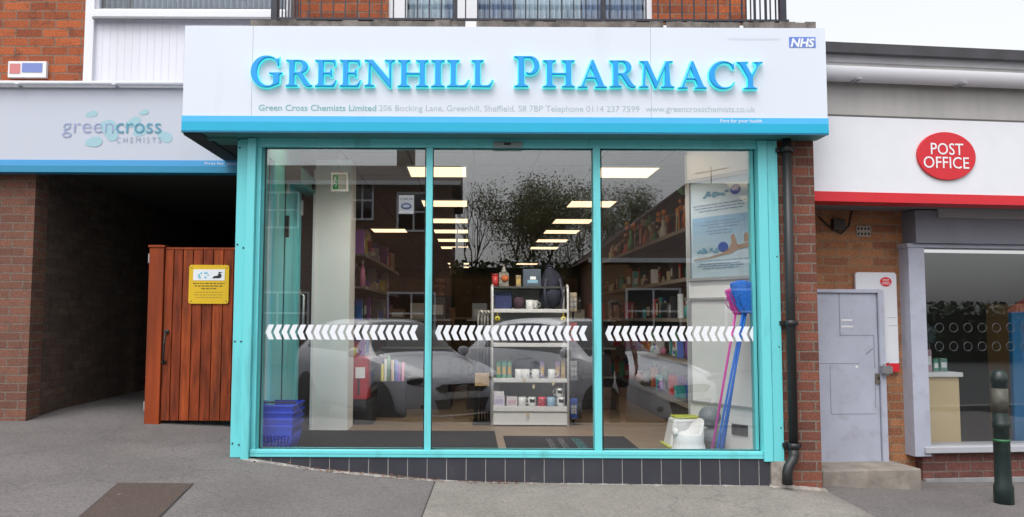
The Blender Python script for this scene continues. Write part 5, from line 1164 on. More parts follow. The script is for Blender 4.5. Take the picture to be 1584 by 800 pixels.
def fill(i, xf, xb, y0, y1, z, hmax, lev, side, group, n, kinds, cols):
    s = 1 if xb > xf else -1; cs = cols[:]; rnd.shuffle(cs); y = y0 + .05
    step = (y1 - y0 - .08) / n
    for k in range(n):
        c_ = cs[k % len(cs)]; kind = rnd.choice(kinds); h = min(hmax, rnd.uniform(.3, 1.) * hmax); w = step * rnd.uniform(.4, .95); d = min(w, .16)
        xx = xf + s * rnd.uniform(.04, .2); lab = '%s %s on the %s shelf of the %s bay along the %s' % (c_, kind, lev, ORD[i], side); yc = y + step / 2; xm = xx + s * d / 2
        mb = MB()
        if kind == 'box': mb.box(xx, xx + s * d, yc - w / 2, yc + w / 2, z + .001, z + h); o = mb.build('product_box', pm(c_), bevel=.003); MB().box(xx - s * .001, xx + s * .002, yc - w * .3, yc + w * .3, z + h * .25, z + h * .6).build('label_panel', pm('white' if c_ != 'white' else 'blue'), o)
        elif kind == 'bottle':
            r_ = min(d, w) * .42; mb.lathe((xm, yc, z + .001), [(0, 0), (r_, 0), (r_, h * .62), (r_ * .4, h * .78), (r_ * .4, h * .84)], 14); o = mb.build('bottle', pm(c_)); MB().lathe((xm, yc, z + .001 + h * .84), [(0, 0), (r_ * .5, 0), (r_ * .5, h * .14), (0, h * .14)], 12).build('cap', pm('white' if c_ != 'white' else 'blue'), o)
        elif kind == 'vase':
            r_ = min(d, w) * .45; mb.lathe((xm, yc, z + .001), [(0, 0), (r_ * .6, 0), (r_, h * .3), (r_ * .8, h * .55), (r_ * .35, h * .75), (r_ * .55, h), (r_ * .45, h), (0, h * .7)], 16); o = mb.build('vase', pm(c_))
            m2_ = MB()
            for q in range(9):
                a = rnd.uniform(0, 6.3); m2_.ell((xm + .05 * math.cos(a), yc + .06 * math.sin(a), z + h + rnd.uniform(.0, .09)), rnd.uniform(.018, .035), 8, 5, jit=.4)
            m2_.build('flowers', pm(rnd.choice(['orange', 'red', 'green', 'beige', 'brown'])), o)
        else:
            mb.box(xx, xx + s * .012, yc - w / 2, yc + w / 2, z + .001, z + h); o = mb.build('picture_frame', pm(c_)); MB().box(xx - s * .001, xx + s * .002, yc - w * .33, yc + w * .33, z + h * .18, z + h * .82).build('picture', pm('beige'), o); kind = 'picture frame'
        o.rotation_euler.z = rnd.uniform(-.35, .35); o.rotation_euler.x = rnd.uniform(-.05, .05) if kind != 'vase' else 0
        tag(o, lab, kind, group); y += step
LVR = [.45, .85, 1.24, 1.62, 2.09]
RG, RB = 'goods on the right wall shelving', 'shelving bays along the right wall'
for i in range(4):
    y0 = 7.35 + 1.3 * i; bay(i, 2.0, 2.53, y0, y0 + 1.29, LVR, 'right wall', RB)
    for li, z in enumerate(LVR):
        kinds = ['vase', 'vase', 'bottle', 'picture'] if li == 4 else (['box', 'bottle', 'picture'] if li in (2, 3) else ['box', 'bottle', 'box'])
        cols = ['orange', 'red', 'brown', 'green', 'beige', 'white'] if li == 4 else (['white', 'beige', 'brown', 'grey', 'black', 'red', 'teal', 'white'][:7] if li in (2, 3) else ['red', 'blue', 'pink', 'white', 'purple', 'orange', 'green', 'teal'])
        fill(i, 2.0, 2.53, y0, y0 + 1.29, z, .36 if li == 4 else .27, LEV[li], 'right wall', RG, 10 if i < 2 else 7, kinds, cols)
LVL = [.45, .82, 1.2, 1.56, 1.9]
for i in range(3):
    y0 = 8.35 + 1.25 * i; bay(i, -1.08, -1.5, y0, y0 + 1.24, LVL, 'left side', 'shelving bays on the left side of the shop')
    for li, z in enumerate(LVL):
        fill(i, -1.08, -1.5, y0, y0 + 1.24, z, .32, LEV[li], 'left side', 'goods on the left side shelving', 7, ['box', 'bottle', 'box'], ['red', 'pink', 'black', 'beige', 'purple', 'grey', 'yellow', 'blue', 'white'])
# rear of the shop
CT = thing('pharmacy_counter', 'brown pharmacy counter across the back of the shop', 'counter', (.3, 15, FZ))
BRW = mat('counter_brown', (.13, .075, .045), .6, var=.15)
MB().box(-1.2, 1.7, 14.7, 15.2, FZ, 1.2).build('front_panel', BRW, CT); MB().box(-1.25, 1.75, 14.65, 15.25, 1.2, 1.24).build('counter_top', mat('counter_top', (.3, .27, .24), .4), CT)
PS = thing('prescriptions_sign', 'dark hanging sign reading PRESCRIPTIONS over the counter at the back', 'sign', (.4, 15, 2.3))
px0, px1 = X(706, 15, 393), X(814, 15, 393)
MB().box(px0 - .08, px1 + .08, 15.0, 15.04, Z(404, 15, 760), Z(383, 15, 760)).build('board', mat('sign_brown', (.045, .032, .026), .6), PS)
mb = MB(); text(mb, 'PRESCRIPTIONS', px0, px1, Z(398, 15, 760), 10 * 15 / FPX, 14.996, bold=.01); mb.build('lettering', mat('sign_letter_grey', (.30, .28, .25), .5), PS)
for x in (px0, px1): MB().tube([(x, 15.02, Z(383, 15, 760)), (x, 15.02, CZ)], .01, 6).build('hanger', IRON, PS)
CS = thing('hanging_sign', 'small olive hanging sign ending in ON above the rear aisle', 'sign', at(703, 425, 13.5))
MB().box(X(696, 13.5), X(717, 13.5), 13.5, 13.53, Z(427, 13.5, 700), Z(404, 13.5, 700)).build('board', mat('sign_olive', (.09, .085, .04), .6), CS)
mb = MB(); text(mb, 'ON', X(695.5, 13.5), X(705, 13.5), Z(424, 13.5, 700), 6.5 * 13.5 / FPX, 13.496); mb.build('lettering', mat('sign_letter_warm', (.55, .48, .35), .5), CS)
MB().tube([(X(707, 13.5), 13.515, Z(404, 13.5, 700)), (X(707, 13.5), 13.515, CZ)], .008, 6).build('hanger', IRON, CS)
for k, (xa_, xb_, lab) in enumerate(((-2.6, -.9, 'dark wood cabinet at the back of the shop behind the left aisle'), (-.8, .5, 'dark wood cabinet at the back behind the counter'), (.6, 2.4, 'dark wood cabinet at the back near the right wall'))):
    t = thing('cabinet', lab, 'cabinet', ((xa_ + xb_) / 2, 18, FZ), 'cabinets at the back of the shop')
    MB().box(xa_, xb_, 18, 18.5, FZ, 2.15).build('carcass', mat('cabinet_wood', (.07, .04, .028), .6, var=.2), t)
    for j in range(3):
        a, b = lerp(xa_, xb_, j / 3) + .01, lerp(xa_, xb_, (j + 1) / 3) - .01; MB().box(a, b, 17.98, 17.999, FZ + .05, 2.1).build('door', mat('cabinet_door', (.11, .065, .042), .5, var=.2), t)
for k, (px, c_, w, zt, lab) in enumerate(((700, 'brown', .34, .42, 'brown carton stacked on the floor of the rear aisle'), (722, 'beige', .3, .3, 'beige carton on the floor beside the brown carton'), (640, 'black', .3, .5, 'black crate on the floor by the left shelving'), (905, 'brown', .3, .55, 'brown carton on the floor by the right shelving'))):
    x = X(px, 12.4); goods_box('carton', lab, 'carton', x - w / 2, x + w / 2, 12.4, .3, FZ + .001, zt, tuple(q * .5 for q in PAL[c_]), (.3, .28, .25))
GDK = mat('gondola_dark', (.035, .03, .028), .7)
for k, (xc, cs, lab) in enumerate(((-.62, ('brown', 'beige', 'black'), 'low dark gondola end between the left shelving and the middle aisle'), (.36, ('grey', 'black', 'brown'), 'low dark gondola end straight behind the display stand'), (1.28, ('black', 'beige', 'red'), 'low dark gondola end beside the right shelving'))):
    t = thing('gondola', lab, 'shelving', (xc, 10.3, FZ), 'low gondolas across the middle of the shop')
    MB().box(xc - .36, xc + .36, 9.42, 11.3, FZ, 1.22).build('back_panel', GDK, t); MB().box(xc - .40, xc + .40, 9.36, 11.35, FZ, FZ + .12).build('base', GDK, t)
    for z in (.55, .88, 1.20): MB().box(xc - .40, xc + .40, 9.30, 9.419, z, z + .02).build('shelf', SHG, t)
    for j, c_ in enumerate(cs):
        x = xc - .25 + .24 * j; goods_box('carton', '%s carton on top of the gondola %s' % (c_, ('left of the middle aisle', 'behind the display stand', 'beside the right shelving')[k]), 'carton', x - .09, x + .09, 9.6, .2, 1.2205, .12 + .07 * ((j + k) % 3), tuple(q * .6 for q in PAL[c_]), (.3, .28, .25))
# ------------------------------------------------------------------ post office next door (built straight, then turned about its pivot)
def qx(px, v, py=480): return atp(px, py, v).x
def qz(py, v, px=1330): return atp(px, py, v).z
def qy(v): return 6.3 + v
GREYP = mat('po_grey_lilac', (.40, .42, .51), .5, var=.07, vscale=4, dirt=(.32, .33, .39), dscale=9, dmin=.52, dmax=.74)
PO = thing('post_office_building', 'single storey brick post office with grey shop window beside the pharmacy', 'building', (4.2, qy(.5), -.1), po=True)
L0, L1 = 2.675, 8.6
PANEL = mat('po_panel', (.44, .425, .415), .6, var=.06, dirt=(.3, .29, .28), dscale=2, dmin=.5, dmax=.8, streak=True)
za = lambda py, v: qz(py, v, 1310)
MB().box(L0, L1, qy(-.12), qy(3), za(81, -.12), za(65.5, -.12)).build('roof_edge', mat('roof_felt', (.06, .06, .068), .8, var=.2), PO)
MB().box(L0, L1, qy(-.06), qy(.5), za(96, -.06), za(81.5, -.06)).build('eaves_board', mat('eaves_grey', (.42, .42, .44), .6, var=.08, streak=True), PO)
MB().box(L0, L1, qy(-.045), qy(.5), za(102, -.06), za(96, -.06)).build('eaves_beige_board', PANEL, PO)  # lower board in the beige panel colour
mb = MB(); n = 10; pts = []
zt, zb = za(103, -.12), za(121, -.12); hh = zt - zb
pts = [(-.02, zt), (-.14, zt)] + [(-.14 + .06 * (1 - math.cos(k / n * math.pi / 2)), zt - hh * math.sin(k / n * math.pi / 2)) for k in range(1, n + 1)] + [(-.02, zb)]
mb.prism([(qy(a), b) for a, b in pts], 'yz', L0, L1); mb.build('gutter', WHITE_P, PO)
for k in range(7):
    x = L0 + .35 + .9 * k; MB().box(x, x + .035, qy(-.145), qy(-.02), zb - .012, zb + .004).build('gutter_bracket', mat('gutter_grey', (.3, .3, .32), .6), PO)
MB().box(L0, L1, qy(.02), qy(.5), za(178, .02), za(121, .02)).build('upper_panel', PANEL, PO)
MB().box(L0, L1, qy(.01), qy(.05), za(180.5, .02), za(178, .02)).build('panel_joint', mat('joint_dark', (.12, .115, .11), .8), PO)
PSN = thing('post_office_sign', 'white fascia sign with a red oval and red bottom stripe over the post office', 'sign', (5, qy(0), za(312, 0)), po=True)
MB().box(L0, L1, qy(0), qy(.2), za(297, 0), za(180.5, 0)).build('sign_panel', mat('po_white', (.74, .75, .80), .3, var=.02), PSN)
RED = mat('po_red', (.62, .018, .03), .35, var=.03)
MB().box(L0, L1, qy(-.008), qy(.2), za(312, 0), za(297, 0)).build('red_stripe', RED, PSN)
ec = atp(1462, 242, 0); er = qx(1507, 0, 242) - ec.x; ez = (atp(1462, 205, 0).z - atp(1462, 279, 0).z) / 2
mb = MB(); mb.prism([(ec.x + er * math.cos(2 * math.pi * k / 48), ec.z + ez * math.sin(2 * math.pi * k / 48)) for k in range(48)], 'xz', qy(-.02), qy(-.0005)); OV = mb.build('red_oval', RED, PSN, .004)
mb = MB(); text(mb, 'POST', qx(1437, 0, 232), qx(1487, 0, 232), atp(1462, 240, 0).z, 18.5 * ec.y / FPX, qy(-.0225), bold=.004); text(mb, 'OFFICE', qx(1426, 0, 252), qx(1496, 0, 252), atp(1462, 261, 0).z, 18.5 * ec.y / FPX, qy(-.0225), bold=.004); mb.build('lettering', TXT_W, OV)
zso = za(312, 0)
MB().box(L0, L1, qy(.2), qy(.55), zso, zso + .04).build('soffit', mat('po_soffit', (.16, .16, .16), .8), PO)
# walls
vW = .5
wx0, wx1 = L0, qx(1408, vW)
MB().box(L0, wx1, qy(vW), qy(vW + .25), -.3, zso).build('wall', PO_B, PO)
vg = .42
gx0 = qx(1427, vg)
zsill1, zsill0 = qz(689, vg, 1500), qz(700, vg - .05, 1500)
MB().box(wx1, L1, qy(vg - .01), qy(vg + .25), -.3, zsill0).build('window_plinth', PO_B2, PO)
MB().box(wx1 - .01, L1, qy(vg - .07), qy(vg + .2), zsill0, zsill1).build('window_sill', mat('sill_grey', (.42, .43, .47), .5, var=.06), PO, .004)
MB().box(wx1 - .01, L1, qy(vg - .06), qy(vg - .02), qz(750, vg - .05, 1500), qz(740, vg - .05, 1500)).build('plinth_ledge', mat('ledge_grey', (.25, .25, .26), .9, var=.2), PO)
zhd = qz(385, vg, 1500)
MB().box(qx(1407, vg - .04), gx0, qy(vg - .05), qy(vg + .1), zsill1 - .08, zhd + .02).build('window_post', GREYP, PO, .004)
MB().box(qx(1405, vg - .04), L1, qy(vg - .06), qy(vg + .12), zhd, zhd + .035).build('window_head', GREYP, PO, .004)
MB().box(qx(1421, vg - .1), L1, qy(vg - .1), qy(vg + .2), zhd + .036, zso - .01).build('shutter_box', mat('shutter_grey', (.20, .21, .25), .6, var=.06), PO)
MB().box(qx(1455, vg - .1), L1, qy(vg - .12), qy(vg - .1), qz(338, vg - .1, 1500), qz(324, vg - .1, 1500)).build('shutter_rail', mat('shutter_rail', (.34, .34, .36), .5), PO)
pn = MB().box(gx0 - .01, L1, qy(vg), qy(vg + .01), zsill1 - .01, zhd + .01).build('glass_pane', GLASS, PO)
for py in (507, 536):
    for k in range(9):
        c = atp(1431 + 22 * k, py, vg); r_ = .038; pts = [(c.x + r_ * math.cos(a * .3927), qy(vg) - .002, c.z + r_ * math.sin(a * .3927)) for a in range(17)]; MB().tube(pts, .0026, 4, cap=False).build('ring_marking', mat('ring_frost', (.085, .09, .095), .7), pn)
for px in (1700,):
    x = qx(px, vg); MB().box(x, x + .05, qy(vg - .03), qy(vg + .06), zsill1, zhd).build('mullion', GREYP, PO)
# roof slab, room
MB().box(L0, L1, qy(.3), qy(6), za(121, .02) - .02, za(100, .02)).build('roof_slab', mat('roof_felt', (.06, .06, .068), .8), PO)
mb = MB(); mb.box(L0, L1, qy(4.5), qy(4.6), 0, zso); mb.box(L0, L0 + .1, qy(.75), qy(4.5), 0, zso); mb.box(L1 - .1, L1, qy(vg), qy(4.5), 0, zso); mb.build('inner_wall', mat('po_inner', (.10, .105, .11), .9), PO)
mb = MB(); mb.box(L0, L1, qy(vg + .2), qy(4.5), .02, .05); mb.build('inner_floor', mat('po_floor', (.12, .12, .13), .6), PO)
mb = MB(); mb.box(L0, L1, qy(vg + .1), qy(4.5), 2.42, 2.46); mb.build('inner_ceiling', mat('po_ceiling', (.2, .2, .2), .9), PO)
# step and door
MB().box(qx(1276, .02, 740), qx(1430, .02, 740), qy(.05), qy(.49), -.4, qz(727, .05, 1330)).build('concrete_step', mat('step_concrete', (.27, .24, .21), .95, var=.2, vscale=7, dirt=(.16, .14, .12), dscale=6, bump=.4), PO, .012)
vd = .40
dx0, dx1, dz0, dz1 = qx(1267, vd, 580), qx(1369, vd, 580), qz(722, vd, 1310), qz(448, vd, 1310)
DR = MB().box(dx0, dx1 - .055, qy(vd), qy(vd + .05), dz0, dz1 - .03).build('door', GREYP, PO, .003)
mb = MB(); mb.box(dx1 - .052, dx1, qy(vd - .02), qy(vW - .001), dz0, dz1); mb.box(dx0 - .02, dx1 - .052, qy(vd - .02), qy(vW - .001), dz1 - .028, dz1); mb.build('door_frame', GREYP, PO, .004)
def dpx(px): return qx(px, vd, 560)
def dpz(py): return qz(py, vd, 1310)
mb = MB(); t = .0022
for a, b, c_, d_ in ((1300, 446, 1301.4, 520), (1301, 518, 1352, 519.4), (1352, 518, 1353.4, 570), (1284, 640, 1353, 641), (1352, 585, 1353, 632), (1283, 565, 1284, 640), (1268, 562, 1330, 563)):
    mb.box(dpx(a), dpx(c_), qy(vd) - .0015, qy(vd) + .001, dpz(d_), dpz(b))
mb.build('panel_seam', mat('seam_lilac', (.23, .24, .29), .6), DR)
mb = MB()
for a, b, c_ in ((1303, 494, 1320), (1303, 504, 1321)): mb.box(dpx(a), dpx(c_), qy(vd) - .002, qy(vd) + .001, dpz(b + 2.5), dpz(b)); 
mb.ell((dpx(1325), qy(vd) - .001, dpz(568)), (.012, .0015, .012), 10, 6)
mb.build('paper_scrap', mat('scrap_white', (.7, .7, .7), .8), DR)
mb = MB(); mb.tube([(dpx(1340), qy(vd) - .001, dpz(548)), (dpx(1346), qy(vd) - .001, dpz(543)), (dpx(1351), qy(vd) - .001, dpz(539))], .003, 4); mb.build('scratch', mat('scratch_grey', (.14, .14, .17), .7), DR)
PLK = mat('lock_steel', (.42, .42, .42), .35, .85)
mb = MB(); mb.box(dpx(1358), dpx(1375), qy(vd - .035), qy(vd - .022), dpz(573), dpz(566)); mb.tube([(dpx(1360), qy(vd - .05), dpz(567)), (dpx(1362), qy(vd - .06), dpz(561)), (dpx(1368), qy(vd - .06), dpz(561)), (dpx(1370), qy(vd - .05), dpz(567))], .005, 8); mb.build('hasp', PLK, DR)
mb = MB(); mb.box(dpx(1358), dpx(1372), qy(vd - .075), qy(vd - .04), dpz(577), dpz(567)); mb.ell((dpx(1365), qy(vd - .06), dpz(577)), (.02, .015, .02)); mb.build('padlock', PLK, DR)
mb = MB(); mb.box(dpx(1352.5), dpx(1361), qy(vd) - .012, qy(vd) + .001, dpz(594), dpz(578)); KP = mb.build('lock_plate', mat('brass_dull', (.22, .2, .16), .4, .6), DR, .002)
MB().box(dpx(1355.5), dpx(1358), qy(vd) - .014, qy(vd) - .01, dpz(588), dpz(583)).build('keyhole', BLACK, KP)
# white pictorial sign on the brick
WSG = thing('wall_sign', 'tall white sign with a small red oval and red foot behind the grey metal door', 'sign', atp(1358, 575, .46), po=True)
v = .455
def vx(px): return qx(px, v, 480)
def vz(py): return qz(py, v, 1358)
x0, x1 = vx(1325), vx(1388); c = .02
mb = MB(); mb.prism([(x0, vz(562)), (x1, vz(562)), (x1, vz(425)), (x1 - c * .4, vz(422.5)), (x1 - c, vz(421.5)), (x0 + c, vz(421.5)), (x0 + c * .4, vz(422.5)), (x0, vz(425))], 'xz', qy(v), qy(v + .02)); mb.build('panel', mat('po_white2', (.66, .67, .72), .35, var=.03), WSG)
MB().box(x0, x1, qy(v - .001), qy(v + .02), vz(575), vz(562)).build('red_foot', RED, WSG)
oc = atp(1370, 436, v); mb = MB(); mb.prism([(oc.x + .052 * math.cos(2 * math.pi * k / 32), oc.z + .040 * math.sin(2 * math.pi * k / 32)) for k in range(32)], 'xz', qy(v - .004), qy(v - .0002)); OV = mb.build('red_oval', RED, WSG)
mb = MB(); text(mb, 'POST', oc.x - .028, oc.x + .028, oc.z + .003, .02, qy(v - .0055), bold=.004); text(mb, 'OFFICE', oc.x - .037, oc.x + .037, oc.z - .024, .02, qy(v - .0055), bold=.004); mb.build('lettering', TXT_W, OV)
each('hairline', mat('hairline_grey', (.35, .36, .38), .6), WSG, [MB().box(vx(1372), x1 - .01, qy(v - .001), qy(v), vz(492), vz(491)), MB().box(vx(1374), x1 - .005, qy(v - .001), qy(v), vz(504.5), vz(503.5))])
# air brick and alarm stain on the wall
AV = thing('air_vent', 'small pale vent grille high on the post office brick wall', 'vent', atp(1334, 366, vW - .01), po=True)
a0, a1, b0, b1 = qx(1324, vW, 357), qx(1345, vW, 357), qz(366, vW), qz(350, vW)
mb = MB(); mb.box(a0, a1, qy(vW - .012), qy(vW - .001), b0, b1); mb.build('plate', mat('vent_pale', (.38, .33, .29), .8), AV)
mb = MB()
for k in range(4):
    for j in range(2): mb.box(lerp(a0, a1, (k + .25) / 4), lerp(a0, a1, (k + .75) / 4), qy(vW - .0135), qy(vW - .0115), lerp(b0, b1, (j + .25) / 2), lerp(b0, b1, (j + .75) / 2))
mb.build('slots', DARK, AV)
CB = thing('cable', 'black cable drooping across the top of the post office brick wall', 'cable', atp(1300, 320, vW - .01), po=True)
mb = MB(); mb.tube([(qx(p, vW, q), qy(vW - .012), qz(q, vW, p)) for p, q in ((1266, 336), (1280, 350), (1300, 362), (1312, 350), (1316, 330), (1320, 314))], .007, 6); mb.build('wire', BLACK, CB)
mb = MB(); mb.box(qx(1285, vW, 350), qx(1303, vW, 350), qy(vW - .05), qy(vW - .001), qz(357, vW), qz(340, vW)); mb.build('junction_box', mat('junction_dark', (.04, .035, .03), .6), CB)
# inside the post office window
PC = thing('service_counter', 'beige front service counter standing behind the post office window', 'counter', atp(1455, 690, 1.0), po=True)
vc = .85; x0, x1 = qx(1420, vc, 600), qx(1484, vc, 600)
MB().box(x0, x1, qy(vc), qy(vc + .5), .05, qz(583, vc, 1455)).build('front_panel', mat('counter_beige', (.62, .49, .28), .6, var=.05), PC, .006)
MB().box(x0 - .02, x1 + .02, qy(vc - .03), qy(vc + .52), qz(583, vc, 1455) + .001, qz(576, vc, 1455)).build('counter_top', WHITE, PC, .004)
zc = qz(576, vc, 1455)
for k, (px, w, h, col, lab) in enumerate(((1448, .05, .11, (.12, .35, .25), 'green leaflet box on the post office counter'), (1460, .07, .12, (.16, .3, .26), 'dark green pack stack on the post office counter'), (1437, .06, .20, (.45, .3, .36), 'pinkish stand up card on the post office counter'))):
    x = qx(px, vc + .1, 560); o = MB().box(x - w / 2, x + w / 2, qy(vc + .1), qy(vc + .2), zc + .001, zc + h).build('leaflet_box', mat('leaf_pack_%d' % k, col, .6, var=.1), bevel=.004); tag(o, lab, 'leaflet box'); PO_THINGS.append(o)
    MB().box(x - w * .35, x + w * .35, qy(vc + .098), qy(vc + .101), zc + h * .3, zc + h * .7).build('label_panel', TXT_W, o)
DPX = thing('card_dispenser', 'dark pole stand with a small screen behind the post office counter', 'stand', (qx(1436, vc + .3, 500), qy(vc + .3), zc), po=True)
x = qx(1436, vc + .3, 500); MB().tube([(x, qy(vc + .3), zc), (x, qy(vc + .3), qz(500, vc + .3))], .012, 8).build('pole', BLACK, DPX); MB().box(x - .05, x + .05, qy(vc + .27), qy(vc + .29), qz(530, vc + .3), qz(505, vc + .3)).build('screen', mat('screen_dark', (.03, .05, .06), .2), DPX)
BB = thing('display_board', 'bright blue display board standing inside the post office window', 'display board', atp(1580, 690, .8), po=True)
x0, x1 = qx(1566, .8, 580), qx(1640, .8, 580)
mb = MB(); zt = qz(482, .8, 1575); mb.prism([(x0, .05), (x1, .05), (x1, zt), (x0 + .02, zt)], 'xz', qy(.8), qy(.84)); mb.build('board', mat('board_blue', (.012, .13, .29), .5), BB); MB().box(x0 + .1, x1, qy(.84), qy(1.1), .05, .09).build('foot', BLACK, BB)
CD = thing('wall_cabinet', 'tan cabinet at the right end of the post office window', 'cabinet', atp(1582, 690, 1.2), po=True)
MB().box(qx(1572, 1.3, 480), qx(1680, 1.3, 480), qy(1.3), qy(1.7), .05, qz(470, 1.3, 1575)).build('carcass', mat('cab_tan', (.35, .22, .1), .6, var=.1), CD); MB().box(qx(1575, 1.3, 480), qx(1640, 1.3, 480), qy(1.28), qy(1.299), .1, qz(476, 1.3, 1575)).build('door', mat('cab_tan2', (.40, .26, .13), .5), CD)
for k, (u_, lab) in enumerate(((3.6, 'white fluorescent strip light over the post office counter'), (4.7, 'white fluorescent strip light further along the post office ceiling'))):
    t = thing('strip_light', lab, 'ceiling light', (u_ + .3, qy(1.5), 2.4), 'strip lights in the post office', po=True)
    MB().box(u_, u_ + 1.2, qy(1.45), qy(1.57), 2.385, 2.42).build('housing', WHITE, t); MB().box(u_ + .03, u_ + 1.17, qy(1.47), qy(1.55), 2.36, 2.384).build('tube', mat('tube_emit', (.9, .9, .9), .4, emit=((1, .97, .88), 1.2)), t)
# ------------------------------------------------------------------ bollard
bx_, by_ = 0, 0
bc = Vector(at(1553, 772, 6.05)); bc.z = g(bc.x, 6.05)
BO = thing('bollard', 'dark green metal bollard on the pavement in front of the post office window', 'bollard', bc)
GRN = mat('bollard_green', (.010, .022, .02), .4, var=.2, vscale=12, dirt=(.03, .05, .04), dscale=12, dmin=.55, dmax=.75)
mb = MB(); H = at(1553, 572, 6.05).z - bc.z
mb.lathe(bc, [(0, -.05), (.066, -.05), (.066, .12), (.056, .15), (.054, .56 * H), (.060, .565 * H), (.060, .60 * H), (.053, .61 * H), (.053, .90 * H), (.060, .91 * H), (.060, .94 * H), (.045, .985 * H), (.02, H), (0, H)], 24); mb.build('post', GRN, BO)
mb = MB(); mb.lathe(bc, [(.0535, .46 * H), (.0565, .46 * H), (.0565, .48 * H), (.0535, .48 * H)], 24); mb.build('green_band', mat('band_green', (.03, .14, .06), .5), BO)
mb = MB(); mb.lathe(bc, [(.0525, .68 * H), (.0555, .68 * H), (.0555, .86 * H), (.0525, .86 * H)], 24); mb.build('pale_band', mat('band_grey', (.075, .075, .06), .6, var=.3, vscale=20), BO)
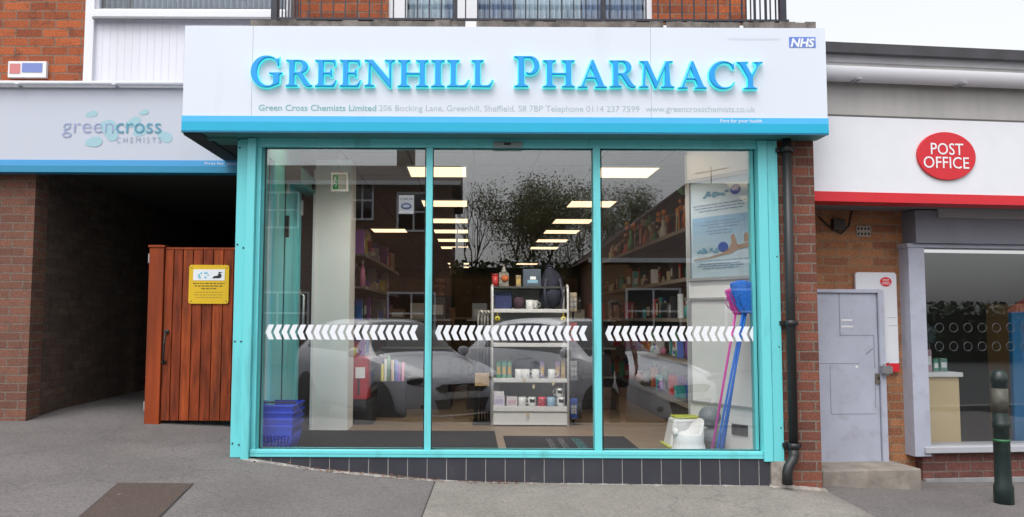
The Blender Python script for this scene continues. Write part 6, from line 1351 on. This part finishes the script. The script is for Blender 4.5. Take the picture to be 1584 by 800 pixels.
# ------------------------------------------------------------------ what the shop window reflects: the street behind the photographer
def rv(px, Yv): return (px - CX) / FPX * Yv          # x of something seen mirrored at virtual distance Yv; it really stands at 12.4 - Yv
def car(name, label, loc, rz, paint, scale=1.0):
    st = [  # s, w, zlow, zbelt, wroof, ztop
        (0.00, .50, .30, .58, .34, .61), (0.06, .66, .22, .66, .46, .70), (0.20, .77, .18, .74, .56, .79), (0.55, .83, .17, .84, .62, .90), (0.95, .85, .17, .91, .66, .98),
        (1.15, .86, .17, .94, .67, 1.03), (1.50, .865, .17, .96, .62, 1.28), (1.85, .87, .17, .98, .58, 1.46), (2.3, .87, .17, .99, .58, 1.515), (2.9, .865, .17, 1.0, .57, 1.50),
        (3.4, .85, .17, 1.01, .55, 1.43), (3.7, .82, .2, 1.0, .54, 1.28), (3.9, .76, .25, .95, .56, 1.02), (3.98, .66, .32, .85, .5, .88)]
    SUB = 5; rows = cr(st, SUB); A = []
    for s_, w, zl, zb, wr, zt in rows:
        k = [(0, zl), (w * .8, zl), (w * .97, zl + .10), (w, lerp(zl, zb, .45)), (w * 1.0, lerp(zl, zb, .75)), (w * .965, zb)]
        up = [(lerp(w * .965, wr, t) + .02 * math.sin(math.pi * t), lerp(zb, zt - .055, t)) for t in (.08, .36, .66, .92)]
        top = [(wr * .93, zt - .025), (wr * .7, zt - .008), (wr * .35, zt), (0, zt + .002)]
        A.append([(x, -s_, z) for x, z in k + up + top])
    n = len(A[0]); root = thing(name, label, 'car', loc)
    groups = {'body': [], 'windscreen': [], 'side_window': [], 'rear_window': []}
    def V(i, j, s): p = A[i][j]; return Vector((p[0] * s * scale, p[1] * scale, p[2] * scale)) + Vector(loc)
    for i in range(len(A) - 1):
        sm = (rows[i][0] + rows[i + 1][0]) / 2
        for j in range(n - 1):
            kind = 'body'
            if 1.14 < sm < 1.86 and j >= 9: kind = 'windscreen'
            elif 5 < j < 9 and 1.45 < sm < 3.35 and not (2.36 < sm < 2.46) and not (sm < 1.62 and j > 6): kind = 'side_window'
            elif 3.42 < sm < 3.8 and j >= 9: kind = 'rear_window'
            groups[kind].append((i, j))
    for kind, fs in groups.items():
        mb = MB()
        for i, j in fs:
            for s in (1, -1): mb.add([V(i, j, s), V(i + 1, j, s), V(i + 1, j + 1, s), V(i, j + 1, s)], [(0, 1, 2, 3)], 0, True)
        if kind == 'body':
            for i in (0, len(A) - 1):
                mb.add([V(i, j, 1) for j in range(n)] + [V(i, j, -1) for j in range(n - 1, -1, -1)], [tuple(range(2 * n))], 0, True)
        mb.build(kind, paint if kind == 'body' else GLASS_C, root)
    lo = Vector(loc); S_ = scale
    def P(x, y, z): return lo + Vector((x, y, z)) * S_
    for sx in (-1, 1):
        for yy in (-.78, -3.2):
            mb = MB(); mx = Matrix.Rotation(R(90), 3, 'Y')
            mb.lathe(P(sx * .70, yy, .31), [(.0, -.17 * S_), (.345 * S_, -.17 * S_), (.345 * S_, .168 * S_), (.0, .168 * S_)], 28, mtx=mx); mb.build('wheel_arch', DARK, root)
            W_ = MB().lathe(P(sx * .78, yy, .31), [(.20 * S_, -.10 * S_), (.29 * S_, -.10 * S_), (.31 * S_, -.06 * S_), (.31 * S_, .06 * S_), (.29 * S_, .105 * S_), (.20 * S_, .105 * S_)], 28, mtx=mx).build('wheel', mat('tyre', (.015, .015, .015), .8), root)
            mb = MB(); mb.lathe(P(sx * .80, yy, .31), [(0, -.05 * S_), (.20 * S_, -.05 * S_), (.20 * S_, .085 * S_), (.18 * S_, .085 * S_), (.17 * S_, .04 * S_), (.0, .04 * S_)], 28, mtx=mx)
            mb.build('rim', mat('alloy', (.45, .46, .47), .4, .2), W_)
        mb = MB(); mb.ell(P(sx * .61, -.235, .66), (.14 * S_, .25 * S_, .075 * S_), 18, 12, mtx=Matrix.Rotation(R(-18 * sx), 3, 'Z') @ Matrix.Rotation(R(14), 3, 'X')); HL = mb.build('headlight', mat('lamp_dark', (.04, .045, .05), .06, spec=.9), root)
        mb = MB(); mb.ell(P(sx * .60, -.06, .655), (.05 * S_, .035 * S_, .045 * S_)); mb.ell(P(sx * .68, -.14, .67), (.04 * S_, .035 * S_, .04 * S_)); mb.build('lens', mat('lamp_lens', (.6, .6, .6), .1, .7), HL)
        mb = MB(); mb.ell(P(sx * .95, -1.36, 1.02), (.10 * S_, .05 * S_, .07 * S_)); mb.build('mirror', paint, root)
        mb = MB(); mb.ell(P(sx * .56, -.06, .36), (.07 * S_, .05 * S_, .05 * S_)); mb.build('fog_lamp', mat('lamp_dark', (.04, .045, .05), .06), root)
        mb = MB(); mb.box(*sorted((P(sx * .86, 0, 0).x, P(sx * .885, 0, 0).x)), P(0, -2.15, 0).y, P(0, -2.0, 0).y, P(0, 0, .86).z, P(0, 0, .885).z); mb.build('door_handle', paint, root)
    mb = MB(); mb.prism([(P(a, 0, 0).x, P(0, 0, b).z) for a, b in ((-.42, .60), (-.34, .53), (.34, .53), (.42, .60), (.30, .64), (-.30, .64))], 'xz', P(0, -.12, 0).y, P(0, .015, 0).y); GR = mb.build('grille', mat('grille_black', (.012, .012, .014), .3), root)
    mb = MB(); pts = [P(.07 * math.cos(a * .2618), .022, .585 + .035 * math.sin(a * .2618)) for a in range(25)]; mb.tube(pts, .006, 6, cap=False); mb.tube([P(-.025, .022, .565), P(-.02, .022, .605)], .006, 6); mb.tube([P(.02, .022, .565), P(.025, .022, .605)], .006, 6); mb.tube([P(-.022, .022, .582), P(.022, .022, .588)], .006, 6); mb.build('badge', mat('chrome', (.7, .7, .7), .15, 1.), GR)
    mb = MB(); mb.prism([(P(a, 0, 0).x, P(0, 0, b).z) for a, b in ((-.36, .26), (.36, .26), (.44, .44), (-.44, .44))], 'xz', P(0, -.12, 0).y, P(0, .012, 0).y); mb.build('lower_grille', mat('grille_black', (.012, .012, .014), .3), root)
    mb = MB(); mb.tube([P(-.5, -.02, .24), P(-.36, .02, .225), (P(.36, .02, .225)), P(.5, -.02, .24)], .012, 6); mb.build('chrome_lip', mat('chrome', (.7, .7, .7), .15, 1.), root)
    mb = MB(); mb.box(P(-.26, 0, 0).x, P(.26, 0, 0).x, P(0, .012, 0).y, P(0, .026, 0).y, P(0, 0, .46).z, P(0, 0, .56 - .005).z - .02); mb.build('number_plate', mat('plate_white', (.6, .6, .58), .5), root)
    root.rotation_euler.z = rz
    return root
PNT1 = mat('car_paint_grey', (.66, .68, .74), .3, .0, coat=1.0); PNT2 = mat('car_paint_silver', (.82, .83, .87), .3, .0, coat=1.0)
car('parked_car', 'grey hatchback parked nose to the pharmacy, reflected in the left and middle panes', (rv(716, 11.3), 1.1, -.34), R(-35), PNT1, 1.03)
car('parked_car', 'lighter silver hatchback parked beside the grey one, reflected in the right pane', (rv(1066, 11.3), 1.1, -.36), R(-38), PNT2, 1.06)

# people
def skinmesh(name, J, E, m, parent, sub=2):
    names = list(J); me = bpy.data.meshes.new(name); off = wloc(parent)
    me.from_pydata([Vector(J[k][0]) for k in names], [(names.index(a), names.index(b)) for a, b in E], [])
    o = bpy.data.objects.new(name, me); COL.objects.link(o)
    md = o.modifiers.new('skin', 'SKIN'); md.use_smooth_shade = True
    for i, k in enumerate(names):
        r_ = J[k][1]; r_ = r_ if isinstance(r_, tuple) else (r_, r_); me.skin_vertices[0].data[i].radius = r_
        me.skin_vertices[0].data[i].use_root = (i == 0)
    s_ = o.modifiers.new('sub', 'SUBSURF'); s_.levels = sub; s_.render_levels = sub
    m2_ = eval_mesh(o); m2_.materials.clear(); m2_.materials.append(m)
    for p in m2_.polygons: p.use_smooth = True
    o = bpy.data.objects.new(name, m2_); COL.objects.link(o); o.parent = parent; return o
def person(label, loc, rz, shirt, legs, short, hair, H=1.75, arm_bend=0., cat='person'):
    k = H / 1.75; t = thing('person', label, 'person', loc)
    SK = mat('skin', (.45, .24, .165), .55, var=.05)
    J = {}; E = []
    def j(n, x, y, z, r_): J[n] = (Vector((x, y, z)) * k, r_ if isinstance(r_, tuple) else r_ * k)
    j('pelvis', 0, 0, .95, .125); j('spine', 0, .005, 1.12, .12); j('chest', 0, .0, 1.32, .145); j('neck', 0, .0, 1.475, .058); j('throat', 0, .012, 1.53, .055); j('head', 0, .02, 1.61, .088); j('crown', 0, .01, 1.70, .07)
    E += [('pelvis', 'spine'), ('spine', 'chest'), ('chest', 'neck'), ('neck', 'throat'), ('throat', 'head'), ('head', 'crown')]
    for s, n in ((-1, 'a'), (1, 'b')):
        j('sh' + n, s * .185, -.0, 1.415, .062); j('el' + n, s * .255, -.02, 1.13, .044); j('wr' + n, s * .275, .09 + arm_bend, .90 + arm_bend * .6, .027); j('pm' + n, s * .275, .125 + arm_bend * 1.2, .845 + arm_bend * .7, .033)
        E += [('chest', 'sh' + n), ('sh' + n, 'el' + n), ('el' + n, 'wr' + n), ('wr' + n, 'pm' + n)]
        b = Vector(J['pm' + n][0]) / k
        for f, (dy, L) in enumerate(((.030, .072), (.012, .080), (-.008, .074), (-.027, .058))):
            j('f%d' % f + n, b.x, b.y + dy, b.z - .032, .0105); j('g%d' % f + n, b.x - s * .006, b.y + dy + .004, b.z - .032 - L * .55, .0095); j('h%d' % f + n, b.x - s * .022, b.y + dy + .008, b.z - .032 - L, .008)
            E += [('pm' + n, 'f%d' % f + n), ('f%d' % f + n, 'g%d' % f + n), ('g%d' % f + n, 'h%d' % f + n)]
        j('t0' + n, b.x - s * .01, b.y + .042, b.z - .004, .011); j('t1' + n, b.x - s * .02, b.y + .058, b.z - .034, .0095); E += [('pm' + n, 't0' + n), ('t0' + n, 't1' + n)]
        j('hip' + n, s * .095, 0, .88, .092); j('kn' + n, s * .105, .02, .49, .058); j('cf' + n, s * .108, -.01, .34, .056); j('an' + n, s * .11, -.02, .09, .037); j('ft' + n, s * .12, .12, .045, .036)
        E += [('pelvis', 'hip' + n), ('hip' + n, 'kn' + n), ('kn' + n, 'cf' + n), ('cf' + n, 'an' + n), ('an' + n, 'ft' + n)]
    L0_ = Vector(loc)
    J2 = {a: (b, c) for a, (b, c) in J.items()}
    skinmesh('body', J2, E, SK, t)
    def sub_(keys, grow, extra={}):
        d = {q: (J[q][0], J[q][1] + grow) for q in keys}; d.update(extra); return d
    S = sub_(['spine', 'pelvis', 'chest', 'sha', 'shb'], .032); S['neck'] = (J['neck'][0] + Vector((0, 0, -.035)), .085 * k); S['pelvis'] = (J['pelvis'][0] + Vector((0, 0, -.06)), .155 * k)
    for n in 'ab':
        e_ = J['sh' + n][0].lerp(J['el' + n][0], .62); S['sl' + n] = (e_, .064 * k)
    skinmesh('shirt', S, [('spine', 'pelvis'), ('spine', 'chest'), ('chest', 'neck'), ('chest', 'sha'), ('chest', 'shb'), ('sha', 'sla'), ('shb', 'slb')], shirt, t)
    if short: ends = {'ka': (J['hipa'][0].lerp(J['kna'][0], .88), .085 * k), 'kb': (J['hipb'][0].lerp(J['knb'][0], .88), .085 * k)}
    else: ends = {'ka': (J['kna'][0], .072 * k), 'kb': (J['knb'][0], .072 * k), 'ma': (J['ana'][0], .055 * k), 'mb': (J['anb'][0], .055 * k)}
    T = sub_(['pelvis', 'hipa', 'hipb'], .026, ends); T['waist'] = (J['pelvis'][0] + Vector((0, 0, .13)), .148 * k)
    skinmesh('shorts' if short else 'trousers', T, [('pelvis', 'waist'), ('pelvis', 'hipa'), ('pelvis', 'hipb'), ('hipa', 'ka'), ('hipb', 'kb')] + ([] if short else [('ka', 'ma'), ('kb', 'mb')]), legs, t)
    for n, s in (('a', -1), ('b', 1)):
        a = J['an' + n][0]; f = J['ft' + n][0]
        skinmesh('shoe', {'x': (a + Vector((0, -.02, -.035)), .05), 'y': (a.lerp(f, .5) + Vector((0, .0, -.012)), .05), 'z': (f + Vector((0, .07, -.005)), .04)}, [('x', 'y'), ('y', 'z')], mat('shoe_black', (.02, .02, .022), .6), t)
    hd = J['head'][0] + L0_
    mb = MB(); mb.ell(hd + Vector((0, -.03, .055)) * k, (.092 * k, .096 * k, .078 * k), 18, 12, jit=.1); mb.ell(hd + Vector((0, -.05, -.01)) * k, (.08 * k, .06 * k, .09 * k), 16, 10, jit=.1); mb.build('hair', hair, t)
    mb = MB(); mb.ell(hd + Vector((0, .112, -.01)) * k, (.014 * k, .02 * k, .024 * k)); mb.ell(hd + Vector((-.092, .0, -.01)) * k, (.012, .022, .03)); mb.ell(hd + Vector((.092, .0, -.01)) * k, (.012, .022, .03)); mb.build('nose_and_ears', SK, t)
    mb = MB()
    for s in (-1, 1): mb.ell(hd + Vector((s * .033, .096, .014)) * k, (.013, .008, .008))
    mb.build('eyes', mat('eye', (.05, .04, .035), .2), t)
    mb = MB(); mb.ell(hd + Vector((0, .095, -.052)) * k, (.024, .01, .006)); mb.build('mouth', mat('lip', (.35, .12, .1), .5), t)
    t.rotation_euler.z = rz
    return t
person('person in a black t-shirt and dark shorts reflected in the right pane', (rv(950, 10.8), 1.6, roadz(1.6) + .005), R(5), mat('cloth_black', (.014, .014, .017), .85), mat('cloth_dark', (.03, .03, .038), .85), True, mat('hair_dark', (.03, .02, .015), .7), 1.74)
person('person with brown hair and dark clothes inside the shop behind the first mullion', (X(680, 12.6), 12.6, FZ + .005), R(150), mat('cloth_black', (.014, .014, .017), .85), mat('cloth_dark', (.03, .03, .038), .85), False, mat('hair_brown', (.16, .075, .035), .7), 1.66)

# houses across the road
ROOF_T = mat('roof_brown', (.075, .045, .035), .9, var=.35, vscale=3)
def rooftile():
    m = brick('roof_tiles', (.085, .05, .038), (.06, .036, .03), (.03, .02, .02), bw=.3, rh=.25, ms=.012, bump=.4)
    return m
RT_ = rooftile()
def house(label, x0, x1, yf, depth, ze, zr_, hip, wins, door):
    z0 = -.6; t = thing('house', label, 'house', ((x0 + x1) / 2, yf - depth / 2, z0), 'houses across the road')
    MB().box(x0, x1, yf - depth, yf, z0, ze).build('wall', HOUSE_B, t)
    o = .35; ym = yf - depth / 2
    A_, B_ = x0 + (depth / 2 if hip else -o), x1 - (depth / 2 if hip else -o)
    mb = MB(); v = [(x0 - o, yf + o, ze), (x1 + o, yf + o, ze), (x1 + o, yf - depth - o, ze), (x0 - o, yf - depth - o, ze), (A_, ym, zr_), (B_, ym, zr_)]
    mb.add(v, [(0, 1, 5, 4), (2, 3, 4, 5), (1, 2, 5), (3, 0, 4), (0, 3, 2, 1)]); rf = mb.build('roof', RT_, t)
    cxx = lerp(x0, x1, .78); mb = MB(); mb.box(cxx, cxx + .7, ym - .3, ym + .3, zr_ - .8, zr_ + .9); ch = mb.build('chimney', HOUSE_B, rf)
    MB().box(x0 - o, x1 + o, yf + o, yf + o + .1, ze - .1, ze + .04).build('gutter', WHITE, t)
    for a, b, c_, d_ in wins:
        mb = MB(); mb.box(a, b, yf + .001, yf + .06, c_, c_ + .07); mb.box(a, b, yf + .001, yf + .06, d_ - .07, d_); mb.box(a, a + .07, yf + .001, yf + .06, c_ + .07, d_ - .07); mb.box(b - .07, b, yf + .001, yf + .06, c_ + .07, d_ - .07); m_ = (a + b) / 2; mb.box(m_ - .03, m_ + .03, yf + .001, yf + .06, c_ + .07, d_ - .07); mb.box(a + .07, b - .07, yf + .002, yf + .058, (c_ + d_) / 2 - .03, (c_ + d_) / 2 + .03); w = mb.build('window', WHITE, t)
        MB().box(a + .05, b - .05, yf + .003, yf + .03, c_ + .05, d_ - .05).build('pane', GLASS_C, w)
    if door:
        D = MB().box(door, door + .95, yf + .002, yf + .06, z0 + .15, z0 + 2.2).build('door', mat('door_green', (.03, .1, .06), .5), t); MB().ell((door + .82, yf + .08, z0 + 1.15), .04).build('handle', mat('chrome', (.7, .7, .7), .15, 1.), D)
    return t
house('tall brown brick house with white windows, reflected in the left pane', -11, rv(697, 28), -15.6, 8, 5.9, 7.3, False, [(-4.2, -3.4, 4.6, 6.0), (-7.5, -6.0, 4.3, 5.6), (-2.6, -1.4, 4.2, 5.6), (-2.9, -1.2, .6, 2.1), (-7.8, -5.6, .6, 2.1)], -4.6)
house('low brick bungalow with a large brown tiled roof, reflected in the right pane', rv(925, 26), 15, -13.6, 8, 3.1, 6.3, True, [(5.0, 6.8, .7, 2.2), (8.2, 10.2, .7, 2.2), (12, 14, .7, 2.2)], 7.2)
TA = thing('tv_aerial', 'thin television aerial on the bungalow roof', 'aerial', (rv(1101, 28), -17.0, 5.6))
x = rv(1101, 30); mb = MB(); mb.tube([(x, -17.4, 5.6), (x, -17.4, 6.9)], .022, 6); mb.tube([(x - .6, -17.4, 6.62), (x + .65, -17.4, 6.85)], .018, 6)
for k in range(7):
    q = lerp(-.55, .6, k / 6); mb.tube([(x + q, -17.4 - .2, 6.63 + (q + .6) * .184), (x + q, -17.4 + .2, 6.63 + (q + .6) * .184)], .008, 4)
mb.build('aerial_rods', IRON, TA)
TA.location = Vector(TA.location)
# trees and hedge
BARK = mat('bark', (.12, .10, .08), .9, var=.3, vscale=8)
LEAFM = mat('tree_leaf', (.21, .23, .11), .7, var=.4, vscale=1.2); LEAF2 = mat('tree_leaf_pale', (.22, .23, .12), .7, var=.4, vscale=1.2)
def tree(label, x, y, H, cr_, leaves, seed, lm):
    rg = random.Random(seed); z0 = -.6; t = thing('tree', label, 'tree', (x, y, z0), 'trees behind the houses across the road')
    mb = MB(); tips = []
    def limb(p, d, L, r_, lev):
        pts = [p]; q = p
        for k in range(3):
            d = (d + Vector((rg.uniform(-.18, .18), rg.uniform(-.18, .18), rg.uniform(-.02, .14)))).normalized(); q = q + d * L / 3; pts.append(q)
        mb.tube(pts, [r_, r_ * .85, r_ * .7, r_ * .55], 6 if lev > 1 else 8)
        if lev >= 4: tips.append(q); return
        for k in range(3 if lev else 4):
            a = rg.uniform(0, 6.28); s_ = rg.uniform(.45, .95); nd = (d + Vector((math.cos(a) * s_, math.sin(a) * s_, rg.uniform(-.1, .35)))).normalized(); limb(q, nd, L * rg.uniform(.62, .78), r_ * .52, lev + 1)
            if lev >= 2: tips.append(q)
    limb(Vector((x, y, z0)), Vector((0, 0, 1)), H * .34, H * .019, 0)
    mz = max(v.z for v in mb.v); k_ = (H * .95 - 0) / (mz - z0); 
    for v in mb.v: v.z = z0 + (v.z - z0) * k_; v.x = x + (v.x - x) * cr_; v.y = y + (v.y - y) * cr_
    mb.build('trunk', BARK, t)
    tips = [Vector((x + (q.x - x) * cr_, y + (q.y - y) * cr_, z0 + (q.z - z0) * k_)) for q in tips]
    if leaves > 20:
        c0 = Vector((x, y, z0 + H * .60)); ra = (H * .29, H * .29, H * .31)
        for _ in range(150):
            v = Vector((rg.gauss(0, 1), rg.gauss(0, 1), rg.gauss(0, 1))).normalized() * (rg.random() ** .4)
            if noise.noise(v * 2.2 + Vector((seed, 0, 0))) > -.12: tips.append(c0 + Vector((v.x * ra[0], v.y * ra[1], v.z * ra[2])))
    if leaves:
        mb = MB()
        for q in tips:
            for _ in range(leaves):
                p = q + Vector((rg.gauss(0, .33), rg.gauss(0, .33), rg.gauss(0, .28))); a = Vector((rg.uniform(-1, 1), rg.uniform(-1, 1), rg.uniform(-1, 1))).normalized(); b = a.cross(Vector((rg.uniform(-1, 1), rg.uniform(-1, 1), rg.uniform(-1, 1)))).normalized(); s_ = rg.uniform(.03, .06)
                mb.add([p - a * s_, p + b * s_ * .6, p + a * s_, p - b * s_ * .6], [(0, 1, 2, 3)], 0)
        mb.build('crown', lm, t, weld=False, normals=False)
    return t
tree('broad leafy green tree, the biggest of those reflected above the display stand', rv(838, 34), -21.6, 8.0, .95, 75, 4, LEAFM)
tree('bare twiggy tree left of the broad leafy tree', rv(728, 36), -23.6, 8.4, .7, 0, 9, LEAFM)
tree('small bare tree between the broad leafy tree and the bungalow', rv(905, 36), -23.8, 8.6, .45, 1, 12, LEAF2)
tree('pale green rounded tree behind the bungalow ridge', rv(972, 42), -29.6, 8.9, .8, 45, 21, LEAF2)
HG = thing('hedge', 'long tall dark green hedge between the houses across the road', 'hedge', (2, -18, -.6))
mb = MB(); rg = random.Random(2)
for _ in range(9000):
    p = Vector((rg.uniform(-14, 18), -18 + rg.gauss(0, .35), -.6 + (rg.random() ** .6) * 3.95)); a = Vector((rg.uniform(-1, 1), rg.uniform(-1, 1), rg.uniform(-1, 1))).normalized(); b = a.cross(Vector((rg.uniform(-1, 1), rg.uniform(-1, 1), .3))).normalized(); s_ = rg.uniform(.08, .16)
    mb.add([p - a * s_, p + b * s_ * .6, p + a * s_, p - b * s_ * .6], [(0, 1, 2, 3)], 0)
mb.build('foliage', mat('hedge_leaf', (.035, .055, .018), .7, var=.4, vscale=2), HG, weld=False, normals=False)
MB().box(-14, 18, -18.3, -17.7, -.7, 3.1).build('stems', mat('hedge_core', (.035, .04, .02), .9), HG)

HG2 = thing('hedge', 'lower dark green hedge reflected in the post office window', 'hedge', (27, -14, -.6))
mb = MB()
for _ in range(5000):
    p = Vector((rg.uniform(17, 40), -14 + rg.gauss(0, .3), -.6 + (rg.random() ** .7) * 2.5)); a = Vector((rg.uniform(-1, 1), rg.uniform(-1, 1), rg.uniform(-1, 1))).normalized(); b = a.cross(Vector((rg.uniform(-1, 1), rg.uniform(-1, 1), .3))).normalized(); s_ = rg.uniform(.08, .16)
    mb.add([p - a * s_, p + b * s_ * .6, p + a * s_, p - b * s_ * .6], [(0, 1, 2, 3)], 0)
mb.build('foliage', mat('hedge_leaf', (.035, .055, .018), .7), HG2, weld=False, normals=False)
MB().box(17, 40, -14.25, -13.75, -.7, 1.4).build('stems', mat('hedge_core', (.035, .04, .02), .9), HG2)
GA = thing('garage', 'small garage with a red roof reflected in the post office window', 'garage', (29.5, -11, -.6))
MB().box(26.4, 32.6, -13, -9.2, -.6, 1.5).build('wall', HOUSE_B, GA)
mb = MB(); mb.add([(26, -8.8, 1.5), (33, -8.8, 1.5), (33, -13.4, 1.5), (26, -13.4, 1.5), (27.5, -11.1, 3.6), (31.5, -11.1, 3.6)], [(0, 1, 5, 4), (2, 3, 4, 5), (1, 2, 5), (3, 0, 4), (0, 3, 2, 1)]); mb.build('roof', mat('red_roof', (.28, .04, .035), .8, var=.2), GA)
MB().box(28, 31, -9.19, -9.15, -.5, 1.3).build('door', mat('garage_door', (.3, .3, .31), .5), GA)
# ------------------------------------------------------------------ turn the post office about its pivot
rot = Matrix.Rotation(PO_A, 3, 'Z')
for o in PO_THINGS:
    o.location = rot @ (Vector(o.location) - PO_PIV) + PO_PIV
    o.rotation_euler.z = PO_A
